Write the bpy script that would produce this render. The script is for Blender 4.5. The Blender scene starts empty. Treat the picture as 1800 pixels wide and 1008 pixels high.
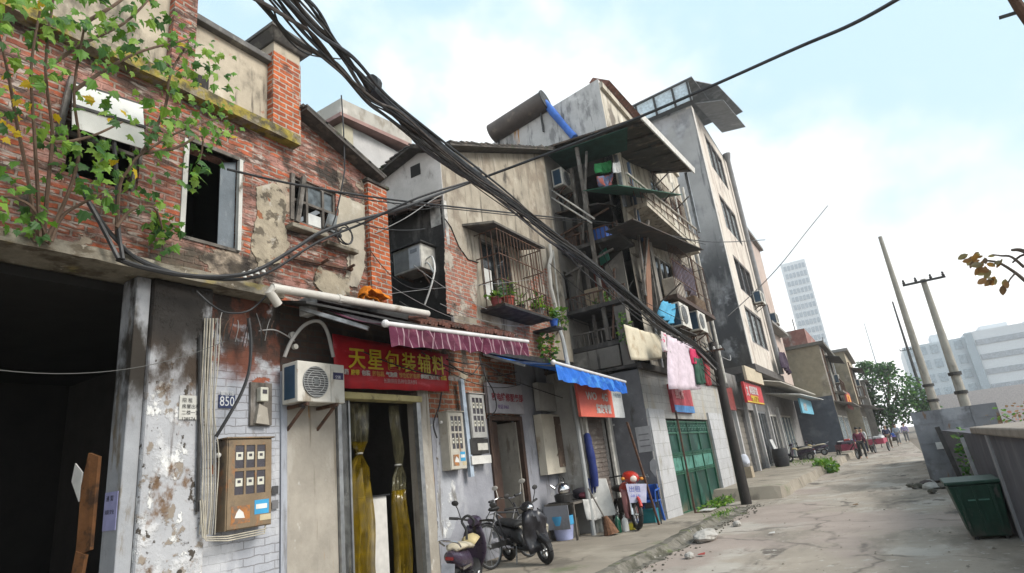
import bpy, bmesh, math, random
from mathutils import Vector, Matrix, noise as mnoise
rnd = random.Random(7)
scene = bpy.context.scene
COL = scene.collection
R = math.radians
# ---------------------------------------------------------------- camera solved from the photo's vanishing points
IW, IH, CX, CY = 1800.0, 1008.0, 900.0, 504.0
EYE = Vector((0.0, 0.0, 1.55))
_vs = Vector((1570 - CX, 749 - CY)); _vz = Vector((505 - CX, -2800 - CY))
FPX = math.sqrt(-(_vs.dot(_vz)))
_y = Vector((_vs.x, _vs.y, FPX)).normalized(); _z = Vector((_vz.x, _vz.y, FPX)).normalized(); _x = _y.cross(_z)
RW = Matrix((_x, _y, _z))
def ray(px, py): return RW @ Vector((px - CX, py - CY, FPX))
def onX(px, py, X): d = ray(px, py); return EYE + d * ((X - EYE.x) / d.x)
def onY(px, py, Y): d = ray(px, py); return EYE + d * ((Y - EYE.y) / d.y)
def onZ(px, py, Z=0.0): d = ray(px, py); return EYE + d * ((Z - EYE.z) / d.z)
def at(px, py, dist): return EYE + ray(px, py).normalized() * dist
cam_d = bpy.data.cameras.new('camera'); cam = bpy.data.objects.new('camera', cam_d); COL.objects.link(cam)
cx, cy_, cz = RW.col[0], -RW.col[1], -RW.col[2]
m4 = Matrix((( cx.x, cy_.x, cz.x, EYE.x), (cx.y, cy_.y, cz.y, EYE.y), (cx.z, cy_.z, cz.z, EYE.z), (0, 0, 0, 1)))
cam.matrix_world = m4
cam_d.sensor_width = 36.0; cam_d.lens = FPX / IW * 36.0; cam_d.clip_end = 3000; cam_d.clip_start = 0.05
scene.camera = cam

# ---------------------------------------------------------------- materials
MATS = {}
def _node(nt, t, **k):
    n = nt.nodes.new(t)
    for a, b in k.items(): setattr(n, a, b)
    return n
def srgb(h):
    if isinstance(h, str):
        h = h.lstrip('#'); c = [int(h[i:i+2], 16) / 255 for i in (0, 2, 4)]
        return tuple((v / 12.92 if v <= .04045 else ((v + .055) / 1.055) ** 2.4) for v in c)
    return tuple(h)
def wm(name, base, rough=.85, var=.25, scale=3.0, layers=(), brick=None, bump=.25, metal=0.0, spec=.35, bscale=25.0, wave=None):
    """weathered material: base colour with noise, optional bricks, and stain / patch layers
    layers: (colour, (sx,sy,sz), lo, hi[, zlo, zhi[, bumpy]])"""
    if name in MATS: return MATS[name]
    m = bpy.data.materials.new(name); m.use_nodes = True; nt = m.node_tree; L = nt.links.new
    bsdf = nt.nodes['Principled BSDF']
    geo = _node(nt, 'ShaderNodeNewGeometry'); pos = geo.outputs['Position']
    sep = _node(nt, 'ShaderNodeSeparateXYZ'); L(pos, sep.inputs[0])
    base = srgb(base)
    n1 = _node(nt, 'ShaderNodeTexNoise'); n1.inputs['Scale'].default_value = scale; n1.inputs['Detail'].default_value = 9; n1.inputs['Roughness'].default_value = .65
    L(pos, n1.inputs['Vector'])
    mr = _node(nt, 'ShaderNodeMapRange'); L(n1.outputs['Fac'], mr.inputs[0]); mr.inputs[1].default_value = .3; mr.inputs[2].default_value = .7
    mr.inputs[3].default_value = 1 - var; mr.inputs[4].default_value = 1 + var
    height = n1.outputs['Fac']
    if brick:
        uv = _node(nt, 'ShaderNodeCombineXYZ'); ad = _node(nt, 'ShaderNodeMath', operation='ADD'); L(sep.outputs[0], ad.inputs[0]); L(sep.outputs[1], ad.inputs[1])
        nd = _node(nt, 'ShaderNodeTexNoise'); nd.inputs['Scale'].default_value = 9; L(pos, nd.inputs['Vector'])
        dz = _node(nt, 'ShaderNodeMath', operation='MULTIPLY_ADD'); L(nd.outputs['Fac'], dz.inputs[0]); dz.inputs[1].default_value = .035; L(sep.outputs[2], dz.inputs[2])
        L(ad.outputs[0], uv.inputs[0]); L(dz.outputs[0], uv.inputs[1])
        bt = _node(nt, 'ShaderNodeTexBrick'); L(uv.outputs[0], bt.inputs['Vector'])
        bt.inputs['Color1'].default_value = (*srgb(brick[0]), 1); bt.inputs['Color2'].default_value = (*srgb(brick[1]), 1); bt.inputs['Mortar'].default_value = (*srgb(brick[2]), 1)
        bt.inputs['Scale'].default_value = 1; bt.inputs['Brick Width'].default_value = brick[3]; bt.inputs['Row Height'].default_value = brick[4]
        bt.inputs['Mortar Size'].default_value = brick[5] if len(brick) > 5 else .012; bt.inputs['Mortar Smooth'].default_value = .4
        col = bt.outputs['Color']; inv = _node(nt, 'ShaderNodeMath', operation='SUBTRACT'); inv.inputs[0].default_value = 1; L(bt.outputs['Fac'], inv.inputs[1])
        hm = _node(nt, 'ShaderNodeMath', operation='MULTIPLY_ADD'); L(n1.outputs['Fac'], hm.inputs[0]); hm.inputs[1].default_value = .5; L(inv.outputs[0], hm.inputs[2]); height = hm.outputs[0]
    elif wave:
        col = None
        wv = _node(nt, 'ShaderNodeTexWave', wave_type='BANDS', bands_direction=wave[0]); wv.inputs['Scale'].default_value = wave[1]; L(pos, wv.inputs['Vector'])
        mxw = _node(nt, 'ShaderNodeMix', data_type='RGBA'); L(wv.outputs['Fac'], mxw.inputs[0]); mxw.inputs[6].default_value = (*base, 1); mxw.inputs[7].default_value = (*srgb(wave[2]), 1)
        col = mxw.outputs[2]
    else:
        rgb = _node(nt, 'ShaderNodeRGB'); rgb.outputs[0].default_value = (*base, 1); col = rgb.outputs[0]
    vm = _node(nt, 'ShaderNodeVectorMath', operation='SCALE'); L(col, vm.inputs[0]); L(mr.outputs[0], vm.inputs['Scale']); col = vm.outputs[0]
    for i, ly in enumerate(layers):
        c, s, lo, hi = ly[:4]
        mp = _node(nt, 'ShaderNodeVectorMath', operation='MULTIPLY_ADD'); L(pos, mp.inputs[0]); mp.inputs[1].default_value = s if isinstance(s, (tuple, list)) else (s, s, s); mp.inputs[2].default_value = (3.7 * i + len(name), 1.3 * i, 7.1 * i)
        nz = _node(nt, 'ShaderNodeTexNoise'); nz.inputs['Scale'].default_value = 1; nz.inputs['Detail'].default_value = 7; nz.inputs['Roughness'].default_value = .62; L(mp.outputs[0], nz.inputs['Vector'])
        k = _node(nt, 'ShaderNodeMapRange', interpolation_type='SMOOTHSTEP'); L(nz.outputs['Fac'], k.inputs[0]); k.inputs[1].default_value = lo; k.inputs[2].default_value = hi
        fac = k.outputs[0]
        if len(ly) > 5 and ly[4] is not None:
            kz = _node(nt, 'ShaderNodeMapRange', interpolation_type='SMOOTHSTEP')
            az = _node(nt, 'ShaderNodeMath', operation='MULTIPLY_ADD'); L(nz.outputs['Fac'], az.inputs[0]); az.inputs[1].default_value = .8; L(sep.outputs[2], az.inputs[2])
            L(az.outputs[0], kz.inputs[0]); kz.inputs[1].default_value = ly[4] + .4; kz.inputs[2].default_value = ly[5] + .4
            mu = _node(nt, 'ShaderNodeMath', operation='MULTIPLY'); L(fac, mu.inputs[0]); L(kz.outputs[0], mu.inputs[1]); fac = mu.outputs[0]
        mx = _node(nt, 'ShaderNodeMix', data_type='RGBA'); L(fac, mx.inputs[0]); L(col, mx.inputs[6])
        sc_ = _node(nt, 'ShaderNodeVectorMath', operation='SCALE'); sc_.inputs[0].default_value = srgb(c); L(mr.outputs[0], sc_.inputs['Scale']); L(sc_.outputs[0], mx.inputs[7])
        col = mx.outputs[2]
        if len(ly) > 6 and ly[6]:
            hx = _node(nt, 'ShaderNodeMix', data_type='FLOAT'); L(fac, hx.inputs[0]); L(height, hx.inputs[2])
            h2 = _node(nt, 'ShaderNodeMath', operation='MULTIPLY_ADD'); L(n1.outputs['Fac'], h2.inputs[0]); h2.inputs[1].default_value = .4; h2.inputs[2].default_value = 1.0 + ly[6]; L(h2.outputs[0], hx.inputs[3]); height = hx.outputs[0]
    L(col, bsdf.inputs['Base Color'])
    bsdf.inputs['Roughness'].default_value = rough; bsdf.inputs['Metallic'].default_value = metal
    bsdf.inputs['Specular IOR Level'].default_value = spec
    if bump:
        nf = _node(nt, 'ShaderNodeTexNoise'); nf.inputs['Scale'].default_value = bscale; nf.inputs['Detail'].default_value = 5; L(pos, nf.inputs['Vector'])
        ha = _node(nt, 'ShaderNodeMath', operation='MULTIPLY_ADD'); L(nf.outputs['Fac'], ha.inputs[0]); ha.inputs[1].default_value = .35; L(height, ha.inputs[2])
        bp = _node(nt, 'ShaderNodeBump'); bp.inputs['Strength'].default_value = bump; bp.inputs['Distance'].default_value = .03; L(ha.outputs[0], bp.inputs['Height']); L(bp.outputs[0], bsdf.inputs['Normal'])
    MATS[name] = m
    return m
def pm(name, c, rough=.5, metal=0.0, spec=.5, var=.12, emit=None, alpha=None, trans=0.0):
    """simpler paint / plastic / metal with slight noise"""
    if name in MATS: return MATS[name]
    m = bpy.data.materials.new(name); m.use_nodes = True; nt = m.node_tree; L = nt.links.new; b = nt.nodes['Principled BSDF']
    c = srgb(c)
    tc = _node(nt, 'ShaderNodeTexCoord'); n = _node(nt, 'ShaderNodeTexNoise'); n.inputs['Scale'].default_value = 7; n.inputs['Detail'].default_value = 8; L(tc.outputs['Object'], n.inputs['Vector'])
    cr = _node(nt, 'ShaderNodeMapRange'); L(n.outputs['Fac'], cr.inputs[0]); cr.inputs[1].default_value = .3; cr.inputs[2].default_value = .7; cr.inputs[3].default_value = 1 - var * 1.6; cr.inputs[4].default_value = 1 + var * .6
    vm = _node(nt, 'ShaderNodeVectorMath', operation='SCALE'); vm.inputs[0].default_value = c; L(cr.outputs[0], vm.inputs['Scale']); L(vm.outputs[0], b.inputs['Base Color'])
    r2 = _node(nt, 'ShaderNodeMapRange'); L(n.outputs['Fac'], r2.inputs[0]); r2.inputs[1].default_value = .3; r2.inputs[2].default_value = .7; r2.inputs[3].default_value = min(1, rough + .12); r2.inputs[4].default_value = max(.03, rough - .1); L(r2.outputs[0], b.inputs['Roughness'])
    b.inputs['Metallic'].default_value = metal; b.inputs['Specular IOR Level'].default_value = spec
    if emit: b.inputs['Emission Color'].default_value = (*c, 1); b.inputs['Emission Strength'].default_value = emit
    if alpha is not None: b.inputs['Alpha'].default_value = alpha
    if trans: b.inputs['Transmission Weight'].default_value = trans
    MATS[name] = m
    return m

# ---------------------------------------------------------------- mesh building
ORG = {}
def vec(p): return p if isinstance(p, Vector) else Vector(p)
class MB:
    def __init__(s): s.bm = bmesh.new()
    def quad(s, *pts):
        try: return s.bm.faces.new([s.bm.verts.new(vec(p)) for p in pts])
        except ValueError: return None
    def hexa(s, b, t):
        vb = [s.bm.verts.new(vec(p)) for p in b]; vt = [s.bm.verts.new(vec(p)) for p in t]; n = len(vb)
        s.bm.faces.new(vb[::-1]); s.bm.faces.new(vt)
        for i in range(n): s.bm.faces.new((vb[i], vb[(i+1) % n], vt[(i+1) % n], vt[i]))
        return s
    def box(s, x0, x1, y0, y1, z0, z1):
        x0, x1 = sorted((x0, x1)); y0, y1 = sorted((y0, y1)); z0, z1 = sorted((z0, z1))
        return s.hexa([(x0,y0,z0),(x1,y0,z0),(x1,y1,z0),(x0,y1,z0)], [(x0,y0,z1),(x1,y0,z1),(x1,y1,z1),(x0,y1,z1)])
    def slab(s, pts, d):
        d = vec(d); pts = [vec(p) for p in pts]
        return s.hexa(pts, [p + d for p in pts])
    def bar(s, a, b, w, h=None, up=(0,0,1)):
        a, b = vec(a), vec(b); h = h or w; d = (b - a).normalized(); u = vec(up)
        if abs(d.dot(u)) > .95: u = Vector((1,0,0))
        r = d.cross(u).normalized() * w / 2; q = r.cross(d).normalized() * h / 2
        return s.hexa([a - r - q, a + r - q, a + r + q, a - r + q], [b - r - q, b + r - q, b + r + q, b - r + q])
    def tube(s, pts, r, n=8, cap=True):
        pts = [vec(p) for p in pts]; k = len(pts)
        rs = r if isinstance(r, (list, tuple)) else [r] * k
        rings = []; prev = None
        for i, p in enumerate(pts):
            d = (pts[min(i+1, k-1)] - pts[max(i-1, 0)])
            d = d.normalized() if d.length > 1e-9 else Vector((0,0,1))
            if prev is None:
                u = Vector((0,0,1)) if abs(d.z) < .9 else Vector((1,0,0)); a = d.cross(u).normalized()
            else:
                a = (prev - d * prev.dot(d)); a = a.normalized() if a.length > 1e-6 else d.orthogonal().normalized()
            prev = a; b = d.cross(a)
            rings.append([s.bm.verts.new(p + (a * math.cos(2*math.pi*j/n) + b * math.sin(2*math.pi*j/n)) * rs[i]) for j in range(n)])
        for i in range(k - 1):
            for j in range(n):
                s.bm.faces.new((rings[i][j], rings[i][(j+1) % n], rings[i+1][(j+1) % n], rings[i+1][j]))
        if cap and n > 2: s.bm.faces.new(rings[0][::-1]); s.bm.faces.new(rings[-1])
        return s
    def cyl(s, a, b, r, n=16, r2=None): return s.tube([a, b], [r, r if r2 is None else r2], n)
    def lathe(s, prof, o=(0,0,0), ax='Z', n=20):
        o = vec(o); rings = []
        for (r, h) in prof:
            ring = []
            for j in range(n):
                c, q = r * math.cos(2*math.pi*j/n), r * math.sin(2*math.pi*j/n)
                v = {'Z': (c, q, h), 'X': (h, c, q), 'Y': (q, h, c)}[ax]; ring.append(s.bm.verts.new(o + Vector(v)))
            rings.append(ring)
        for i in range(len(rings) - 1):
            for j in range(n): s.bm.faces.new((rings[i][j], rings[i][(j+1) % n], rings[i+1][(j+1) % n], rings[i+1][j]))
        if prof[0][0] > 1e-4: s.bm.faces.new(rings[0][::-1])
        if prof[-1][0] > 1e-4: s.bm.faces.new(rings[-1])
        return s
    def torus(s, c, R_, r, ax='X', n=28, k=8, a0=0, a1=2*math.pi):
        c = vec(c); pts = []
        full = abs(a1 - a0 - 2*math.pi) < 1e-4
        for i in range(n + 1):
            t = a0 + (a1 - a0) * i / n; q, w = R_ * math.cos(t), R_ * math.sin(t)
            pts.append(c + Vector({'X': (0, q, w), 'Y': (q, 0, w), 'Z': (q, w, 0)}[ax]))
        return s.tube(pts, r, k, cap=not full)
    def ball(s, c, r, sc=(1,1,1), seg=14):
        m = Matrix.Translation(vec(c)) @ Matrix.Diagonal((r*sc[0], r*sc[1], r*sc[2], 1))
        bmesh.ops.create_uvsphere(s.bm, u_segments=seg, v_segments=max(6, seg*2//3), radius=1, matrix=m); return s
    def sheet(s, grid, th=0.0):
        vs = [[s.bm.verts.new(vec(p)) for p in row] for row in grid]
        for i in range(len(vs) - 1):
            for j in range(len(vs[0]) - 1): s.bm.faces.new((vs[i][j], vs[i][j+1], vs[i+1][j+1], vs[i+1][j]))
        return s
    def build(s, name, mat, parent=None, smooth=False, bevel=0.0, solid=0.0, subd=0, fix=True):
        if fix: bmesh.ops.recalc_face_normals(s.bm, faces=s.bm.faces[:])
        if parent is not None: o_ = ORG[parent.name]
        else:
            vs = [v.co for v in s.bm.verts]
            lo = Vector([min(v[i] for v in vs) for i in range(3)]); hi = Vector([max(v[i] for v in vs) for i in range(3)])
            o_ = Vector(((lo.x+hi.x)/2, (lo.y+hi.y)/2, lo.z))
        for v in s.bm.verts: v.co -= o_
        me = bpy.data.meshes.new(name); s.bm.to_mesh(me); s.bm.free()
        if smooth:
            for p in me.polygons: p.use_smooth = True
            try: me.set_sharp_from_angle(angle=R(40))
            except Exception: pass
        ob = bpy.data.objects.new(name, me); COL.objects.link(ob); ORG[ob.name] = o_
        ms = mat if isinstance(mat, (list, tuple)) else [mat]
        for m in ms: me.materials.append(m)
        if parent is not None: ob.parent = parent
        else: ob.location = o_
        if bevel:
            md = ob.modifiers.new('bevel', 'BEVEL'); md.width = bevel; md.segments = 2; md.limit_method = 'ANGLE'; md.angle_limit = R(40)
        if solid:
            md = ob.modifiers.new('solid', 'SOLIDIFY'); md.thickness = solid; md.offset = 0
        if subd:
            md = ob.modifiers.new('sub', 'SUBSURF'); md.levels = subd; md.render_levels = subd
        return ob
def tag(o, label=None, cat=None, group=None, kind=None):
    if label: o['label'] = label
    if cat: o['category'] = cat
    if group: o['group'] = group
    if kind: o['kind'] = kind
    return o
def thing(name, label, cat, loc=(0,0,0), group=None):
    o = bpy.data.objects.new(name, None); COL.objects.link(o); o.location = loc; o.empty_display_size = .1; ORG[o.name] = vec(loc)
    return tag(o, label, cat, group)
def dup(root, loc, rotz=0.0, label=None, scale=None):
    r = root.copy(); COL.objects.link(r); r.location = loc; r.rotation_euler = (0, 0, rotz); ORG[r.name] = vec(loc)
    if label: r['label'] = label
    if scale: r.scale = (scale,) * 3
    for ch in list(root.children):
        c = ch.copy(); COL.objects.link(c); c.parent = r
        for g in list(ch.children):
            d = g.copy(); COL.objects.link(d); d.parent = c
    return r
def wall_grid(mb, axis, face, th, u0, u1, z0, z1, holes=()):
    """a wall of thickness th (behind face) with rectangular openings; axis 'X': face looks +X, u is y; 'Y': face looks -Y, u is x"""
    us = sorted({u0, u1, *[h[0] for h in holes], *[h[1] for h in holes]}); us = [u for u in us if u0 <= u <= u1]
    zs = sorted({z0, z1, *[h[2] for h in holes], *[h[3] for h in holes]}); zs = [z for z in zs if z0 <= z <= z1]
    def solid(i, j):
        if not (0 <= i < len(us)-1 and 0 <= j < len(zs)-1): return False
        uc, zc = (us[i]+us[i+1])/2, (zs[j]+zs[j+1])/2
        return not any(h[0] < uc < h[1] and h[2] < zc < h[3] for h in holes)
    back = face - th if axis == 'X' else face + th
    P = (lambda u, w, z: (w, u, z)) if axis == 'X' else (lambda u, w, z: (u, w, z))
    for i in range(len(us)-1):
        for j in range(len(zs)-1):
            if not solid(i, j): continue
            a, b, c, d = us[i], us[i+1], zs[j], zs[j+1]
            for w in (face, back): mb.quad(P(a,w,c), P(b,w,c), P(b,w,d), P(a,w,d))
            if not solid(i-1, j): mb.quad(P(a,face,c), P(a,back,c), P(a,back,d), P(a,face,d))
            if not solid(i+1, j): mb.quad(P(b,face,c), P(b,back,c), P(b,back,d), P(b,face,d))
            if not solid(i, j-1): mb.quad(P(a,face,c), P(a,back,c), P(b,back,c), P(b,face,c))
            if not solid(i, j+1): mb.quad(P(a,face,d), P(a,back,d), P(b,back,d), P(b,face,d))
    bmesh.ops.remove_doubles(mb.bm, verts=mb.bm.verts[:], dist=1e-5)
    return mb
def RX(X, tl, br):
    """rectangle on the plane x = X from its photo corners: (y0, y1, z0, z1)"""
    a, b = onX(*tl, X), onX(*br, X); return a.y, b.y, b.z, a.z
FONT = {}
def text(s, name, mat, parent, origin, size, udir, vdir, depth=.004, align='LEFT', sx=1.0, bold=0.0):
    """flat lettering as a mesh; udir runs along the writing, vdir up"""
    cu = bpy.data.curves.new(name, 'FONT'); cu.body = s; cu.size = size; cu.extrude = depth; cu.align_x = align; cu.resolution_u = 3; cu.offset = bold
    tmp = bpy.data.objects.new(name + '_tmp', cu); COL.objects.link(tmp)
    bpy.context.view_layer.update(); dg = bpy.context.evaluated_depsgraph_get()
    me = bpy.data.meshes.new_from_object(tmp.evaluated_get(dg)); bpy.data.objects.remove(tmp)
    u, v = vec(udir).normalized(), vec(vdir).normalized(); w = u.cross(v)
    o = vec(origin) - ORG[parent.name]
    for vt in me.vertices: vt.co = o + u * (vt.co.x * sx) + v * vt.co.y + w * vt.co.z
    me.materials.clear(); me.materials.append(mat); me.name = name
    ob = bpy.data.objects.new(name, me); COL.objects.link(ob); ob.parent = parent; ORG[ob.name] = ORG[parent.name]
    return ob
def sag(a, b, s, n=14):
    a, b = vec(a), vec(b); return [a.lerp(b, i/n) - Vector((0,0,s*4*(i/n)*(1-i/n))) for i in range(n+1)]
def smoothpath(pts, n=6):
    pts = [vec(p) for p in pts]; out = []
    for i in range(len(pts)-1):
        p0, p1, p2, p3 = pts[max(i-1,0)], pts[i], pts[i+1], pts[min(i+2,len(pts)-1)]
        for j in range(n):
            t = j/n; out.append(.5*((2*p1)+(p2-p0)*t+(2*p0-5*p1+4*p2-p3)*t*t+(3*p1-p0-3*p2+p3)*t**3))
    out.append(pts[-1]); return out
# ---------------------------------------------------------------- sky and sun
SUN_TO = Vector((.78, .10, .62)).normalized()
w = bpy.data.worlds.new('World'); scene.world = w; w.use_nodes = True; nt = w.node_tree; L = nt.links.new
bg = nt.nodes['Background']; sky = _node(nt, 'ShaderNodeTexSky', sky_type='NISHITA'); sky.sun_disc = False
sky.sun_elevation = math.asin(SUN_TO.z); sky.sun_rotation = math.atan2(SUN_TO.x, SUN_TO.y); sky.air_density = 1.0; sky.dust_density = 2.5
tc = _node(nt, 'ShaderNodeTexCoord'); mp = _node(nt, 'ShaderNodeMapping'); mp.inputs['Scale'].default_value = (1.0, 1.0, 1.35); mp.inputs['Location'].default_value = (.55, 2.25, .35); L(tc.outputs['Generated'], mp.inputs[0])
nz = _node(nt, 'ShaderNodeTexNoise'); nz.inputs['Scale'].default_value = 1.9; nz.inputs['Detail'].default_value = 9; nz.inputs['Roughness'].default_value = .55; nz.inputs['Distortion'].default_value = .12; L(mp.outputs[0], nz.inputs['Vector'])
sp = _node(nt, 'ShaderNodeSeparateXYZ'); L(tc.outputs['Generated'], sp.inputs[0])
hz = _node(nt, 'ShaderNodeMapRange', interpolation_type='SMOOTHSTEP'); L(sp.outputs[2], hz.inputs[0]); hz.inputs[1].default_value = .02; hz.inputs[2].default_value = .34; hz.inputs[3].default_value = .26; hz.inputs[4].default_value = 0.0
ad = _node(nt, 'ShaderNodeMath', operation='ADD'); L(nz.outputs['Fac'], ad.inputs[0]); L(hz.outputs[0], ad.inputs[1])
cm = _node(nt, 'ShaderNodeMapRange', interpolation_type='SMOOTHSTEP'); L(ad.outputs[0], cm.inputs[0]); cm.inputs[1].default_value = .44; cm.inputs[2].default_value = .62
veil = _node(nt, 'ShaderNodeMix', data_type='RGBA'); veil.inputs[0].default_value = .86; L(sky.outputs[0], veil.inputs[6]); veil.inputs[7].default_value = (5.0, 7.0, 8.3, 1)
cl = _node(nt, 'ShaderNodeMix', data_type='RGBA'); L(cm.outputs[0], cl.inputs[0]); L(veil.outputs[2], cl.inputs[6]); cl.inputs[7].default_value = (9.0, 9.1, 9.1, 1)
hb = _node(nt, 'ShaderNodeMapRange'); L(hz.outputs[0], hb.inputs[0]); hb.inputs[1].default_value = 0; hb.inputs[2].default_value = .22; c2 = _node(nt, 'ShaderNodeMix', data_type='RGBA'); L(hb.outputs[0], c2.inputs[0]); L(cl.outputs[2], c2.inputs[6]); c2.inputs[7].default_value = (11.5, 11.6, 11.6, 1); L(c2.outputs[2], bg.inputs['Color']); bg.inputs['Strength'].default_value = .072
sl = bpy.data.lights.new('sun', 'SUN'); so = bpy.data.objects.new('sun', sl); COL.objects.link(so); sl.energy = 2.0; sl.angle = R(26); sl.color = (1, .94, .85)
so.rotation_euler = SUN_TO.to_track_quat('Z', 'Y').to_euler(); so.location = (20, -5, 40)
scene.view_settings.view_transform = 'Standard'; scene.view_settings.look = 'None'; scene.view_settings.gamma = 1; scene.view_settings.exposure = 1.0
scene.cycles.max_bounces = 6; scene.cycles.diffuse_bounces = 1; scene.cycles.use_denoising = True
scene.cycles.transparent_max_bounces = 8

# ---------------------------------------------------------------- shared materials
def ground_mat(name, base, crack, scale, layers, csize):
    m = wm(name, base, rough=.9, var=.16, scale=1.1, layers=layers, bump=.35, bscale=60)
    nt = m.node_tree; L = nt.links.new; b = nt.nodes['Principled BSDF']; src = b.inputs['Base Color'].links[0].from_socket
    g = [n for n in nt.nodes if n.type == 'NEW_GEOMETRY'][0]
    nn = _node(nt, 'ShaderNodeTexNoise'); nn.inputs['Scale'].default_value = 1.3; nn.inputs['Detail'].default_value = 6; L(g.outputs['Position'], nn.inputs['Vector'])
    va = _node(nt, 'ShaderNodeVectorMath', operation='MULTIPLY_ADD'); L(nn.outputs['Color'], va.inputs[0]); va.inputs[1].default_value = (1.1, 1.1, 0); L(g.outputs['Position'], va.inputs[2])
    vo = _node(nt, 'ShaderNodeTexVoronoi', feature='DISTANCE_TO_EDGE'); vo.inputs['Scale'].default_value = scale; L(va.outputs[0], vo.inputs['Vector'])
    k = _node(nt, 'ShaderNodeMapRange'); L(vo.outputs['Distance'], k.inputs[0]); k.inputs[1].default_value = 0; k.inputs[2].default_value = csize; k.inputs[3].default_value = .6; k.inputs[4].default_value = 0
    br = _node(nt, 'ShaderNodeTexNoise'); br.inputs['Scale'].default_value = .8; L(g.outputs['Position'], br.inputs['Vector'])
    bk = _node(nt, 'ShaderNodeMapRange'); L(br.outputs['Fac'], bk.inputs[0]); bk.inputs[1].default_value = .42; bk.inputs[2].default_value = .55
    mu = _node(nt, 'ShaderNodeMath', operation='MULTIPLY'); L(k.outputs[0], mu.inputs[0]); L(bk.outputs[0], mu.inputs[1])
    mx = _node(nt, 'ShaderNodeMix', data_type='RGBA'); L(mu.outputs[0], mx.inputs[0]); L(src, mx.inputs[6]); mx.inputs[7].default_value = (*srgb(crack), 1); L(mx.outputs[2], b.inputs['Base Color'])
    return m
road_m = ground_mat('road_concrete', (.33,.285,.235), (.06,.052,.043), .30, [((.41,.375,.33), (.5,.5,1), .46, .60), ((.235,.205,.17), (.9,.3,1), .50, .62), ((.13,.112,.095), (1.5,.6,1), .585, .66), ((.45,.42,.38), (7,7,5), .60, .68), ((.33,.275,.24), (.25,.2,1), .52, .6), ((.19,.165,.14), (14,9,1), .62, .70), ((.10,.09,.078), (.7,.25,1), .60, .70)], .014)
pave_m = ground_mat('pavement_concrete', (.27,.235,.19), (.06,.05,.04), .38, [((.34,.30,.245), (.8,.8,1), .48, .62), ((.155,.135,.11), (1.1,.7,1), .55, .68), ((.16,.17,.10), (.9,.9,1), .60, .72)], .014)
dirt_m = wm('dirt', (.20,.165,.135), rough=.95, var=.3, scale=4, layers=[((.11,.10,.08), 2.2, .5, .65), ((.30,.27,.23), 6, .58, .7), ((.10,.12,.05), 1.3, .62, .72)], bump=.6)
kerb_m = wm('kerb_dirt', (.17,.155,.13), rough=.95, var=.35, scale=7, layers=[((.08,.075,.055), 3.5, .46, .6), ((.10,.115,.05), 2.2, .56, .68), ((.42,.40,.37), 8, .62, .7)], bump=.8)
slabc = wm('mossy_concrete', (.25,.225,.18), rough=.93, var=.3, scale=5, layers=[((.11,.09,.065), (3,3,8), .46, .62), ((.33,.27,.12), (2.2,2.2,5), .58, .70), ((.14,.145,.045), (2.6,2.6,3.0), .58, .70), ((.40,.36,.30), 9, .62, .7)], bump=.5)
moss_m = wm('yellow_moss', (.27,.215,.045), rough=.95, var=.4, scale=9, layers=[((.10,.085,.05), 5, .47, .6), ((.24,.205,.155), 3.0, .50, .6)], bump=.7)
brickA = wm('old_red_brick', (.3,.1,.05), rough=.92, var=.4, scale=7, brick=((.42,.105,.045), (.17,.055,.038), (.27,.215,.175), .25, .078, .016),
            layers=[((.10,.06,.047), (2.4,2.4,6), .45, .60), ((.40,.335,.295), (3.4,3.4,17.0), .53, .63), ((.36,.19,.155), (1.3,1.3,4), .50, .62), ((.22,.10,.07), (5,5,14), .55, .62), ((.35,.285,.22), (.95,.95,1.3), .57, .60, None, None, .9), ((.045,.036,.03), (1.2,1.2,1.8), .52, .64), ((.09,.075,.055), (.8,.8,.5), .50, .62, 4.9, 4.2)], bump=.85)
brickP = wm('orange_red_brick', (.4,.1,.04), rough=.9, var=.3, scale=6, brick=((.50,.125,.04), (.27,.065,.03), (.40,.33,.27), .24, .082, .014),
            layers=[((.13,.06,.045), (3,3,5), .54, .68), ((.45,.38,.33), (5,5,11), .62, .72)], bump=.75)
stuccoA = wm('yellowed_parapet_render', (.44,.38,.295), rough=.92, var=.2, scale=3, brick=None,
             layers=[((.13,.115,.09), (1.6,1.6,.9), .50, .66), ((.58,.52,.44), (2.2,2.2,1.2), .56, .7), ((.36,.15,.09), (1.8,1.8,1.6), .60, .65, None, None, .0), ((.07,.06,.05), (6,6,.7), .58, .72)], bump=.4)
paintA = wm('peeling_grey_paint_brick', (.40,.41,.44), rough=.85, var=.1, scale=4, brick=((.40,.415,.455), (.36,.375,.42), (.235,.235,.25), .27, .09, .007),
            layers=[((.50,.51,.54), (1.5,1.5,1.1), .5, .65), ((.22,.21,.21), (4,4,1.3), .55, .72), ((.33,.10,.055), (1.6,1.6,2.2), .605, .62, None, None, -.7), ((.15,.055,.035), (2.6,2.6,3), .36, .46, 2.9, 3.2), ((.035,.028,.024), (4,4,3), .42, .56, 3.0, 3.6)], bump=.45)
pillar_m = wm('peeling_whitewash', (.40,.405,.425), rough=.8, var=.1, scale=3,
              layers=[((.56,.56,.57), (2.6,2.6,2.0), .52, .64, None, None, .3), ((.68,.68,.67), (4.6,4.6,3.6), .585, .625, None, None, .5), ((.26,.22,.18), (4.5,4.5,4.5), .57, .62, None, None, -.3), ((.06,.05,.04), (7.5,7.5,6.5), .60, .64, None, None, -.5), ((.22,.21,.21), (9,9,.8), .58, .70), ((.16,.10,.06), (3.5,3.5,2.6), .56, .68), ((.05,.035,.025), (2,2,1.2), .36, .54, 2.55, 3.0), ((.02,.017,.015), (2,2,1.2), .30, .45, 3.0, 3.5)], bump=.55)
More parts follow.
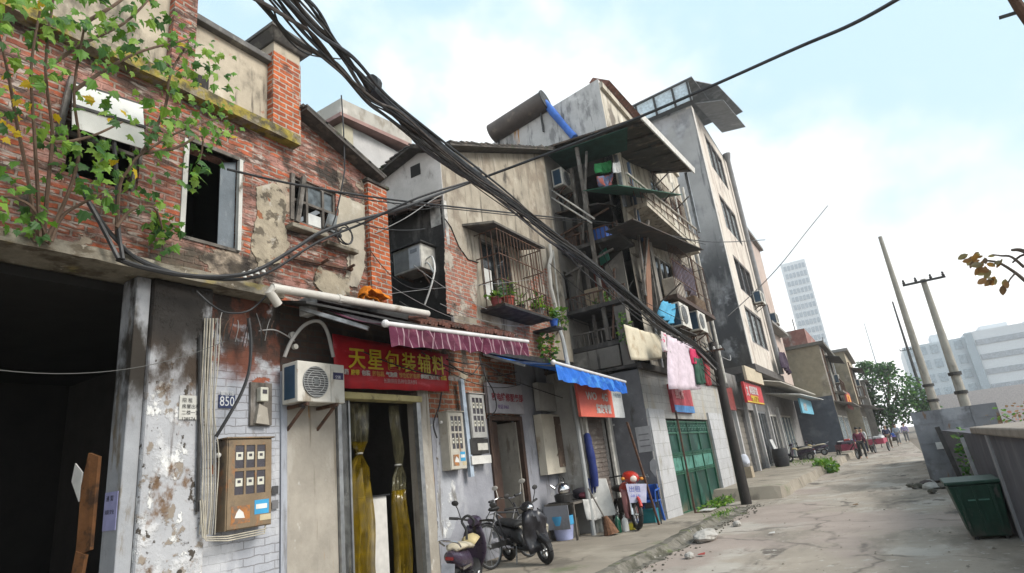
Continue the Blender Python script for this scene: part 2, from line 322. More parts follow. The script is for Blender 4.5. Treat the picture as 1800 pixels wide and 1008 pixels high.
concA = wm('stained_concrete', (.335,.305,.262), rough=.9, var=.18, scale=2.5,
           layers=[((.43,.40,.355), (2,2,.7), .50, .66), ((.19,.16,.125), (9,9,.55), .56, .70), ((.34,.19,.075), (14,14,.8), .645, .70), ((.50,.475,.44), (6,6,4), .62, .7)], bump=.35)
whitew = wm('flaking_white_wall', (.36,.37,.40), rough=.85, var=.1, scale=3,
            layers=[((.66,.66,.65), (1.7,1.7,1.4), .50, .56, None, None, .5), ((.20,.19,.18), (6,6,1.2), .58, .7), ((.12,.10,.085), (5,5,5), .64, .68, None, None, -.4), ((.30,.235,.15), (2,2,1.2), .45, .6, .7, .2)], bump=.45)
shopbrick = wm('grimy_shop_brick', (.3,.12,.07), rough=.9, var=.3, scale=5, brick=((.36,.13,.065), (.21,.075,.045), (.30,.26,.21), .25, .085, .014),
               layers=[((.075,.06,.05), (2.6,2.6,2), .50, .64), ((.36,.31,.24), (2.2,2.2,2.6), .58, .64, None, None, .8)], bump=.7)
greyw = wm('blue_grey_painted_wall', (.285,.29,.325), rough=.85, var=.14, scale=3, layers=[((.38,.385,.415), (1.8,1.8,1.0), .52, .66), ((.14,.135,.14), (5,5,.9), .56, .70), ((.09,.08,.065), (3,3,2), .45, .62, .75, .15), ((.45,.44,.42), (5,5,5), .66, .70)], bump=.35)
plasterC = wm('tan_plaster', (.34,.30,.24), rough=.93, var=.18, scale=2.2, layers=[((.43,.385,.32), (1.1,1.1,.7), .50, .66), ((.18,.155,.125), (5,5,.5), .53, .66), ((.25,.21,.165), (2.3,2.3,1.6), .50, .62), ((.11,.095,.075), (9,9,.35), .58, .68), ((.08,.07,.058), (1.6,1.6,1.0), .60, .72)], bump=.4)
brickC = wm('exposed_pinkish_brick', (.35,.15,.1), rough=.92, var=.3, scale=5, brick=((.37,.145,.095), (.27,.115,.085), (.36,.31,.265), .25, .085, .014),
            layers=[((.40,.355,.30), (1.2,1.2,1.0), .53, .60, None, None, .9), ((.11,.085,.07), (2,2,3), .56, .7), ((.40,.11,.05), (1.8,1.8,2.2), .60, .68)], bump=.7)
paleC = wm('pale_pinkish_plaster', (.46,.425,.395), rough=.93, var=.12, scale=2.4, layers=[((.54,.50,.47), (1.3,1.3,1), .50, .66), ((.30,.27,.25), (3,3,1.6), .57, .70), ((.22,.19,.17), (7,7,.8), .62, .72)], bump=.3)
near_black = wm('sooty_wall', (.035,.032,.03), rough=.95, var=.35, scale=4, layers=[((.10,.092,.085), (3,3,1), .54, .68), ((.26,.25,.24), (2.3,2.3,2.6), .64, .665)], bump=.4)  # near-black wall colour with the alley shade painted in
tile_m = wm('dark_roof_tile', (.075,.068,.062), rough=.9, var=.4, scale=8, layers=[((.14,.12,.10), 5, .52, .66), ((.05,.06,.03), 3, .58, .68)], bump=.4)
redtile = wm('weathered_red_tile', (.17,.075,.055), rough=.9, var=.4, scale=9, layers=[((.08,.06,.05), 5, .5, .64), ((.28,.22,.19), 7, .6, .7)], bump=.4)
timber = wm('weathered_timber', (.13,.115,.10), rough=.85, var=.3, scale=6, layers=[((.23,.215,.20), (9,9,2.5), .52, .66), ((.05,.045,.04), (4,4,4), .54, .68)], bump=.4)
dkwood = wm('dark_brown_door', (.055,.032,.024), rough=.7, var=.3, scale=4, layers=[((.11,.065,.045), (8,8,1.2), .54, .7)], bump=.25)
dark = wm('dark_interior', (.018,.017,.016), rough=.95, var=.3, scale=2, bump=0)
dirtyw = wm('dirty_white_metal', (.56,.54,.49), rough=.55, var=.1, scale=4, layers=[((.30,.26,.205), (5,5,2), .56, .70), ((.28,.14,.06), (9,9,4), .66, .71)], bump=.1)
white = pm('white_plastic', (.68,.67,.64), .4, var=.12); offw = pm('old_white_paint', (.55,.53,.48), .6, var=.22)
black = pm('black_rubber', (.016,.016,.017), .65); blackp = pm('black_paint', (.02,.02,.022), .32); chrome = pm('chrome', (.62,.62,.63), .18, metal=1.0)
steel = pm('galvanised_steel', (.33,.34,.35), .45, metal=.75, var=.25); rust = wm('rusty_iron', (.11,.06,.04), rough=.9, var=.4, scale=12, layers=[((.05,.042,.04), 8, .5, .65)], bump=.3)
dkmetal = pm('dark_metal', (.045,.043,.042), .55, metal=.4, var=.3); glass = pm('dark_window_glass', (.03,.034,.038), .07, spec=.7, var=.3)
cable_m = pm('black_cable', (.022,.022,.024), .55, var=.25); cableg = pm('faded_grey_cable', (.30,.295,.29), .6); cableb = pm('beige_cable', (.47,.43,.35), .6, var=.25)
bluep = pm('blue_plastic', (.02,.10,.42), .4); redp = pm('red_paint', (.40,.03,.025), .35); greenp = pm('green_paint', (.015,.10,.055), .5, var=.25)

# ---------------------------------------------------------------- ground
g = MB()
xs = [-320, -200, -100, -40, -12, -6, -3, 0, 3, 12, 40, 100, 200, 320]; ys = [-60, -10, 0, 5, 10, 15, 20, 30, 45, 70, 120, 250, 420]
g.sheet([[(x, y, 0) for x in xs] for y in ys]); tag(g.build('ground', dirt_m, fix=False), kind='structure')
g = MB(); ys = [-20 + 2.5*i for i in range(64)]
g.sheet([[(x, y, .004 + .02*mnoise.noise((x*.4, y*.3, 0))*(0 if i in (0, 9) else 1) + .012) for i, x in enumerate([-4.6 + .62*j for j in range(10)])] for y in ys]); tag(g.build('road', road_m, smooth=True, fix=False), kind='structure')
KX = lambda y: -3.56 + .10*mnoise.noise((y*.8, 1.3, 0)) + .07*mnoise.noise((y*3.1, 4.3, 0))
g = MB(); ys = [-6 + .16*i for i in range(142)]; rows = []
for y in ys:
    k = KX(y); zt = .15 if y < 13.6 else max(.05, .15 - (y-13.6)*.035)
    rows.append([(-7.2, y, zt), (-5.6, y, zt), (-4.4, y, zt - .005), (k - .28, y, zt - .02)])
g.sheet(rows); tag(g.build('pavement', pave_m, smooth=True, fix=False), kind='structure')
g = MB(); rows = []
for y in ys:
    k = KX(y); n1, n2 = mnoise.noise((y*2.3, 0, 0)), mnoise.noise((y*6.1, 3, 0)); zt = .15 if y < 13.6 else max(.05, .15 - (y-13.6)*.035)
    rows.append([(k - .28, y, zt - .02), (k - .12 + .05*n2, y, zt + .02*n1 - .015), (k - .06 + .05*n1, y, zt*.5 + .02*n2), (k - .02 + .06*n2, y, .03 + .02*abs(n1)), (k + .22 + .14*n1, y, .012)])
g.sheet(rows); tag(g.build('kerb', kerb_m, fix=False), kind='structure')
g = MB()      # raised forecourt in front of the far shops, with its broken step
rows = []
for i in range(60):
    y = 18.6 + .5*i; k = -3.05 + .02*(y-18) + .14*mnoise.noise((y*.9, 2.2, 0))
    rows.append([(-8, y, .36), (-5, y, .36), (k - .2, y, .34), (k, y, .32 + .03*mnoise.noise((y*4,0,0))), (k + .03, y, .15), (k + .06 + .05*mnoise.noise((y*3,1,0)), y, -.02)])
g.sheet(rows); r0 = rows[0]
for i in range(5): g.quad(r0[i], r0[i+1], (r0[i+1][0], 18.3, -.05), (r0[i][0], 18.3, -.05))
tag(g.build('shop_forecourt', pave_m, fix=False), kind='structure')
# broken kerb stones, rubble and litter
g = MB()
for i in range(420):
    y = rnd.uniform(6.5, 17); x = KX(y) + rnd.gauss(.10, .16); s = rnd.uniform(.006, .024)
    g.ball((x, y, s*.5 + .02), s, (rnd.uniform(.7,1.4), rnd.uniform(.7,1.4), .6), 6)
tag(g.build('kerb_rubble', kerb_m), kind='stuff', label='loose grey rubble and grit along the broken kerb', cat='rubble')
def rock(name, c, s, label, m=None):
    b = MB(); b.ball((0,0,0), 1, seg=12)
    for v in b.bm.verts:
        n = 1 + .28*mnoise.noise(v.co*1.7 + Vector(c)); v.co = Vector((v.co.x*s[0]*n, v.co.y*s[1]*n, v.co.z*s[2]*n)) + Vector(c)
    return tag(b.build(name, m or kerb_m), label, 'stone')
pale_rock = wm('pale_broken_concrete', (.42,.40,.37), rough=.9, var=.2, scale=6, layers=[((.22,.20,.17), 5, .54, .66)], bump=.5)
p = onZ(1240, 942, .1); rock('concrete_lump', (p.x, p.y, .10), (.20,.42,.10), 'long pale lump of broken concrete lying on the kerb edge', pale_rock)
p = onZ(1290, 918, .1); rock('concrete_lump', (p.x+.05, p.y, .06), (.08,.1,.06), 'small pale stone lying in the gutter beside a dark hole', pale_rock)
p = onZ(1205, 972, .1); rock('concrete_lump', (p.x+.05, p.y, .06), (.07,.09,.05), 'small white stone lying in the mossy gutter', pale_rock)
# ================================================================= brick house on the left
XA = -6.4
A = thing('brick_house', 'old red brick house with parapet, piers and a dark garage under a concrete canopy', 'house', (XA, 3, 0))
b = MB(); holes = [(2.28, 2.98, 4.95, 6.02), (3.50, 4.20, 4.60, 5.86), (5.02, 5.85, 5.28, 5.99)]
wall_grid(b, 'X', XA, .26, -3, 6.9, 4.0, 6.45, holes)
b.slab([(XA, 5.02, 6.452), (XA, 6.86, 6.452), (XA, 6.74, 6.49), (XA, 5.12, 7.02)], (-.26, 0, 0))
b.box(XA-.26, XA, -3, 5.02, 6.452, 6.62)
b.build('wall', brickA, A)
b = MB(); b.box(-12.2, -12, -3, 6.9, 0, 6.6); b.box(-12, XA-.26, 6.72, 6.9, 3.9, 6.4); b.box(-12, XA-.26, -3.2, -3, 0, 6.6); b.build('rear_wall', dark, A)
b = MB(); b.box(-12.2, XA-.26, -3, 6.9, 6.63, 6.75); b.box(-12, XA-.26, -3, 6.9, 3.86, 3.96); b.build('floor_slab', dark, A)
def patch(root, name, X, pts, m, th=.022):
    """an irregular remnant of render standing proud of the brickwork"""
    b = MB(); q = [onX(x, y, X) for x, y in pts]
    r = []
    for i in range(len(q)):
        a, c = q[i], q[(i+1) % len(q)]; n = max(2, int((c-a).length/.035))
        for j in range(n):
            p = a.lerp(c, j/n); o = .03*mnoise.noise(p*7)+.03*mnoise.noise(p*31); r.append(p + Vector((0, o, o*.8)))
    b.slab([p + Vector((-.004, 0, 0)) for p in r], (th, 0, 0)); return b.build(name, m, root)
brokenr = wm('broken_tan_render', (.35,.30,.225), rough=.95, var=.3, scale=5, layers=[((.12,.10,.075), (5,5,5), .52, .6, None, None, -.9), ((.44,.40,.34), (3.5,3.5,3.5), .55, .64), ((.30,.12,.06), (4,4,5), .62, .66, None, None, -.9)], bump=1.0, bscale=14)
tanr = wm('smooth_tan_render', (.42,.375,.30), rough=.93, var=.16, scale=3, layers=[((.27,.24,.20), (3,3,1), .54, .68), ((.12,.10,.08), (6,6,.8), .62, .72), ((.50,.46,.39), 3, .56, .68)], bump=.35)
patch(A, 'render_patch', XA, [(448,330),(480,322),(503,345),(500,392),(508,432),(492,462),(452,470),(440,430),(452,380)], brokenr, .018)
patch(A, 'render_patch', XA, [(597,345),(612,350),(640,362),(640,470),(628,506),(606,500),(612,446),(596,430),(590,400)], tanr, .02)
patch(A, 'render_patch', XA, [(556,470),(612,490),(612,520),(585,527),(548,500)], brokenr, .03)
# parapet, piers, cornice
b = MB(); b.box(-6.62, XA-.02, 3.47, 4.64, 6.62, 7.66); b.box(-6.62, XA-.02, -3, 3.19, 6.62, 8.9); b.build('parapet', stuccoA, A)
b = MB(); b.box(-6.72, XA+.08, 3.47, 4.66, 7.665, 7.76); b.build('coping', wm('dark_coping', (.12,.115,.11), var=.3, layers=[((.22,.21,.19), 5, .52, .66)]), A, bevel=.012)
b = MB(); b.box(-6.75, XA+.12, 4.62, 5.10, 6.60, 7.86); b.build('pier', brickP, A)
b = MB(); b.box(-6.74, XA+.112, 4.63, 5.092, 7.862, 8.02); b.build('pier_head', stuccoA, A)
b = MB(); b.hexa([(-6.8,4.6,8.02),(XA+.16,4.6,8.02),(XA+.16,5.13,8.02),(-6.8,5.13,8.02)], [(-6.92,4.49,8.13),(XA+.27,4.49,8.13),(XA+.27,5.24,8.13),(-6.92,5.24,8.13)])
b.box(-6.94, XA+.29, 4.47, 5.26, 8.132, 8.19); b.build('pier_cap', MATS['dark_coping'], A, bevel=.01)
b = MB(); b.box(-6.75, XA+.10, 3.19, 3.48, 6.60, 9.2); b.build('pier', brickA, A)
def rough_strip(y0, y1, x0, x1, z0, z1, n, amp):
    b = MB(); rows = []
    for i in range(n+1):
        y = y0 + (y1-y0)*i/n; j = lambda k: amp*mnoise.noise((y*5, k*3.1, 0))
        rows.append([(x0, y, z0), (x1 + j(1), y, z0 + j(2)), (x1 + j(3), y, z1 + j(4)), (x0, y, z1 + j(5)*.5)])
    b.sheet(rows); b.bm.faces.new([b.bm.verts.new(vec(p)) for p in rows[0]]); b.bm.faces.new([b.bm.verts.new(vec(p)) for p in rows[-1][::-1]]); return b
rough_strip(-3, 5.06, XA-.02, XA+.17, 6.42, 6.575, 60, .012).build('cornice', moss_m, A)
b = MB(); b.box(XA-.02, XA+.025, 3.36, 3.72, 6.68, 6.87); b.build('vent_hole', near_black, A)
# gable verge and end pier
b = MB(); v0, v1 = Vector((XA, 5.11, 7.06)), Vector((XA, 6.72, 6.51)); b.bar(v0, v1, .5, .07); b.bar(v0 + Vector((.12,-.03,.06)), v1 + Vector((.12,.06,.06)), .14, .06)
b.build('roof_verge', tile_m, A)
b = MB()
for i in range(9):
    p = v0.lerp(v1, (i+.5)/9); b.bar(p + Vector((.2,-.1,.07)), p + Vector((.2,.12,-.005)), .11, .035)
b.build('verge_tiles', tile_m, A)
b = MB(); b.box(XA-.24, XA+.09, 6.46, 6.90, 4.0, 6.40); b.build('pier', brickP, A)
b = MB(); b.box(XA-.26, XA+.12, 6.43, 6.95, 6.402, 6.46); b.build('pier_cap', tile_m, A, bevel=.01)
# canopy slab over the garage
rough_strip(-3, 4.70, -6.9, -6.13, 3.975, 4.10, 60, .018).build('canopy', slabc, A)
# ground floor
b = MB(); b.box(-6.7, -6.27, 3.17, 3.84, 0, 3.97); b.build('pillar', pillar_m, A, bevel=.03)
b = MB(); b.box(-6.62, -6.33, 3.02, 3.165, 0, 3.97); b.build('jamb', wm('dirty_grey_jamb', (.32,.33,.35), var=.15, layers=[((.18,.15,.11), (6,6,1.5), .52, .66), ((.03,.025,.02), (2,2,1), .35, .5, 2.2, 2.9)]), A, bevel=.01)
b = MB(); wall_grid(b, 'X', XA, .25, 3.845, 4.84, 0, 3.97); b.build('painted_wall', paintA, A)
b = MB(); b.box(-6.66, -6.375, 4.845, 4.93, 0, 3.1); b.build('painted_strip', wm('grey_blue_strip', (.36,.38,.43), var=.12, layers=[((.20,.20,.21), (6,6,1), .55, .7)]), A)
b = MB(); wall_grid(b, 'X', XA+.012, .25, 4.935, 5.72, 0, 2.72); b.build('concrete_wall', concA, A)
b = MB(); wall_grid(b, 'X', XA-.03, .22, 4.845, 7.72, 2.88, 4.0); b.box(-6.65, XA-.03, 4.935, 5.72, 2.725, 2.878); b.build('wall_above_shop', wm('sooty_brick', (.05,.035,.03), brick=((.07,.04,.03), (.045,.032,.028), (.05,.045,.04), .25, .085, .012), layers=[((.10,.075,.05), (3,3,3), .56, .68)]), A)  # brick colour darkened to paint in the shade under the shop canopy
b = MB(); wall_grid(b, 'X', XA, .24, 7.47, 7.74, 0, 3.0); b.build('shop_pier', concA, A)
b = MB(); b.box(-6.42, -6.34, 7.36, 7.45, 0, 2.79); b.build('shop_door_post', steel, A)
b = MB(); b.box(-6.42, -6.34, 5.725, 5.79, 0, 2.79); b.build('shop_door_post', steel, A)
b = MB(); b.box(-6.46, -6.45, 5.79, 6.0, .16, 2.78); b.build('glass_door', pm('grimy_door_glass', (.20,.205,.20), .12, spec=.8, alpha=.42, var=.4), A)
b = MB(); b.box(-6.48, -6.43, 6.0, 6.03, .16, 2.78); b.build('glass_door_stile', steel, A)
b = MB(); b.box(-6.52, -6.30, 5.73, 7.46, 2.78, 2.875); b.build('shutter_box', wm('yellowed_shutter_box', (.42,.37,.17), rough=.5, var=.2, layers=[((.20,.17,.08), 5, .52, .66)], bump=.1), A, bevel=.01)
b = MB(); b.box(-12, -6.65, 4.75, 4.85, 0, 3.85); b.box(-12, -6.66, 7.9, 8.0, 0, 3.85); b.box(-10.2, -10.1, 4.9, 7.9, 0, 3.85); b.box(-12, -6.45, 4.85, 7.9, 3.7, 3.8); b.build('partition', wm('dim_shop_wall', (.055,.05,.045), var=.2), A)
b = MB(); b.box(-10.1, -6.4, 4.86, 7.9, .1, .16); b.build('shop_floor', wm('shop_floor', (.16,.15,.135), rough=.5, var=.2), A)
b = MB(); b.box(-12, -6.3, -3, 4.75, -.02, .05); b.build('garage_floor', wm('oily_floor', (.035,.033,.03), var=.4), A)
# window 1: dark opening under a white boarded hood
y0, y1, z0, z1 = 2.25, 3.02, 5.55, 6.04
hq = [onX(128,150,XA+.08), onX(250,189,XA+.08), onX(252,224,XA+.3), onX(126,186,XA+.3)]; h = MB(); h.slab(hq, (.012, 0, .02)); hood = h.build('window_hood', wm('white_hood_board', (.66,.65,.62), rough=.6, var=.08, layers=[((.40,.38,.34), (5,5,3), .58, .7)], bump=.1), A)
h = MB(); h.slab([hq[3] + Vector((.006,0,-.012)), hq[2] + Vector((.006,0,-.012)), onX(253,263,XA+.31), onX(126,224,XA+.31)], (.012, 0, 0)); h.build('hood_skirt', MATS['white_hood_board'], hood)
h = MB(); h.bar(hq[3] + Vector((.02,-.01,-.006)), hq[2] + Vector((.02,.01,-.006)), .03); h.build('hood_rail', dkmetal, hood)
h = MB(); h.bar(hq[0] + Vector((-.03,-.02,.03)), hq[1] + Vector((-.03,.02,.03)), .05); h.build('hood_rail', dkmetal, hood)
h = MB()
for yy in (2.28, 2.96): h.box(XA-.1, XA-.05, yy-.02, yy+.02, 4.95, 6.0)
h.box(XA-.1, XA-.05, 2.28, 2.98, 5.42, 5.46); h.box(XA-.1, XA-.06, 2.6, 2.64, 4.95, 6.0); h.build('window_frame', timber, A)
h = MB(); h.bar((XA+.03, 2.18, 5.3), (XA+.06, 2.22, 6.02), .05); h.build('window_post', timber, A)
h = MB(); h.bar((XA+.04, 2.96, 5.28), (XA+.04, 2.97, 5.56), .03); h.build('window_post', timber, A)
# window 2: open hole with a grey shutter leaf
h = MB(); h.box(XA-.12, XA+.02, 3.46, 3.52, 4.62, 5.88); fr = h.build('window_frame', wm('flaky_white_timber', (.52,.51,.48), var=.15, layers=[((.18,.15,.12), (6,6,3), .54, .66)]), A)
h = MB(); h.box(XA-.1, XA+.03, 3.5, 4.26, 5.86, 5.91); h.build('lintel', timber, fr)
h = MB(); h.box(XA-.1, XA+.02, 3.5, 4.22, 4.56, 4.6); h.build('sill_rail', timber, fr)
h = MB(); h.slab([(XA-.03, 4.17, 4.61), (XA-.03, 4.17, 5.85), (XA-.10, 4.0, 5.80), (XA-.10, 4.0, 4.61)], (-.03, .01, 0))
lf = h.build('shutter_leaf', wm('blue_grey_shutter', (.16,.185,.21), var=.2, layers=[((.30,.32,.34), (4,4,1.2), .55, .68), ((.07,.07,.07), (6,6,2), .58, .7)]), A)
h = MB(); h.bar((XA+.02, 4.20, 4.58), (XA+.02, 4.20, 5.87), .05, .06); h.build('leaf_edge', MATS['flaky_white_timber'], lf)
h = MB(); h.box(XA-2.0, XA-1.9, 3.0, 4.7, 4.2, 6.2); h.build('room_screen', dark, A)
# window 3: weathered casement with missing and tilted panes
h = MB()
for yy in (5.02, 5.30, 5.60, 5.81): h.box(XA-.09, XA-.03, yy, yy+.04, 5.28, 5.99)
for zz in (5.28, 5.62, 5.95): h.box(XA-.088, XA-.032, 5.02, 5.85, zz, zz+.04)
h.bar((XA+.02, 5.10, 5.26), (XA+.05, 5.20, 6.0), .07, .05); h.bar((XA+.0, 5.02, 5.28), (XA+.02, 5.02, 6.0), .06, .05); h.bar((XA+.03, 5.62, 5.36), (XA+.12, 5.84, 5.30), .05, .04); wf = h.build('window_frame', timber, A)
h = MB(); h.box(XA-.07, XA-.06, 5.34, 5.60, 5.66, 5.95); h.box(XA-.068, XA-.058, 5.64, 5.81, 5.66, 5.95); h.build('pane', pm('dusty_glass', (.14,.16,.17), .15, var=.5), wf)
h = MB(); h.box(XA-.06, XA-.04, 5.34, 5.58, 5.32, 5.50); h.build('pane', pm('white_board', (.62,.62,.60), .6), wf)
h = MB(); h.slab([(XA-.02, 5.62, 5.34), (XA-.02, 5.82, 5.31), (XA+.07, 5.80, 5.55), (XA+.03, 5.66, 5.58)], (.01, 0, 0)); h.build('loose_pane', pm('grey_pane', (.24,.26,.27), .2, var=.4), wf)
h = MB(); h.box(XA, XA+.16, 4.92, 5.55, 5.10, 5.17); h.box(XA, XA+.12, 5.56, 6.18, 5.02, 5.09); h.build('window_sill', slabc, A, bevel=.015)
# three white insulators on an iron bracket
brk = MB(); p = onX(425, 490, XA+.14); q = onX(470, 478, XA+.14); brk.bar(p - Vector((0,.05,.02)), q + Vector((0,.08,.01)), .03); brk.bar((XA, p.y, p.z), (p.x, p.y, p.z), .03); brk.bar((XA, q.y, q.z), (q.x, q.y, q.z), .03); iro = brk.build('insulator_bracket', rust, A)
for i in range(4):
    c = p.lerp(q, (i+.35)/4) + Vector((0, 0, .05)); m_ = MB(); m_.lathe([(.0,-.05),(.028,-.05),(.03,-.03),(.018,-.015),(.034,.0),(.034,.02),(.016,.03),(.0,.045)], c, 'Z', 12); m_.build('insulator', pm('porcelain', (.70,.69,.66), .2), iro, smooth=True)
brk = MB(); p = onX(508, 452, XA+.05); q = onX(615, 474, XA+.05); brk.bar(p, q, .035)
for t in (.05, .5, .95): c = p.lerp(q, t); brk.bar(c, c + Vector((.16, 0, .02)), .03)
brk.ball(q + Vector((.02,0,0)), .04, seg=8); brk.build('iron_bracket', rust, A)
# ================================================================= plaster house with the gable
C = thing('plaster_house', 'two storey plaster house with pale gable, caged window and peeling render over brick', 'house', (XA, 10, 0))
prof = [(8.70, 4.0), (13.56, 4.0), (13.56, 10.0), (8.78, 7.98)]
YW0, YW1, ZW0, ZW1 = 9.75, 10.95, 5.0, 6.35
b = MB(); wall_grid(b, 'X', XA, .25, 8.66, 13.56, 4.0, 7.6, [(YW0, YW1, ZW0, ZW1)])
b.slab([(XA, 8.66, 7.602), (XA, 13.56, 7.602), (XA, 13.56, 10.0), (XA, 8.66, 7.95)], (-.25, 0, 0)); b.build('front_wall', plasterC, C)
b = MB(); g1 = [(XA-.004, 8.64, 4.0), (XA-.004, 8.64, 7.94), (-6.96, 8.64, 8.14), (-8.13, 8.64, 7.84), (-9.6, 8.64, 7.3), (-9.6, 8.64, 4.0)]; b.slab(g1, (0, .018, 0)); b.build('gable_wall', paleC, C)
b = MB(); b.slab([(-6.46, 8.632, 4.0), (-6.46, 8.632, 6.86), (-8.1, 8.632, 7.02), (-9.5, 8.632, 6.9), (-9.5, 8.632, 4.0)], (0, .006, 0)); b.build('sooty_wall', near_black, C)  # thin dark sheet painting the shade below the lean-to
patch(C, 'brick_patch', XA, [(783,392),(800,420),(806,432),(822,456),(838,462),(838,560),(786,552),(781,460)], brickC, .006)
patch(C, 'brick_patch', XA, [(838,562),(900,585),(960,520),(972,560),(976,650),(930,640),(870,610),(840,590)], brickC, .006)
patch(C, 'brick_patch', XA, [(925,500),(960,470),(975,520),(968,560),(930,550)], brickC, .006)
b = MB(); q = [onX(x, y, XA) for x, y in [(781,385),(792,400),(800,420),(806,434),(822,457),(840,462)]]; b.tube([p + Vector((.012,0,0)) for p in q], .012, 6); b.build('render_edge', near_black, C)
b = MB(); b.box(-6.75, -6.5, 8.622, 8.631, 6.35, 6.8); b.box(XA-.02, XA+.006, 8.625, 8.72, 5.9, 6.85); b.build('white_remnant', pm('old_whitewash', (.50,.48,.45), .9, var=.4), C)
p = onY(730, 300, 8.63); b = MB(); b.slab([(p.x-.13, 8.638, p.z-.13), (p.x+.13, 8.638, p.z-.13), (p.x+.13, 8.638, p.z+.13), (p.x-.13, 8.638, p.z+.13)], (0, -.008, 0)); b.build('gable_vent', dark, C)
def tilerim(root, a, b_, out, w=.34, n=14, name='roof_verge'):
    a, b_ = vec(a), vec(b_); mb = MB(); mb.bar(a + vec(out)*w*.2, b_ + vec(out)*w*.2, w, .06)
    m2 = MB()
    for i in range(n):
        c = a.lerp(b_, (i+.5)/n); d = (b_-a)/n
        c2 = c + vec(out)*w*.55 + Vector((0,0,.05 + rnd.uniform(-.015,.02))); m2.bar(c2 - d*.55, c2 + d*.5 + Vector((0,0,-.035)), .16, .03)
    ob = mb.build(name, tile_m, root); m2.build('verge_tiles', tile_m, ob)
tilerim(C, (-8.15, 8.62, 7.87), (-6.98, 8.62, 8.19), (0,-1,0), n=9); tilerim(C, (-6.96, 8.62, 8.19), (XA-.02, 8.62, 7.98), (0,-1,0), n=5)
tilerim(C, (XA+.03, 8.6, 7.98), (XA+.03, 13.7, 10.1), (1,0,0), n=26, w=.42)
b = MB(); b.slab([(-6.5, 8.7, 8.05), (-6.5, 13.56, 10.02), (-10, 13.56, 9.6), (-10, 8.7, 7.4)], (0,0,.08)); b.build('roof', tile_m, C)
b = MB(); b.box(-11, XA-.25, 13.36, 13.56, 4, 9.6); b.box(-11, -10.9, 8.7, 13.5, 4, 7.3); b.box(-8.2, -8.1, 9.0, 12.5, 4, 7.4); b.build('rear_wall', dark, C)
# ground floor of the row
b = MB(); wall_grid(b, 'X', XA, .22, 7.75, 9.40, 0, 2.55); wall_grid(b, 'X', XA, .22, 10.62, 13.68, 0, 3.9); b.build('ground_wall', greyw, C)
b = MB(); wall_grid(b, 'X', XA, .22, 7.75, 9.40, 2.552, 4.0); wall_grid(b, 'X', XA, .22, 9.402, 10.618, 2.62, 4.0); b.build('brick_band', shopbrick, C)
patch(C, 'whitewash_patch', XA, [(767,745),(778,750),(783,830),(800,850),(806,905),(792,945),(770,950)], whitew, .008)
b = MB(); b.box(-8.6, -8.5, 9.0, 11, 0, 3.0); b.box(-8.6, -6.62, 9.3, 9.38, 0, 3.0); b.box(-8.6, -6.62, 10.64, 10.72, 0, 3.0); b.box(-8.6, -6.62, 9.3, 10.72, 2.9, 3.0); b.build('hallway', wm('dim_hall', (.05,.045,.04), var=.3), C)
b = MB(); b.box(-6.5, -6.36, 9.40, 9.50, 0, 2.6); b.box(-6.5, -6.36, 10.52, 10.62, 0, 2.6); b.box(-6.5, -6.36, 9.5, 10.52, 2.52, 2.6); df = b.build('door_frame', dkwood, C)
b = MB(); b.slab([(-6.44, 10.50, .16), (-6.44, 10.50, 2.5), (-7.15, 10.36, 2.5), (-7.15, 10.36, .16)], (0, -.04, 0)); b.build('open_door', wm('worn_grey_door', (.24,.22,.19), var=.2, layers=[((.12,.10,.08), (5,5,1.2), .53, .68)]), df)
b = MB(); b.slab([(-6.42, 9.52, .16), (-6.42, 9.52, 2.5), (-6.52, 9.90, 2.5), (-6.52, 9.90, .16)], (-.03, .0, 0)); b.build('door_leaf', dkwood, df)
b = MB(); b.box(-7.6, -7.2, 9.9, 10.0, 2.35, 2.38); b.build('ceiling_lamp', pm('lit_tube', (.9,.93,1), .4, emit=3.0), C)
# caged window
b = MB(); b.box(XA-.1, XA+.02, YW0, YW0+.06, ZW0, ZW1); b.box(XA-.1, XA+.02, YW1-.06, YW1, ZW0, ZW1); b.box(XA-.1, XA+.02, YW0+.06, YW1-.06, ZW1-.06, ZW1); b.box(XA-.09, XA, (YW0+YW1)/2-.03, (YW0+YW1)/2+.03, ZW0, ZW1-.06); wf = b.build('window_frame', timber, C)
b = MB(); b.box(XA-.06, XA-.05, YW0+.06, 10.20, ZW0, 5.72); b.build('pane', pm('pale_curtain', (.62,.62,.60), .8), wf)
b = MB(); b.box(XA-.065, XA-.055, YW0+.06, YW1-.06, 5.74, ZW1-.06); b.build('pane', glass, wf)
b = MB(); b.box(XA-.062, XA-.052, 10.4, YW1-.06, ZW0, 5.72); b.build('pane', glass, wf)
b = MB(); b.slab([onX(812,398,XA), (XA, 11.5, 6.52), (XA+.62, 11.6, 6.40), (XA+.62, 9.45, 6.40)], (0,0,.05)); b.build('window_hood', wm('sooty_concrete_hood', (.10,.09,.08), var=.3, layers=[((.19,.17,.14), 4, .52, .66)]), C)
b = MB(); cgx = XA+.55
for i in range(15):
    y = 9.62 + i*(11.45-9.62)/14; b.bar((cgx, y, 4.72), (cgx, y, 6.38), .014)
for z in (4.74, 5.25, 5.80, 6.34): b.bar((cgx, 9.6, z), (cgx, 11.47, z), .02); b.bar((XA, 9.6, z), (cgx, 9.6, z), .02); b.bar((XA, 11.47, z), (cgx, 11.47, z), .02)
for i in range(1, 4):
    x = XA + i*.14; b.bar((x, 9.6, 4.74), (x, 9.6, 6.34), .014); b.bar((x, 11.47, 4.74), (x, 11.47, 6.34), .014)
cg = b.build('window_cage', rust, C)
b = MB(); b.box(XA, XA+.6, 9.55, 11.5, 4.66, 4.71); b.build('cage_tray', dkmetal, cg)
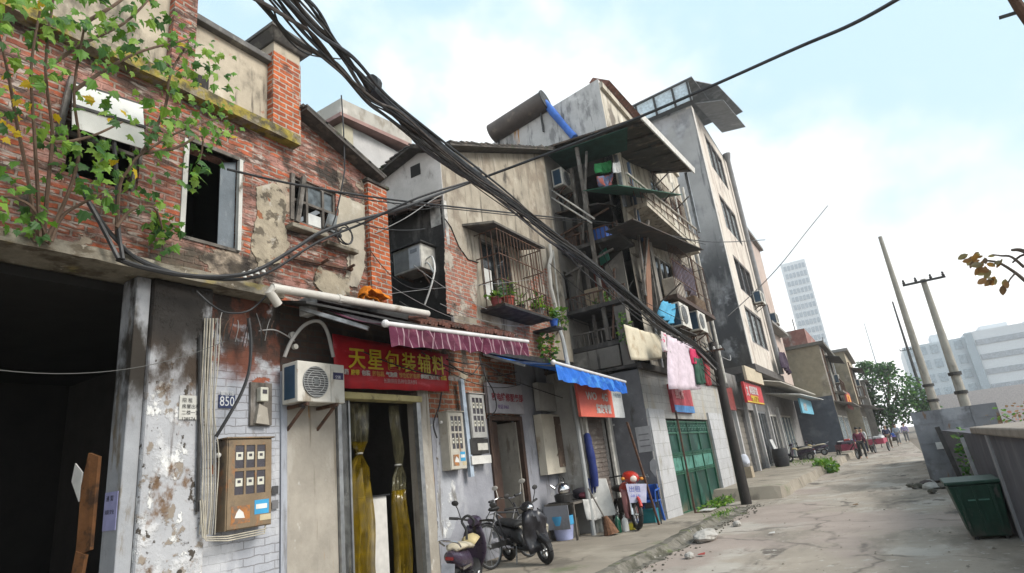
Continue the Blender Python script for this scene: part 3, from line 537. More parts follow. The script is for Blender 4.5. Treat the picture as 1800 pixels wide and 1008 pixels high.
# lean-to over the alley, with loose tiles
b = MB(); b.slab([(-6.45, 8.645, 6.86), (-8.3, 8.645, 7.03), (-8.3, 8.25, 6.84), (-6.45, 8.25, 6.66)], (0,0,.04)); lt = b.build('lean_to_roof', dkwood, C)
for i in range(5):
    b = MB(); x = -6.5 - i*.42; b.bar((x, 8.62, 6.83 - .09*(x+6.5)), (x, 8.22, 6.64 - .09*(x+6.5)), .05, .06); b.build('rafter', dkwood, lt)
b = MB()
for i in range(11):
    x = -6.42 - i*.17; z = 6.92 - .09*(x+6.5); b.slab([(x, 8.64, z+.02), (x-.15, 8.64, z+.03), (x-.15, 8.2, z-.18), (x, 8.2, z-.19)], (0,0,.03 + rnd.uniform(0,.02)))
b.build('lean_to_tiles', tile_m, lt)
b = MB(); b.box(-9.6, -9.5, 6.95, 8.62, 4, 7.0); b.build('alley_end', dark, C)
# little tiled eave above the shop fronts
b = MB()
for i in range(34):
    y = 7.15 + i*.088; z = 4.02 + .004*i; o = rnd.uniform(-.02, .02)
    b.tube([(XA-.02, y, z+.20+o), (XA+.22, y, z+.10+o), (XA+.48+o, y, z-.02+o)], .045, 6)
ev = b.build('tiled_eave', redtile, C)
b = MB(); b.slab([(XA-.02, 7.1, 4.15), (XA-.02, 10.2, 4.28), (XA+.46, 10.2, 4.07), (XA+.46, 7.1, 3.94)], (0,0,.02)); b.build('eave_board', dkwood, ev)
b = MB(); b.slab([(XA-.28, 6.9, 4.1), (XA-.28, 8.66, 4.12), (-9.5, 8.66, 4.3), (-9.5, 6.9, 4.3)], (0,0,.05)); b.build('alley_roof', dark, C)
b = MB(); b.slab([(XA-.05, 4.75, 4.02), (XA-.05, 8.3, 4.06), (XA+.62, 8.3, 3.86), (XA+.62, 4.75, 3.84)], (0,0,.03)); b.build('dark_canopy', dkmetal, A)
# ================================================================= phone shop annex
PX = -5.68
N = thing('phone_shop', 'low corner shop with roller shutter under the blue awning', 'shop', (PX, 12.8, 0))
b = MB(); wall_grid(b, 'X', PX, .2, 11.95, 13.68, .1, 3.55, [(12.14, 13.3, .1, 2.55)]); b.box(-6.4, PX-.2, 11.95, 12.1, .1, 3.55); b.build('wall', wm('pale_shop_wall', (.36,.35,.33), var=.15, layers=[((.19,.17,.14), (5,5,1), .53, .7), ((.47,.46,.44), 2, .55, .68)]), N)
b = MB(); b.box(-6.4, PX+.05, 11.9, 13.69, 3.555, 3.63); b.build('roof', dkmetal, N)
b = MB(); b.box(PX-.16, PX-.12, 12.14, 13.3, .1, 2.55)
for i in range(24): b.box(PX-.125, PX-.105, 12.15, 13.29, .12 + i*.1, .19 + i*.1)
b.build('roller_shutter', wm('brown_grey_shutter', (.155,.13,.115), rough=.6, var=.25, layers=[((.27,.24,.21), (3,3,6), .54, .68), ((.09,.06,.05), 4, .56, .7)]), N)
b = MB(); b.box(PX-.04, PX+.06, 12.06, 12.15, .1, 2.6); b.build('door_post', offw, N)
b = MB(); b.box(PX-.04, PX+.06, 13.3, 13.4, .1, 2.6); b.build('door_post', offw, N)
# ================================================================= apartment block with balconies
XD = -4.9; GD = -4.82
D = thing('apartment_block', 'cluttered cream apartment block with balconies, canopies and a green gate', 'apartment building', (XD, 18, 0))
creamD = wm('cream_render', (.52,.475,.395), rough=.9, var=.12, scale=2, layers=[((.34,.295,.235), (3,3,.6), .48, .64), ((.62,.58,.51), 1.4, .54, .66), ((.13,.11,.09), (7,7,.4), .55, .68), ((.17,.145,.12), (1.2,1.2,.8), .56, .68), ((.06,.052,.046), (2,2,.7), .58, .70), ((.115,.10,.085), (1.1,1.1,.8), .36, .56, 8.3, 5.6)], bump=.3)  # last layer paints the shade under the awnings, darker towards the bottom
greyD = wm('grey_balcony_render', (.19,.175,.155), rough=.92, var=.18, scale=2.5, layers=[((.17,.155,.14), (3,3,.9), .52, .68), ((.29,.27,.24), 2, .56, .68), ((.06,.055,.05), (7,7,.6), .56, .70)], bump=.35)  # base colour darkened to paint in the balcony shade
darkD = wm('dark_sooty_render', (.065,.06,.056), rough=.95, var=.25, scale=2.5, layers=[((.13,.12,.11), (2,2,1), .54, .68), ((.05,.047,.045), (4,4,1), .55, .7)], bump=.3)  # render colour darkened to paint in the shade of the recesses
ptD = wm('streaky_grey_parapet', (.47,.46,.45), rough=.92, var=.12, scale=2, layers=[((.24,.235,.235), (2.6,2.6,.8), .50, .64), ((.13,.13,.135), (5,5,.7), .57, .68), ((.57,.56,.55), 2, .56, .68), ((.42,.20,.06), (1.6,1.6,.15), .66, .70)], bump=.3)
tileW = wm('white_wall_tile', (.40,.39,.37), rough=.4, var=.1, brick=((.42,.41,.385), (.35,.34,.325), (.24,.23,.215), .30, .20, .008), layers=[((.36,.32,.25), (3,3,1), .50, .66), ((.20,.175,.14), (4,4,.5), .55, .68), ((.42,.24,.12), (9,9,1), .66, .72), ((.15,.135,.11), (2,2,1), .48, .62, .9, .1)], bump=.15)
b = MB()
hl = [(18.6, 20.3, 9.5, 10.7), (20.7, 22.2, 9.5, 10.7), (17.2, 19.0, 6.2, 7.5), (19.5, 21.4, 6.2, 7.5), (15.25, 16.0, 5.2, 6.25)]
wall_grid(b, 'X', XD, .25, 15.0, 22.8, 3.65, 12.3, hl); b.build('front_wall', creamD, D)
b = MB(); b.box(-12, -11.8, 13.7, 22.8, 0, 12.2); b.box(-11.8, XD-.25, 22.6, 22.8, 0, 12.2); b.box(-11.8, XD-.25, 15.3, 22.6, 12.0, 12.2); b.box(-11.8, XD-.25, 15.3, 22.6, 8.6, 8.75); b.box(-11.8, XD-.25, 15.3, 22.6, 5.0, 5.15); b.build('rear_wall', darkD, D)
b = MB(); wall_grid(b, 'Y', 15.0, .25, -12, XD-.001, 3.65, 10.6, [(-6.05, -5.25, 4.5, 6.7), (-6.1, -5.2, 7.3, 9.6)]); b.build('side_wall', darkD, D)
pL, pT = onY(858, 262, 15), onY(1042, 145, 15)
b = MB(); b.slab([(-12, 14.99, 10.6), (XD-.001, 14.99, 10.6), (XD-.001, 14.99, 12.62), (-9.05, 14.99, 12.02), (-12, 14.99, 11.6)], (0, .26, 0)); b.build('parapet', ptD, D)
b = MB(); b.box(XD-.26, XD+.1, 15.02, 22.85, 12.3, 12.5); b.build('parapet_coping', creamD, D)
b = MB(); wall_grid(b, 'X', -6.46, .2, 13.66, 15.0, 3.65, 10.4, [(13.85, 14.45, 5.2, 6.55), (14.3, 14.95, 7.2, 9.2)]); b.build('recess_wall', greyD, D)
b = MB(); b.box(-9, -8.9, 13.6, 15, 3.6, 10.4); b.box(-9, -6.66, 13.6, 15, 3.62, 3.7); b.build('recess_back', dark, D)
# ground floor of the block
b = MB(); wall_grid(b, 'X', GD, .25, 13.75, 22.4, .04, 3.62, [(14.92, 19.25, .04, 2.39)]); b.build('tiled_wall', tileW, D)
b = MB(); wall_grid(b, 'Y', 13.70, .05, -6.46, GD-.002, .04, 3.62); b.build('return_wall', wm('dark_grey_painted_wall', (.14,.14,.15), var=.2, layers=[((.21,.21,.22), 1.6, .53, .66), ((.07,.065,.06), (3,3,1), .56, .7), ((.50,.49,.47), (2.2,2.2,3), .665, .68)]), D)
b = MB(); b.box(GD, GD+.06, 13.78, 14.92, .04, 2.6); b.build('gate_pillar', wm('pale_tiled_pillar', (.47,.47,.48), rough=.5, var=.1, brick=((.48,.48,.49), (.43,.43,.44), (.3,.3,.3), .4, .3, .008), layers=[((.28,.26,.22), (4,4,1), .55, .7)]), D)
b = MB(); b.box(GD, GD+.06, 19.25, 20.9, .04, 2.6); b.build('gate_pillar', MATS['pale_tiled_pillar'], D)
gt = MB(); gt.box(GD-.12, GD-.09, 14.95, 19.22, .07, 2.36); gt = gt.build('gate', wm('green_gate_paint', (.011,.05,.038), rough=.45, var=.25, layers=[((.03,.13,.10), 1.6, .52, .66), ((.09,.07,.045), (5,5,2), .60, .72), ((.16,.14,.10), (2,2,2), .45, .6, .5, .1)], bump=.12), D)
b = MB()
for i in range(5): y = 14.97 + i*1.05; b.box(GD-.09, GD-.05, y, y+.05, .07, 2.36)
for z in (.07, .98, 1.03, 1.42, 1.47, 2.0, 2.3): b.box(GD-.088, GD-.055, 14.97, 19.2, z, z+.035)
b.build('gate_frame', greenp, gt)
b = MB(); b.box(GD-.089, GD-.08, 15.0, 19.2, 1.08, 1.41); b.build('gate_panel', wm('pale_green_panel', (.09,.25,.20), rough=.5, var=.3, layers=[((.04,.13,.10), (6,6,4), .5, .62)]), gt)
b = MB()
for i in range(42):
    y = 15.02 + i*.0995; b.bar((GD-.07, y, 2.03), (GD-.07, y, 2.3), .013); b.bar((GD-.07, y, 1.46), (GD-.07, y, 1.54), .03)
for i in range(14):
    y = 15.1 + i*.3; b.torus((GD-.065, y, 2.16), .07, .01, 'X', 10, 5)
b.bar((GD-.07,15.0,2.04),(GD-.07,19.2,2.04),.014); b.bar((GD-.07,15.0,2.16),(GD-.07,19.2,2.16),.012); b.bar((GD-.07,15.0,1.5),(GD-.07,19.2,1.5),.012); b.build('gate_scrollwork', pm('gate_scroll_green', (.06,.17,.13), .4), gt)
b = MB(); b.box(-12, GD+.12, 13.7, 22.75, 3.55, 3.70); b.build('floor_band', darkD, D)
# top canopy over the street side
cA, cB = Vector((-3.5, 13.55, 9.88)), Vector((-3.55, 19.1, 10.55)); cC, cD_ = Vector((-4.95, 19.6, 11.2)), Vector((-6.5, 13.6, 10.2))
brownc = wm('rusty_brown_canopy', (.06,.043,.035), rough=.85, var=.35, scale=4, layers=[((.17,.12,.085), (2,5,2), .54, .66), ((.04,.038,.037), 2.5, .52, .66), ((.25,.21,.16), (4,9,4), .66, .70)], bump=.3)
b = MB(); b.slab([cA, cB, cC, cD_], (0, 0, .05)); cn = b.build('top_canopy', brownc, D)
for i in range(6):
    t = (i+.3)/6; b = MB(); b.bar(cA.lerp(cB, t) - Vector((0,0,.05)), cD_.lerp(cC, t) - Vector((0,0,.05)), .06, .07); b.build('canopy_joist', brownc, cn)
b = MB(); b.slab([cA + Vector((.03,.05,-.02)), cB + Vector((.03,.15,-.02)), cB + Vector((.06,.15,.17)), cA + Vector((.06,.05,.15))], (-.04,0,0)); b.build('fascia', pm('white_fascia_paint', (.66,.64,.60), .7, var=.15), cn)  # fascia in its own plain white
b = MB(); b.slab([(-6.3,13.62,9.95), (-3.9,13.62,9.80), (-4.4,14.9,9.9), (-6.4,14.9,10.05)], (0,0,.02)); b.build('green_lining', wm('dark_green_sheet', (.02,.06,.045), var=.4), cn)
for (y, x) in ((13.75, -5.45), (15.05, -4.8), (18.9, -3.75)):
    b = MB(); b.bar((x, y, 8.3 if y > 14 else 4.4), (x, y, 9.95 if y < 18 else 10.5), .09); b.build('canopy_post', timber if y < 14 else steel, cn)
o0, o1 = onX(1086, 326, -3.85), onX(1199, 343, -3.85); b = MB(); b.slab([(-4.9, o0.y+.5, o0.z+.42), o0, o1, (-4.9, o1.y+.6, o1.z+.42)], (0,0,.02)); ga = b.build('green_awning', wm('green_tarpaulin', (.012,.085,.05), rough=.7, var=.3, layers=[((.02,.045,.035), 2, .52, .64)]), D)
# third floor balcony
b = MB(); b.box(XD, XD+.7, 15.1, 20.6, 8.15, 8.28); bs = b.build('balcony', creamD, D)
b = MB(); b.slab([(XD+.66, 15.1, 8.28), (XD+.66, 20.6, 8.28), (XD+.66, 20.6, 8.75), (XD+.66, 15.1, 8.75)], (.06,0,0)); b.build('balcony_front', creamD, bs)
b = MB(); q0, q1 = Vector((XD+.75, 13.6, 8.55)), Vector((XD+.75, 20.8, 9.05)); b.cyl(q0, q1, .035, 8); b.build('railing', pm('pale_rail', (.42,.38,.32), .6, var=.3), bs)
b = MB(); b.bar(q0 - Vector((0,0,.28)), q1 - Vector((0,0,.30)), .02)
for i in range(12):
    t = (i+.5)/12; p = q0.lerp(q1, t); b.bar(p, (p.x, p.y, 8.28 if p.y > 15 else 8.0), .018)
b.build('balusters', rust, bs)
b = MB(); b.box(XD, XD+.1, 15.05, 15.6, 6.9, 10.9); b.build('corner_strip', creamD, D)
b = MB(); b.bar((XD+.35, 15.2, 7.2), (XD+.35, 15.25, 9.7), .07); b.build('blue_pipe', pm('dark_blue_pipe', (.05,.09,.16), .5), D)
b = MB(); b.cyl((XD+.25, 22.2, 3.7), (XD+.25, 22.2, 11.5), .05, 8); b.build('drain_pipe', offw, D)
b = MB(); b.cyl((XD+.16, 21.0, 6.0), (XD+.16, 21.0, 11.3), .03, 8); b.build('drain_pipe', offw, D)
def glazed(root, X, y0, y1, z0, z1, n=2, fm=None, gm=None, bar=.05, deep=.1):
    b = MB(); b.box(X-deep, X-.02, y0, y0+bar, z0, z1); b.box(X-deep, X-.02, y1-bar, y1, z0, z1); b.box(X-deep, X-.02, y0+bar, y1-bar, z1-bar, z1); b.box(X-deep, X-.02, y0+bar, y1-bar, z0, z0+bar)
    for i in range(1, n): y = y0 + (y1-y0)*i/n; b.box(X-deep, X-.022, y-bar/2, y+bar/2, z0+bar, z1-bar)
    f = b.build('window', fm or offw, root)
    for i in range(n):
        a, c = y0 + (y1-y0)*i/n + bar*.5, y0 + (y1-y0)*(i+1)/n - bar*.5
        b = MB(); b.box(X-deep+.03, X-deep+.04, a, c, z0+bar, z1-bar); b.build('pane', gm or glass, f)
    return f
for h_ in hl[:4]: glazed(D, XD, *h_, n=3)
glazed(D, XD, *hl[4], n=1, fm=timber, gm=dark)
# second awning, cage and clutter below it
o0, o1 = onX(1113, 386, -3.85), onX(1237, 440, -3.85); b = MB(); b.slab([(XD, o0.y+.9, o0.z+.28), o0, o1, (XD, o1.y+.5, o1.z+.28)], (0,0,.03)); a2 = b.build('sheet_awning', wm('rusted_dark_sheet', (.04,.034,.03), rough=.8, var=.4, layers=[((.10,.065,.045), 3, .54, .68)]), D)
b = MB(); X2 = XD+.55
for i in range(26): y = 16.9 + i*.17; b.bar((X2, y, 5.95), (X2, y, 7.75), .016)
for z in (5.95, 6.5, 7.1, 7.72): b.bar((X2, 16.9, z), (X2, 21.2, z), .022)
for y in (16.9, 21.2):
    for z in (5.95, 7.72): b.bar((X2, y, z), (XD, y, z), .022)
cg2 = b.build('window_cage', rust, D)
b = MB(); b.box(XD, X2+.02, 16.8, 21.3, 5.82, 5.94); b.build('cage_shelf', dkwood, cg2)
for (y0, y1, z0, z1, m) in ((17.2, 18.1, 6.0, 6.6, wm('pale_mattress', (.42,.38,.33))), (19.3, 20.6, 6.0, 6.4, wm('brown_box', (.26,.19,.13)))):
    b = MB(); b.box(XD+.08, X2-.05, y0, y1, z0, z1); b.build('stored_bundle', m, cg2, bevel=.05)
b = MB(); b.slab([(XD+.12, 15.1, 5.2), (XD+.12, 15.5, 5.2), (XD+.40, 15.6, 7.5), (XD+.40, 15.2, 7.5)], (.04,0,0)); b.build('leaning_plank', wm('reddish_plank', (.24,.13,.085), var=.2), D)
for (a, c) in (((XD+.35, 14.4, 5.6), (XD+.5, 15.6, 7.9)), ((XD+.2, 15.7, 4.0), (XD+.25, 15.9, 7.4)), ((XD+.45, 14.2, 5.4), (XD+.4, 14.9, 8.1))):
    b = MB(); b.bar(a, c, .06); b.build('prop_pole', timber, D)
b = MB(); b.box(XD, XD+.02, 15.9, 17.0, 3.75, 5.4); b.build('balcony_wall', greyD, D)
b = MB(); b.box(XD-.05, XD+.28, 16.0, 16.28, 3.7, 8.0); b.build('pilaster', greyD, D)
# recess balconies between the gable house and the block
for (z, y0, h_) in ((5.25, 13.62, .10), (4.25, 13.72, .12), (7.05, 13.9, .10)):
    b = MB(); b.box(-6.45, -4.72, y0, 14.98, z, z+h_); bl = b.build('recess_slab', darkD, D)
    b = MB(); zz = z + h_
    for i in range(14): x = -6.35 + i*.122; b.bar((x, y0+.04, zz), (x, y0+.04, zz+.34), .018)
    b.bar((-6.42, y0+.04, zz+.34), (-4.75, y0+.04, zz+.34), .035); b.build('railing', timber if z < 5 else rust, bl)
b = MB(); b.box(-6.44, -5.2, 13.66, 13.74, 3.72, 4.22); b.build('balcony_panel', greyD, D)
b = MB(); b.box(-5.16, -4.86, 13.7, 13.95, 3.7, 5.2); b.build('pilaster', greyD, D)
b = MB(); b.slab([(-5.55, 14.6, 5.36), (-5.0, 14.6, 5.36), (-5.0, 14.6, 6.9), (-5.55, 14.6, 6.6)], (0,.05,0)); b.build('board_screen', greyD, D)
b = MB(); b.box(-6.05, -5.75, 14.95, 14.99, 5.36, 6.8); b.build('red_door', wm('dark_red_door', (.14,.035,.025), var=.2), D)
b = MB(); b.slab([(-5.7, 14.7, 6.7), (-5.3, 14.4, 6.7), (-5.35, 14.4, 7.05), (-5.7, 14.7, 7.05)], (0,.05,0)); b.build('green_basket', pm('sea_green_plastic', (.06,.28,.2), .5), D)
for (x, y, z0, z1) in ((-5.5, 13.85, 5.4, 8.9), (-5.95, 14.2, 4.4, 9.6)):
    b = MB(); b.bar((x, y, z0), (x+.05, y, z1), .08); b.build('timber_post', timber, D)
for k in range(2):      # drying rails
    b = MB(); a, c = (onY(965, 345, 13.9) if k else onY(970, 335, 13.9)), (onX(1045, 385, -4.9) if not k else onX(1040, 392, -5.0))
    b.cyl(a, c, .022, 6); b.build('drying_rail', offw, D)
# rooftop of the block
b = MB(); t0, t1 = onY(866, 236, 14.9), onY(958, 178, 14.9); b.cyl(t0, t1, .34, 18); tk = b.build('water_tank', wm('dark_brown_tank', (.085,.068,.06), rough=.6, var=.25, layers=[((.14,.11,.09), 3, .54, .68)]), D, smooth=True)
b = MB(); d = (t1-t0).normalized(); b.cyl(t1, t1 + d*.04, .37, 18); b.build('tank_end', dkmetal, tk)
b = MB(); b.bar(t0.lerp(t1,.1) - Vector((0,0,1)), t0.lerp(t1,.1), .05); b.bar(t0.lerp(t1,.9) - Vector((0,0,1)), t0.lerp(t1,.9), .05); b.build('tank_stand', dkmetal, tk)
b = MB(); q = [onY(958,180,14.92), onY(972,198,14.9), onY(992,222,14.88), onY(1010,242,14.9)]; b.tube(q, [.10,.13,.11,.12], 10); b.build('blue_tarpaulin', wm('blue_tarp', (.035,.12,.42), rough=.6, var=.3, layers=[((.2,.3,.5), 5, .6, .68)]), D, smooth=True)
b = MB(); b.slab([(XD+.1, 15.3, 12.5), (XD+.25, 15.3, 12.62), (XD+.25, 19.5, 12.9), (XD+.1, 19.5, 12.8)], (-.5, 0, .35)); b.build('roof_eave', redtile, D)
# more grilles, pipes and poles on the block
for (yy, x, z0, z1, r_, m) in ((15.75, XD+.06, 3.7, 9.0, .04, steel), (16.6, XD+.10, 3.7, 8.1, .05, offw), (18.45, XD+.05, 3.7, 5.9, .03, rust), (19.7, XD+.08, 3.7, 6.0, .045, dkmetal), (21.7, XD+.07, 3.7, 10.8, .035, rust)):
    b = MB(); b.cyl((x, yy, z0), (x, yy+.03, z1), r_, 8); b.build('wall_pipe', m, D)
for (z, y0_, y1_) in ((3.95, 15.2, 20.5), (5.55, 15.9, 21.5), (8.0, 17, 22)):
    b = MB(); b.tube([(XD+.06, y0_ + (y1_-y0_)*i/9, z + .06*math.sin(i*1.7)) for i in range(10)], .014, 5); b.build('wall_wire', cable_m, D)
for (y0_, y1_, z0_, z1_) in ((18.5, 20.4, 9.4, 10.8), (20.6, 22.3, 9.4, 10.8)):
    b = MB()
    for i in range(12): y = y0_ + (y1_-y0_)*i/11; b.bar((XD+.12, y, z0_), (XD+.12, y, z1_), .02)
    for z in (z0_, (z0_+z1_)/2, z1_): b.bar((XD+.12, y0_, z), (XD+.12, y1_, z), .025)
    b.build('window_grille', rust, D)
for (y, z, l_) in ((16.2, 8.95, 1.6), (17.4, 9.0, 1.5), (18.6, 9.05, 1.4), (15.6, 5.5, 1.3)):
    b = MB(); b.cyl((XD+.4, y, z), (XD+.4+l_*.6, y-.5, z+.25), .02, 6); b.build('drying_pole', timber, D)
b = MB(); b.slab([(XD, 16.4, 4.9), (XD+.7, 15.9, 4.72), (XD+.7, 17.6, 4.75), (XD, 18.2, 4.95)], (0,0,.03)); b.build('small_awning', MATS['rusted_dark_sheet'], D)
b = MB(); b.slab([(XD+.02, 19.0, 4.0), (XD+.02, 20.6, 4.0), (XD+.02, 20.6, 5.1), (XD+.02, 19.0, 5.1)], (.03,0,0)); b.build('boarded_window', timber, D)
for i in range(5):
    b = MB(); y = 19.1+i*.32; b.bar((XD+.08, y, 3.95), (XD+.08, y, 5.15), .025); b.build('window_bar', rust, D)
b = MB(); b.slab([(-6.4, 13.75, 8.2), (-5.1, 13.75, 8.05), (-5.0, 14.8, 8.3), (-6.4, 14.8, 8.4)], (0,0,.04)); b.build('sheet_cover', MATS['rusted_dark_sheet'], D)
for (a_, c_, m) in (((-6.2,13.8,5.36),(-5.9,13.9,7.0),timber), ((-5.7,13.75,7.2),(-5.2,13.8,9.7),timber), ((-5.3,13.7,4.4),(-5.0,13.8,6.2),rust), ((-6.4,13.9,7.6),(-4.9,13.9,7.9),rust), ((-6.4,13.8,6.4),(-4.95,13.85,6.75),timber)):
    b = MB(); b.bar(a_, c_, .05); b.build('loose_pole', m, D)
for (x0_, x1_, z0_, z1_, m) in ((-6.0,-5.6,5.36,5.9,wm('pale_carton', (.33,.26,.18), var=.2)), (-5.5,-5.1,7.16,7.5,bluep), (-6.3,-6.0,7.16,7.7,dkwood)):
    b = MB(); b.box(x0_, x1_, 13.95, 14.4, z0_, z1_); b.build('stored_box', m, D, bevel=.02)
# ================================================================= pale roof storey behind the brick house
Pn = thing('rooftop_storey', 'pale concrete roof storey with a red trimmed parapet behind the brick gable', 'rooftop room', (-9, 9.5, 0))
XP = -9.0; k0, k1, k2 = onX(603, 168, XP), onX(722, 215, XP), onX(548, 215, XP)
ZT = 10.45; ZB = 9.95
palw = wm('pale_concrete_wall', (.47,.46,.455), rough=.9, var=.1, scale=1.5, layers=[((.38,.375,.37), (1.5,1.5,.8), .5, .68), ((.54,.53,.52), 1.2, .54, .68), ((.24,.235,.23), (5,5,.6), .62, .74)], bump=.2)
y0, y1 = 8.45, 10.85
b = MB(); b.box(-14, XP-.22, y0+.22, y1, 4, ZB+.002); b.build('wall', palw, Pn)
b = MB(); b.slab([(XP, y0, ZB), (-14, y0-.0, ZB), (-14, y1+.1, ZB), (XP, y1+.1, ZB+.28)], (0,0,.42)); b.build('parapet', stuccoA if False else wm('weathered_grey_parapet', (.40,.38,.34), var=.15, layers=[((.26,.23,.19), (2,2,1), .52, .68), ((.50,.47,.43), 2, .56, .68)]), Pn)
b = MB(); b.slab([(XP+.05, y0-.06, ZB-.10), (-14, y0-.06, ZB-.10), (-14, y1+.12, ZB-.10), (XP+.05, y1+.12, ZB+.17)], (0,0,.098)); b.build('trim', wm('faded_red_trim', (.30,.19,.17), var=.2), Pn)
b = MB(); b.box(-9.5, XP-.15, y0+.15, y0+.5, 4, ZB-.1); b.build('corner_pier', wm('yellowish_pier', (.40,.37,.28), var=.15), Pn)
b = MB(); b.slab([(XP+.02, y1+.12, 9.3), (XP+.02, y1+.5, 9.5), (XP+.02, y1+.5, 10.5), (XP+.02, y1+.12, 10.2)], (-.06, 0, 0)); b.build('satellite_panel', wm('grey_panel', (.28,.285,.29), var=.15), Pn)
b = MB(); b.bar((XP+.02, y1+.55, 9.2), (XP+.02, y1+.55, 10.6), .1); b.build('white_post', white, Pn)
b = MB(); b.box(-12, -9.4, y1+.5, y1+2.2, 4, 10.15); b.build('rear_block', wm('brownish_render', (.29,.245,.21), var=.2), Pn)
# ================================================================= tall tower house
T = thing('tower_house', 'tall narrow grey tower house with pinkish street front and a sheet roof', 'apartment building', (-4.6, 32, 0))
XT = -4.6
greyT = wm('smoky_grey_render', (.37,.36,.35), rough=.92, var=.14, scale=1.2, layers=[((.23,.23,.24), (.5,.5,.35), .50, .64), ((.13,.13,.135), (2.5,2.5,.2), .55, .68), ((.075,.075,.08), (.9,.9,.35), .36, .54, 12.5, 9.0), ((.42,.42,.43), .8, .52, .66), ((.15,.14,.135), (4,4,.25), .60, .74), ((.06,.055,.05), (1,1,.6), .40, .56, 7.0, 4.8)], bump=.25)  # grey render, darker towards the bottom
pinkT = wm('pinkish_front_tile', (.60,.545,.48), rough=.8, var=.08, scale=1.2, layers=[((.42,.345,.295), (2.5,2.5,.3), .50, .66), ((.30,.25,.215), (.7,.7,.5), .56, .68), ((.66,.60,.54), 1, .52, .66), ((.36,.30,.26), (6,6,.35), .62, .74)], bump=.15)
wins = [(30.2, 34.2, 15.7, 17.75), (30.2, 34.2, 12.2, 14.15), (30.0, 34.3, 8.8, 10.65), (29.7, 34.2, 6.1, 7.95)]
b = MB(); wall_grid(b, 'X', XT, .25, 28.02, 36.2, 4.9, 18.3, wins); b.build('front_wall', pinkT, T)
b = MB(); wall_grid(b, 'Y', 28.0, .25, -9.6, XT+.02, 4.2, 18.2, [(-9.5, -8.35, 8.5, 14.5)]); b.box(-9.6, -9.4, 28.25, 36, 4, 18.2); b.build('side_wall', greyT, T)
b = MB(); b.box(-9.4, XT-.25, 28.3, 36.1, 18.0, 18.2); b.box(-9.4, XT-.25, 36.0, 36.2, 4.9, 18.2); b.box(-8.2, -8.1, 28.3, 36, 4.9, 18); b.build('roof_slab', darkD, T)
for z in (15, 11.5, 8.4, 5.4):
    pass
b = MB(); b.box(XT, XT+.05, 28.0, 28.35, 4.9, 18.3); b.build('corner_strip', wm('pale_corner_strip', (.58,.55,.51), var=.1), T)
wf_m = pm('bronze_window_frame', (.12,.105,.10), .5); pane_t = pm('bright_window_glass', (.38,.42,.43), .08, var=.5)
for i, h_ in enumerate(wins): glazed(T, XT, *h_, n=3, fm=wf_m, gm=pane_t if i != 2 else glass, bar=.09, deep=.16)
b = MB(); b.box(-9.6, XT+.15, 27.95, 36.3, 4.55, 4.88); b.build('overhang', wm('dark_stained_overhang', (.10,.09,.085), var=.3), T)
b = MB(); b.cyl((XT+.22, 35.2, 4.9), (XT+.22, 35.2, 18.1), .13, 10); b.lathe([(.13, 18.0), (.24, 18.5), (.22, 18.5)], (XT+.22, 35.2, 0), 'Z', 10); b.build('drain_pipe', wm('grey_drain', (.24,.24,.245), var=.2), T)
b = MB(); b.box(-9.6, XT, 28.3, 36.0, 18.3, 18.5); b.build('terrace_wall', greyT, T)
sheet = wm('grey_roof_sheet', (.17,.175,.18), rough=.6, var=.2, layers=[((.26,.265,.27), 1, .52, .66), ((.10,.10,.10), (1,3,1), .56, .68)], bump=.1, wave=('Y', 4.0, (.12,.125,.13)))
rp = [onY(1105, 190, 27.3), onY(1216, 136, 27.3)]
b = MB(); b.slab([rp[0], rp[1], (-3.9, 33.5, 20.0), (-8, 33.5, 19.8)], (0,0,.06)); rf = b.build('sheet_roof', sheet, T)
b = MB(); b.slab([(-4.3, 27.7, 19.55), (-3.3, 30.0, 20.0), (-2.9, 35.5, 21.0), (-4.2, 35.5, 20.8)], (0,0,.05)); b.build('lower_sheet', sheet, rf)
b = MB(); b.slab([(-4.4, 28.4, 18.55), (-3.1, 28.8, 18.35), (-3.0, 35.8, 20.1), (-4.4, 35.8, 20.3)], (0,0,.05)); b.build('lower_sheet', sheet, rf)
for x in (-7.2, -6.2, -5.2, -4.4):
    b = MB(); b.bar((x, 27.42, 18.2), (x, 27.42, 19.35 - .055*abs(x+4)), .10); b.build('roof_post', dkmetal, T)
b = MB(); b.slab([rp[0] + Vector((.25,.12,-.02)), rp[1] + Vector((-.25,.12,-.02)), (rp[1].x-.25, 27.5, 18.32), (rp[0].x+.25, 27.5, 18.25)], (0,.04,0)); b.build('roof_screen', pm('pale_blue_sheet', (.62,.72,.78), .4, var=.2), T)
# lower pink house joined to the tower
U = thing('pink_house', 'pinkish five storey house joined to the tower, beyond its drain pipe', 'apartment building', (-4.6, 40, 0))
b = MB(); wall_grid(b, 'X', XT-.35, .25, 36.22, 44.5, 4.9, 14.7, [(38.0, 41.5, 8.6, 10.1), (38.0, 41.5, 5.9, 7.2)]); b.box(-9.5, XT-.6, 36.25, 44.5, 14.4, 14.6); b.box(-9.5, XT-.6, 44.3, 44.5, 4.9, 14.4); b.build('front_wall', wm('dull_pink_render', (.47,.38,.335), var=.12, layers=[((.36,.28,.24), (1.5,1.5,.5), .52, .68), ((.25,.21,.19), (4,4,.4), .60, .72)]), U)
b = MB(); b.box(XT-.45, XT-.1, 36.3, 44.6, 14.7, 14.9); b.build('coping', wm('grey_coping', (.25,.24,.23)), U)
glazed(U, XT-.35, 38.0, 41.5, 8.6, 10.1, n=3, fm=wf_m); glazed(U, XT-.35, 38.0, 41.5, 5.9, 7.2, n=3, fm=wf_m)
b = MB(); b.box(XT-.35, XT+.2, 37.0, 43.5, 8.1, 8.25); b.build('ledge', wm('grey_coping', (.25,.24,.23)), U)
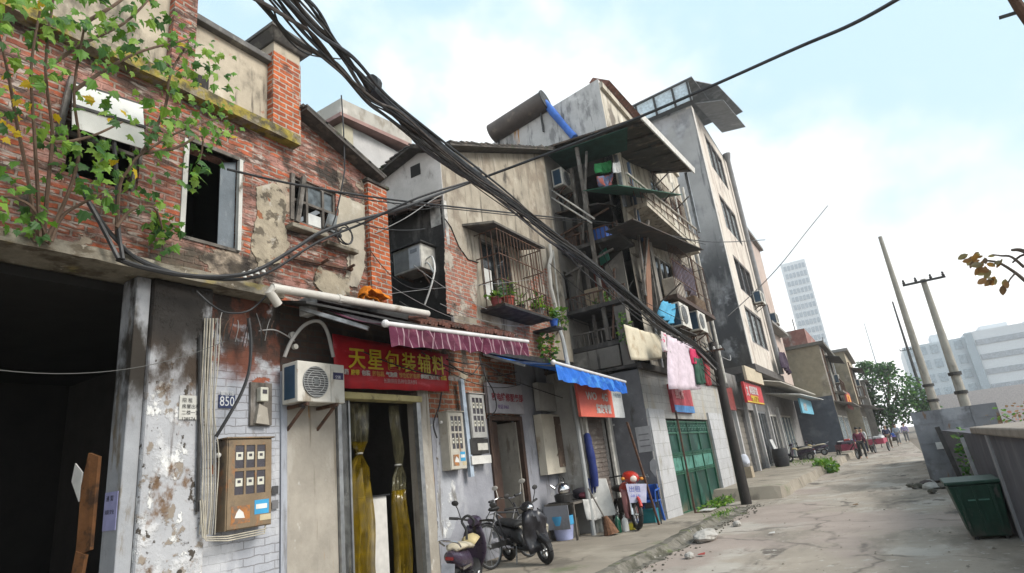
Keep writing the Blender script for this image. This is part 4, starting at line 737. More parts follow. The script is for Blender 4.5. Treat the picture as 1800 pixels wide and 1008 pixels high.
# ================================================================= shop row under the tower
S = thing('shop_row', 'single storey shop row with shutters and glass doors under the tower', 'shops', (-5.4, 33, .36))
XS = -5.4
ops = [(23.3, 25.0, .36, 2.75), (26.2, 28.2, .36, 3.0), (28.6, 30.4, .36, 3.0), (30.8, 33.6, .36, 3.0), (34.4, 37.0, .36, 2.9), (37.6, 42.6, .36, 2.9)]
b = MB(); wall_grid(b, 'X', XS, .25, 22.85, 45.9, .3, 4.5, ops); b.build('front_wall', wm('grey_shop_wall', (.25,.24,.235), var=.2, layers=[((.14,.13,.125), (2,2,1), .53, .68), ((.36,.35,.34), 2, .58, .7)]), S)
b = MB(); b.box(-9.5, -9.3, 22.85, 45.9, .3, 4.5); b.box(-9.3, XS-.25, 22.9, 45.9, 4.3, 4.5); b.build('rear_wall', dark, S)
for i, (a, c, z0, z1) in enumerate(ops):
    if i in (1, 2):
        b = MB(); b.box(XS-.2, XS-.16, a, c, z0, z1)
        for k in range(11): b.box(XS-.158, XS-.14, a, c, z0 + k*(z1-z0)/11, z0 + (k+.75)*(z1-z0)/11)
        b.build('roller_shutter', wm('brown_shutter', (.20,.18,.155), var=.25, rough=.6), S)
    elif i == 0:
        b = MB(); b.box(XS-.16, XS-.12, a, c, z0, z1); b.build('wooden_door', wm('pale_yellow_door', (.40,.36,.27), var=.2), S)
    else: glazed(S, XS, a, c, z0, z1, n=2 if i < 5 else 4, fm=offw if i > 3 else steel, gm=glass if i < 5 else pm('bluish_glass', (.14,.18,.20), .1, var=.4), bar=.1)
for y in (25.9, 28.4, 30.6, 33.9, 37.3):
    b = MB(); b.box(XS-.05, XS+.12, y-.1, y+.1, .3, 3.3); b.build('shop_post', wm('pale_shop_post', (.44,.43,.42), var=.2), S)
b = MB(); b.slab([(XS, 30, 4.45), (XS, 45.5, 4.45), (XS+1.5, 45.5, 4.15), (XS+1.4, 31, 4.15)], (0,0,.05)); b.build('canopy', wm('pale_canopy_sheet', (.46,.43,.38), var=.2), S)
b = MB(); b.slab([(XS, 35, 4.0), (XS, 45.5, 4.0), (XS+1.9, 45.5, 3.75), (XS+1.6, 36, 3.75)], (0,0,.04)); b.build('canopy', pm('white_sheet_canopy', (.62,.62,.60), .5, var=.2), S)
# ================================================================= low houses at the end of the street
def lowhouse(label, y0, y1, X, z1, m, roofm, sidem, mat_low=None, zlow=3.6):
    t = thing('street_house', label, 'house', (X, y0, 0), 'low houses at the far end of the street')
    wl = (y1-y0)
    hs = [(y0 + wl*.12, y0 + wl*.34, zlow+1.1, zlow+2.3), (y0 + wl*.56, y0 + wl*.82, zlow+1.1, zlow+2.3)]
    b = MB(); wall_grid(b, 'X', X, .25, y0, y1, zlow, z1, hs); b.build('front_wall', m, t)
    b = MB(); b.box(-11, X-.003, y0-.02, y0+.2, 0, z1); b.build('side_wall', sidem, t)
    b = MB(); b.box(-11, X-.25, y1-.2, y1, 0, z1); b.box(-11, -10.8, y0, y1, 0, z1); b.build('rear_wall', darkD, t)
    b = MB(); b.box(-11.2, X+.35, y0-.2, y1+.1, z1, z1+.22); b.build('roof', roofm, t)
    for h_ in hs: glazed(t, X, *h_, n=2, fm=wf_m, bar=.08)
    lo = [(y0 + wl*.06, y0 + wl*.46, .1, 2.7), (y0 + wl*.54, y0 + wl*.94, .1, 2.7)]
    b = MB(); wall_grid(b, 'X', X-.05, .25, y0+.2, y1, 0, zlow-.002, lo); b.build('shop_wall', mat_low or greyD, t)
    for h_ in lo: glazed(t, X-.05, *h_, n=2, fm=offw, gm=pm('blue_white_shopfront', (.25,.32,.38), .25, var=.5), bar=.09)
    b = MB(); b.slab([(X, y0+.2, zlow), (X, y1, zlow), (X+1.1, y1, zlow-.3), (X+1.1, y0+.2, zlow-.3)], (0,0,.05)); b.build('canopy', wm('dull_canopy', (.20,.18,.165), var=.3), t)
    return t
oliveE = wm('olive_brown_render', (.27,.235,.17), var=.18, layers=[((.17,.15,.12), (1,1,.6), .52, .68), ((.35,.31,.25), 1, .56, .68)])
h1 = lowhouse('grey brown two storey house with dark blue side wall, nearest of the far houses', 46, 58, -2.95, 7.5, wm('grey_brown_render', (.25,.23,.20), var=.2, layers=[((.15,.13,.12), (1,1,.5), .5, .66), ((.36,.33,.29), 1.2, .56, .68)]), wm('mossy_slate', (.13,.125,.11), var=.3), oliveE)
b = MB(); b.box(-9, -2.96, 45.965, 45.978, .1, 4.0); b.build('painted_side', wm('dark_blue_grey_paint', (.075,.085,.105), var=.2, layers=[((.12,.13,.15), 1, .54, .68)]), h1)
b = MB(); b.box(-7, -3.6, 46.5, 56, 7.73, 8.9); b.build('attic', wm('reddish_brick_attic', (.27,.13,.11), var=.3, layers=[((.33,.30,.27), 1, .5, .62)]), h1)
h2 = lowhouse('tan two storey house with ochre wall, second of the far houses', 58.6, 72, -2.0, 8.2, wm('tan_house_render', (.42,.36,.26), var=.15, layers=[((.30,.25,.19), (1,1,.5), .52, .68)]), wm('grey_coping', (.25,.24,.23)), oliveE)
h3 = lowhouse('small grey house beyond the tan one at the end of the row', 73, 88, -1.4, 6.3, wm('grey_house_render', (.32,.31,.30), var=.2), MATS['mossy_slate'], greyD)
for (lab, X, y, z, m) in (('small air conditioner on the grey brown house front between its windows', -2.95+.42, 51.2, 5.1, None), ('small air conditioner on the tan house front between its windows', -2.0+.42, 64.0, 5.4, None)):
    FAR_AC = globals().setdefault('FAR_AC', []); FAR_AC.append((lab, X, y, z))
for t_, X, y0_, y1_ in ((h1, -2.95, 46.3, 57.5), (h2, -2.0, 59, 71.5)):
    for k in range(4):
        b = MB(); yy = y0_ + (y1_-y0_)*(k+.2)/4; b.cyl((X+.08, yy, 3.6), (X+.08, yy, 7.3), .06, 6); b.build('wall_pipe', (rust, offw, dkmetal, steel)[k], t_)
    b = MB(); b.box(X, X+.6, y0_+2, y0_+6.5, 4.25, 4.35); bl = b.build('balcony', greyD, t_); b = MB()
    for i in range(16): y = y0_+2.05+i*.29; b.bar((X+.57, y, 4.35), (X+.57, y, 5.15), .04)
    b.bar((X+.57, y0_+2, 5.15), (X+.57, y0_+6.5, 5.15), .06); b.bar((X+.57, y0_+2, 4.4), (X+.57, y0_+6.5, 4.4), .05); b.build('railing', rust, bl)
    b = MB(); b.slab([(X, y0_+1.5, 6.9), (X+1.0, y0_+1.3, 6.6), (X+1.0, y0_+7, 6.6), (X, y0_+7.2, 6.9)], (0,0,.05)); b.build('sheet_awning', MATS['rusted_dark_sheet'], t_)
    b = MB(); b.bar((X-1.5, y0_+3, 7.7), (X-1.5, y0_+3, 10.2), .06); b.build('aerial', dkmetal, t_)
# ================================================================= background blocks
def tower(label, px0, px1, pytop, pybot_z, Y, floors, cols, m, wm_, depth, band):
    a, c = onY(px0, pytop, Y), onY(px1, pytop, Y)
    return a, c
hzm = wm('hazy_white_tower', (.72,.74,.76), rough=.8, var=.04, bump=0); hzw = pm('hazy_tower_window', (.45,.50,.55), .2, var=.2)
H = thing('highrise', 'hazy white high rise far behind the pink house', 'high rise', (-16, 250, 0))
a, c = onY(1366, 452, 250), onY(1432, 452, 250); zt = a.z; x0, x1 = a.x + .3, c.x - 3.6; zt -= 3.5
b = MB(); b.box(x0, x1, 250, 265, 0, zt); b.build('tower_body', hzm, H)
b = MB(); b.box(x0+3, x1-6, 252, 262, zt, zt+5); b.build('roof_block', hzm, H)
for i in range(22):
    z = zt - 3.2*(i+1)
    b = MB()
    for k in range(6): xx = x0 + .9 + k*(x1-x0-1)/6; b.box(xx, xx + (x1-x0)/6*.62, 249.85, 250.2, z, z+1.9)
    b.build('window_row', hzw, H)
O = thing('office_block', 'long hazy white office block with grey window bands behind the right poles', 'office building', (30, 130, 0))
a, c = onY(1578, 600, 130), onY(1690, 578, 130); x0, xm = a.x + .3, c.x; x1 = 62
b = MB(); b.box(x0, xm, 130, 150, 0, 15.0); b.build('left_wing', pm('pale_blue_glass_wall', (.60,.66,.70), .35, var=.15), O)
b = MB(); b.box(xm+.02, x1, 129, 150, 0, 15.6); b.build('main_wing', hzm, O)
for i in range(5):
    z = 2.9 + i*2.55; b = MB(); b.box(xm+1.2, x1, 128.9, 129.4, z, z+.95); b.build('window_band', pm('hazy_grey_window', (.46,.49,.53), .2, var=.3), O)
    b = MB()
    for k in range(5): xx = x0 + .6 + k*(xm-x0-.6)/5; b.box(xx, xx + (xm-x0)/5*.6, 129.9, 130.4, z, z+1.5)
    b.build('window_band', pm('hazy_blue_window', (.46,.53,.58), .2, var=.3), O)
for (xx, ww) in ((x0+5, 2.5), (xm+3, 4), (xm+10, 5), (xm+20, 5)):
    b = MB(); b.box(xx, xx+ww, 134, 140, 14.9, 16.8); b.build('roof_hut', hzm, O)
b = MB(); b.box(xm-.2, xm+1.0, 128.7, 129.0, 0, 15.4); b.build('corner_strip', pm('hazy_blue_window', (.34,.43,.50), .2), O)
b = MB(); b.box(5, 80, 88, 88.6, 0, 4.4); tag(b.build('boundary_wall', pm('pinkish_white_wall', (.58,.52,.50), .8, var=.12)), 'low pinkish white boundary wall in front of the office block', 'wall')

# ================================================================= hazy air
hm_ = bpy.data.materials.new('haze'); hm_.use_nodes = True; nt = hm_.node_tree; nt.nodes.remove(nt.nodes['Principled BSDF'])
pv = _node(nt, 'ShaderNodeVolumePrincipled'); pv.inputs['Color'].default_value = (1,1,1,1); pv.inputs['Density'].default_value = .001; pv.inputs['Anisotropy'].default_value = .3
nt.links.new(pv.outputs[0], nt.nodes['Material Output'].inputs['Volume'])
b = MB(); b.box(-325, 325, -62, 424, -1, 82); tag(b.build('haze', hm_), kind='stuff')
# ================================================================= things fixed to the shop fronts
UY, UZ = Vector((0,1,0)), Vector((0,0,1))
def ac_outdoor(label, X, y0, y1, z0, z1, dep=.3, wall=XA, group=None, badge=True):
    """split-unit condenser, fan to the street"""
    t = thing('air_conditioner', label, 'air conditioner', (X-dep/2, (y0+y1)/2, z0), group)
    w_, h_ = y1-y0, z1-z0
    b = MB(); b.box(X-dep, X, y0, y1, z0, z1); body = b.build('body', dirtyw, t, bevel=.014)
    fy, fz = y0 + w_*.36, z0 + h_*.50; fr = min(h_*.38, w_*.33)
    b = MB(); b.lathe([(fr, .004), (fr, .012), (fr-.012, .012)], (X, fy, fz), 'X', 28); b.lathe([(0, .003), (fr-.01, .003)], (X, fy, fz), 'X', 28); b.build('fan_recess', pm('dark_fan', (.05,.052,.055), .5), t)
    b = MB()
    for k in range(-6, 7):
        d = k*fr/6.6; hw = math.sqrt(max(0, fr*fr - d*d)); b.bar((X+.016, fy-hw, fz+d), (X+.016, fy+hw, fz+d), .008)
    for rr in (.35, .7, 1.0): b.torus((X+.016, fy, fz), fr*rr, .005, 'X', 24, 5)
    b.build('fan_grille', pm('grille_grey', (.30,.31,.31), .5), t)
    b = MB(); b.lathe([(0,.008),(fr*.2,.008),(fr*.2,.02),(0,.025)], (X, fy, fz), 'X', 14)
    for k in range(3):
        a = k*2.094; b.slab([(X+.006, fy+fr*.15*math.cos(a), fz+fr*.15*math.sin(a)), (X+.006, fy+fr*.9*math.cos(a-.35), fz+fr*.9*math.sin(a-.35)), (X+.009, fy+fr*.9*math.cos(a+.35), fz+fr*.9*math.sin(a+.35))], (.003,0,0))
    b.build('fan', pm('fan_blade', (.12,.13,.135), .4), t)
    b = MB(); b.box(X-dep+.05, X-.05, y0-.004, y0-.002, z0+.05, z1-.05)
    for k in range(9): x = X-dep+.06 + k*(dep-.12)/8; b.bar((x, y0-.006, z0+.05), (x, y0-.006, z1-.05), .006)
    b.build('side_coil', pm('blue_coil_fins', (.03,.07,.12), .4), t)
    if badge:
        b = MB(); b.box(X+.001, X+.004, y1-w_*.26, y1-w_*.03, z0+h_*.60, z0+h_*.78); bd = b.build('badge', pm('navy_badge', (.02,.02,.08), .4), t)
        text('空调', 'badge_text', pm('badge_white', (.6,.6,.66), .5), bd, (X+.006, y1-w_*.22, z0+h_*.63), h_*.09, UY, UZ, .001)
    b = MB(); b.box(X+.001, X+.003, y0+w_*.68, y0+w_*.69, z0+.02, z1-.02); b.build('panel_seam', pm('seam_grey', (.32,.31,.29), .6), t)
    for yy in (y0+w_*.18, y0+w_*.8):
        b = MB(); b.bar((wall, yy, z0-.025), (X+.02, yy, z0-.025), .04); b.bar((wall, yy, z0-.30), (X-.05, yy, z0-.05), .03); b.build('bracket', rust, t)
    return t
y0, y1, z0, z1 = RX(-6.02, (523, 629), (607, 712))
ac1 = ac_outdoor('white air conditioner outdoor unit with navy badge on the wall left of the red sign', -6.02, y0, y1, z0+.02, z1-.03)
b = MB(); P = [onX(x, y, X) for x, y, X in [(500,628,-6.33),(512,600,-6.28),(535,572,-6.2),(560,565,-6.1),(575,583,-6.1),(586,628,-6.12)]]; b.tube(smoothpath(P), .024, 8); b.build('hose', pm('grey_insulation', (.36,.35,.335), .8), ac1, smooth=True)
b = MB(); c = onX(513, 590, -6.3); b.lathe([(.0,-.02),(.045,-.02),(.045,.03),(.02,.03)], c, 'X', 12); c = onX(518, 610, -6.3); b.lathe([(.0,-.02),(.035,-.02),(.035,.03),(.015,.03)], c, 'X', 12); tag(b.build('pipe_ends', offw), 'two short white pipe ends sticking out of the dark wall above the air conditioner', 'pipe')
def window_ac(label, X, Y, Z, w_, h_, d, face):
    t = thing('air_conditioner', label, 'air conditioner', (X, Y, Z))
    if face == 'Y':      # grille to -Y
        b = MB(); b.box(X, X+w_, Y, Y+d, Z, Z+h_); b.build('body', offw, t, bevel=.012)
        b = MB(); b.box(X+.03, X+w_*.55, Y-.006, Y-.002, Z+.04, Z+h_-.05)
        for k in range(14): x = X+.04 + k*(w_*.5)/13; b.bar((x, Y-.01, Z+.05), (x, Y-.01, Z+h_-.06), .008)
        b.build('coil_grille', pm('coil_grey', (.27,.265,.255), .6), t)
        b = MB(); b.box(X+w_*.58, X+w_*.97, Y-.012, Y-.002, Z+.03, Z+h_-.03); b.build('front_panel', pm('cool_white_panel', (.56,.56,.58), .5), t)
        b = MB(); b.box(X+w_*.64, X+w_*.88, Y-.018, Y-.013, Z+h_*.68, Z+h_*.82); b.build('label_plate', pm('grey_plate', (.25,.26,.28), .5), t)
        b = MB(); b.box(X-.04, X+w_+.06, Y-.06, Y+d, Z+h_+.005, Z+h_+.03); b.build('lid', dkmetal, t)
        b = MB(); b.bar((X+.1, Y, Z-.03), (X+.1, Y+d, Z-.03), .04); b.build('bracket', rust, t)
        b = MB(); b.bar((X+w_-.1, Y, Z-.03), (X+w_-.1, Y+d, Z-.03), .04); b.bar((X+w_-.1, Y+.1, Z-.03), (X+w_-.1, Y+d, Z-.35), .03); b.build('bracket', rust, t)
        b = MB(); b.tube(smoothpath([(X+w_+.01, Y+.15, Z+.2), (X+w_+.18, Y+.1, Z+.18), (X+w_+.26, Y+.05, Z-.1), (X+w_+.20, Y, Z-.4), (X+w_+.02, Y-.02, Z-.75)]), .018, 6); b.tube(smoothpath([(X+w_+.01, Y+.12, Z+.12), (X+w_+.1, Y+.1, Z+.05), (X+w_+.22, Y+.05, Z-.15)]), .016, 6); b.build('hose', white, t, smooth=True)
    return t
p0, p1 = onY(693, 485, 8.2), onY(742, 475, 8.2)
window_ac('old boxy air conditioner in the dark alley between the brick pier and the plaster house', p0.x, 8.2, p0.z - .02, p1.x-p0.x, .50, .45, 'Y')
# ---- electricity meter cabinets
brownmet = wm('rusty_brown_cabinet', (.20,.145,.09), rough=.65, var=.2, scale=5, layers=[((.30,.14,.06), (6,6,3), .55, .68), ((.11,.085,.065), 4, .56, .7)], bump=.15)
palemet = wm('pale_cabinet', (.46,.43,.37), rough=.6, var=.15, scale=5, layers=[((.28,.17,.09), (6,6,3), .58, .70)], bump=.15)
meter_w = pm('meter_cream', (.55,.54,.46), .5); meter_d = pm('meter_dark', (.05,.045,.055), .3)
def cabinet(label, X, tl, br, rows, cols, m, zfrac, dep=.2, stickers=True):
    y0, y1, z0, z1 = RX(X, tl, br); t = thing('meter_cabinet', label, 'meter cabinet', (X-dep/2, (y0+y1)/2, z0))
    b = MB(); b.box(X-dep, X-.012, y0, y1, z0, z1); b.box(X-dep-.0, X+.02, y0-.02, y1+.02, z1+.002, z1+.02); b.build('body', m, t, bevel=.006)
    zb = z0 + (z1-z0)*zfrac; mx = .07*(y1-y0)/.5
    ww, hh = (y1-y0-2*mx)/cols, (z1-.05-zb)/rows
    b = MB(); wall_grid(b, 'X', X, .01, y0+.012, y1-.012, z0+.012, z1-.012, [(y0+mx+i*ww+.012, y0+mx+(i+1)*ww-.012, zb+j*hh+.012, zb+(j+1)*hh-.02) for i in range(cols) for j in range(rows)]); dr = b.build('door', m, t)
    for i in range(cols):
        for j in range(rows):
            a, c, d, e = y0+mx+i*ww+.014, y0+mx+(i+1)*ww-.014, zb+j*hh+.012, zb+(j+1)*hh-.022
            b = MB(); b.box(X-.011, X-.009, a-.002, c+.002, d, e); q = b.build('meter_window', meter_d, dr)
            b = MB(); b.box(X-.0088, X-.004, a+.012, c-.012, d+(e-d)*.36, e-(e-d)*.30); b.build('meter', meter_w, t)
            b = MB(); b.box(X-.0038, X-.002, a+(c-a)*.32, c-(c-a)*.32, d+(e-d)*.50, d+(e-d)*.62); b.build('meter_display', meter_d, t)
    if stickers:
        b = MB(); b.box(X+.001, X+.003, y0+(y1-y0)*.60, y0+(y1-y0)*.92, z0+.13, z0+.28); b.build('sticker', pm('blue_sticker', (.04,.30,.55), .5), t)
        b = MB(); b.box(X+.0032, X+.0042, y0+(y1-y0)*.63, y0+(y1-y0)*.88, z0+.185, z0+.235); b.build('sticker', white, t)
        b = MB(); b.box(X+.001, X+.003, y0+(y1-y0)*.72, y0+(y1-y0)*.97, z0+.06, z0+.12); b.build('sticker', pm('cream_sticker', (.5,.42,.27), .6), t)
        b = MB(); b.slab([(X+.001, y0+.10, z0+.12), (X+.001, y0+.22, z0+.11), (X+.001, y0+.2, z0+.17), (X+.001, y0+.15, z0+.21), (X+.001, y0+.12, z0+.17)], (.003,0,0)); b.build('torn_sticker', white, t)
        b = MB(); b.box(X+.001, X+.002, y0+.06, y0+(y1-y0)*.5, z0+.06, z0+.24); b.build('rust_plate', wm('orange_rust', (.36,.15,.05), var=.3, layers=[((.16,.12,.09), 9, .45, .6)]), t)
        b = MB(); b.ball((X-.12, y0-.03, z1-.16), .03, seg=8); b.build('knob', white, t)
    return t
cabinet('rusty brown meter cabinet with six meters on the grey painted brick', -6.17, (401, 772), (478, 922), 2, 3, brownmet, .36)
cabinet('pale rusty meter cabinet lower and nearer of the two right of the red sign', -6.20, (786, 724), (822, 824), 2, 3, palemet, .34)
cabinet('grey meter cabinet higher of the two, beside the white sign', -6.24, (824, 692), (858, 770), 2, 3, wm('grey_cabinet', (.36,.36,.35), var=.15), .12, .14, False)
b = MB(); y0, y1, z0, z1 = RX(-6.24, (826, 772), (860, 797)); b.box(-6.38, -6.24, y0, y1, z0, z1); t = thing('fuse_box', 'dark fuse box with a white cover under the grey meter cabinet', 'fuse box', (-6.3, (y0+y1)/2, z0)); b.build('body', dkmetal, t)
b = MB(); b.box(-6.235, -6.225, y0+.2, y1-.04, z0+.06, z1-.08); b.build('cover', offw, t)
b = MB(); b.box(-6.38, -6.22, y0-.02, y1+.02, z0-.17, z0-.03); b.build('white_trunking', white, t)
t = thing('small_meter', 'small cream single meter on a wooden board under the dark brick, above the brown cabinet', 'electricity meter', (-6.3, 4.5, 2.6))
y0, y1, z0, z1 = RX(-6.36, (444, 672), (474, 748)); b = MB(); b.box(-6.4, -6.36, y0-.02, y1+.03, z0, z1); b.build('board', timber, t)
b = MB(); b.box(-6.358, -6.27, y0+.05, y0+.16, z1-.24, z1-.07); mt = b.build('meter_case', meter_w, t, bevel=.01)
b = MB(); b.box(-6.269, -6.266, y0+.075, y0+.135, z1-.15, z1-.10); b.build('meter_display', meter_d, mt)
b = MB(); b.slab([(-6.358, y0+.02, z0+.02), (-6.358, y0+.20, z0+.0), (-6.358, y0+.17, z0+.2), (-6.358, y0+.06, z0+.25)], (.05,0,0)); b.build('cement_blob', concA, t)
# house number plate
y0, y1, z0, z1 = RX(-6.385, (385, 694), (413, 718)); t = thing('number_plate', 'small blue house number plate reading 850 on grey brick', 'sign', (-6.385, y0, z0))
b = MB(); b.box(-6.398, -6.385, y0, y1, z0, z1); b.build('plate', pm('navy_enamel', (.012,.025,.09), .35), t)
text('850', 'number', pm('plate_white', (.62,.64,.66), .5), t, (-6.383, (y0+y1)/2, z0+.025), .155, UY, UZ, .001, 'CENTER', .8)
text('解放路', 'street_name', MATS['plate_white'], t, (-6.383, (y0+y1)/2, z0+.145), .062, UY, UZ, .001, 'CENTER', .9)
# notices pasted on the pillar and jamb
def notice(label, X, tl, br, m, lines=0, lm=None):
    y0, y1, z0, z1 = RX(X, tl, br); t = thing('paper_notice', label, 'notice', (X, y0, z0)); b = MB(); b.box(X, X+.004, y0, y1, z0, z1); b.build('paper', m, t)
    return t, (y0, y1, z0, z1)
t, (y0, y1, z0, z1) = notice('white paper notice with lines of black characters on the peeling pillar', -6.262, (316, 695), (346, 738), pm('aged_paper', (.55,.54,.50), .8))
for i, s in enumerate(('招 租', '房屋出租', '二楼一室', '138574')): text(s, 'notice_text', blackp, t, (-6.255, y0+.025, z1-.07-.065*i), .05, UY, UZ, .0005)
b = MB(); p = onX(206, 890, -6.6); t = thing('paper_notice', 'lilac paper notice on the inner jamb of the dark garage', 'notice', (-6.6, 3.0, 1.2))
b.box(-6.60, -6.36, 3.012, 3.018, 1.45, 1.80); b.build('paper', pm('lilac_paper', (.33,.33,.55), .8), t)
text('通 知', 'notice_text', blackp, t, (-6.57, 3.0108, 1.72), .06, (1,0,0), UZ, .0005); text('消防安全', 'notice_text', blackp, t, (-6.58, 3.0108, 1.60), .045, (1,0,0), UZ, .0005)
t, (y0, y1, z0, z1) = notice('small black and white notice on the grey strip right of the brown cabinet, upper one', -6.372, (478, 855), (489, 868), pm('stencil_black', (.06,.06,.065), .8)); t, _ = notice('small grey stencilled notice on the grey strip right of the brown cabinet, lower one', -6.372, (478, 880), (489, 894), pm('stencil_grey', (.16,.16,.17), .8))
# ---- red shop sign
SX = -6.22; q = [onX(584, 587, SX), onX(787, 624, SX), onX(789, 688, SX), onX(590, 681, SX)]
t = thing('shop_sign', 'red shop banner with six yellow characters above the packaging shop', 'shop sign', (SX, 6.7, 2.9)); redb = wm('red_banner', (.42,.012,.02), rough=.5, var=.15, scale=2, layers=[((.30,.008,.02), 1.5, .5, .66), ((.50,.06,.08), (2,2,6), .58, .7)], bump=.08)
b = MB(); n = 24; rows = []
for j in range(7):
    rows.append([q[0].lerp(q[1], i/n).lerp(q[3].lerp(q[2], i/n), j/6) + Vector((.012*math.sin(i*.8)*(j/6)**2 + .006*math.sin(i*2.1+j), 0, -.012*abs(math.sin(i*.55))*(j == 6))) for i in range(n+1)])
b.sheet(rows); b.build('banner', redb, t, smooth=True, solid=.012)
yel = pm('sign_yellow', (.62,.46,.025), .5); orng = pm('sign_orange', (.55,.25,.05), .5); wht = pm('sign_white', (.60,.56,.54), .5)
uu = (q[1]-q[0]).normalized(); Lq = (q[1]-q[0]).length
ub = (q[2]-q[3]).normalized()
for i, ch in enumerate('天星包装辅料'):
    o = q[3].lerp(q[2], .085 + i*.148) + Vector((.03, 0, .30)); text(ch, 'character', yel, t, o, .335, ub, UZ, .006, bold=.003)
words = [('纸箱', wht), ('胶带', yel), ('包装', wht), ('打包机', orng), ('气泡袋', wht), ('珍珠棉打包带', orng), ('缠绕膜拉伸膜', wht), ('包装', yel), ('印刷辅料', wht)]; k = .02
for s, m in words:
    text(s, 'product_line', m, t, q[3].lerp(q[2], k) + Vector((.03, 0, .185)), .082, ub, UZ, .003, bold=.002); k += len(s)*.0305 + .022
text('长期供应各种包装材料', 'small_line', pm('sign_pale_pink', (.55,.30,.30), .5), t, q[3].lerp(q[2], .36) + Vector((.03, 0, .09)), .075, ub, UZ, .002)
# ---- purple striped awning
def awning(label, bar0, bar1, back_x, back_z0, back_z1, drop0, drop1, mats, nst, name_arm=True, scallop=True):
    t = thing('awning', label, 'awning', bar0)
    bk0, bk1 = Vector((back_x, bar0.y, back_z0)), Vector((back_x, bar1.y, back_z1))
    f = MB(); v = MB(); n = nst*2; ns = 6
    for i in range(n):
        a0, a1 = bar0.lerp(bar1, i/n), bar0.lerp(bar1, (i+1)/n); b0, b1 = bk0.lerp(bk1, i/n), bk0.lerp(bk1, (i+1)/n)
        mi = 1 if (i % 2) else 0
        fr = .87 if len(mats) > 1 else .5
        t0, t1 = ((i//2) + (0 if i % 2 == 0 else fr))/nst, ((i//2) + (fr if i % 2 == 0 else 1))/nst
        a0, a1, b0, b1 = bar0.lerp(bar1, t0), bar0.lerp(bar1, t1), bk0.lerp(bk1, t0), bk0.lerp(bk1, t1)
        for j in range(ns):
            s0, s1 = j/ns, (j+1)/ns; sg = lambda s: Vector((0,0,-.09*4*s*(1-s)))
            fc = f.quad(a0.lerp(b0,s0)+sg(s0), a1.lerp(b1,s0)+sg(s0), a1.lerp(b1,s1)+sg(s1), a0.lerp(b0,s1)+sg(s1)); fc.material_index = mi % len(mats)
        def low(tt):
            d = drop0 + (drop1-drop0)*tt; w = .035*abs(math.sin(tt*math.pi*nst/3.2)) if scallop else .015*math.sin(tt*40)
            return bar0.lerp(bar1, tt) + Vector((.03 + .02*math.sin(tt*60), 0, -d + w))
        e0, e1 = low(t0), low(t1); m0, m1 = a0.lerp(e0,.5)+Vector((.03*math.sin(t0*90)+.02*math.sin(t0*37),0,0)), a1.lerp(e1,.5)+Vector((.03*math.sin(t1*90)+.02*math.sin(t1*37),0,0))
        for (p_, q_, r_, s_) in ((a0,a1,m1,m0), (m0,m1,e1,e0)): fc = v.quad(p_, q_, r_, s_); fc.material_index = mi % len(mats)
    bmesh.ops.remove_doubles(f.bm, verts=f.bm.verts[:], dist=1e-4); bmesh.ops.remove_doubles(v.bm, verts=v.bm.verts[:], dist=1e-4)
    f.build('fabric', mats, t, solid=.006); v.build('valance', mats, t, solid=.006)
    b = MB(); d = (bar1-bar0).normalized(); b.cyl(bar0 - d*.05, bar1 + d*.05, .032, 10); fb = b.build('front_bar', pm('white_awning_bar', (.62,.60,.60), .4), t, smooth=True)
    b = MB(); b.ball(bar0 - d*.05, .05, seg=10); b.build('end_cap', MATS['white_awning_bar'], fb)
    for tt in (.05, .93):
        a, c = bk0.lerp(bk1, tt) + Vector((.05,0,-.12)), bar0.lerp(bar1, tt) + Vector((-.05,0,-.02)); mid = (a+c)/2 + Vector((0, .25 if tt < .5 else -.25, 0))
        b = MB(); b.bar(a, c, .05); b.build('arm', steel, t)
    b = MB(); b.box(back_x-.02, back_x+.12, bar0.y, bar1.y, back_z0-.02, back_z0+.09) ; b.build('roller_case', dkmetal, t)
    return t
pur = wm('purple_awning_cloth', (.085,.012,.036), rough=.85, var=.25, scale=4, layers=[((.13,.035,.06), (3,3,5), .52, .66), ((.06,.02,.035), (2,2,3), .55, .68)], bump=.15); purl = pm('pale_awning_stripe', (.33,.22,.25), .8)
awning('purple striped retractable awning with scalloped valance over the packaging shop', Vector((-4.91, 5.27, 3.45)), Vector((-4.9, 8.62, 3.63)), -6.3, 4.10, 4.0, .30, .28, [pur, purl], 26)
b = MB(); b.bar(onX(530,543,-6.1), onX(648,578,-5.4), .06, .05); t2 = tag(b.build('folding_arm', steel), 'grey steel folding arm under the dark canopy left of the purple valance', 'awning arm')
b = MB(); b.box(-6.25, -6.05, 5.02, 5.16, 3.82, 4.06); tag(b.build('awning_bracket', pm('scuffed_white_bracket', (.5,.5,.5), .5, var=.4), bevel=.01), 'scuffed white awning bracket under the white gutter pipe', 'bracket')
blu = wm('blue_awning_cloth', (.012,.12,.50), rough=.75, var=.2, scale=4, layers=[((.05,.22,.58), (3,3,5), .52, .66), ((.01,.05,.22), (2.5,2.5,4), .56, .68)], bump=.2); blul = pm('pale_blue_edge', (.15,.33,.62), .7)
awning('bright blue awning with a pale front bar over the phone shop', Vector((-4.8, 9.37, 3.31)), Vector((-4.8, 12.63, 3.17)), -6.3, 3.78, 3.72, .32, .28, [blu], 14, scallop=False)
b = MB(); b.bar(onX(850,623,-5.9), onX(923,643,-5.2), .05, .04); tag(b.build('folding_arm', steel), 'grey steel folding arm in the shade between the two awnings', 'awning arm')
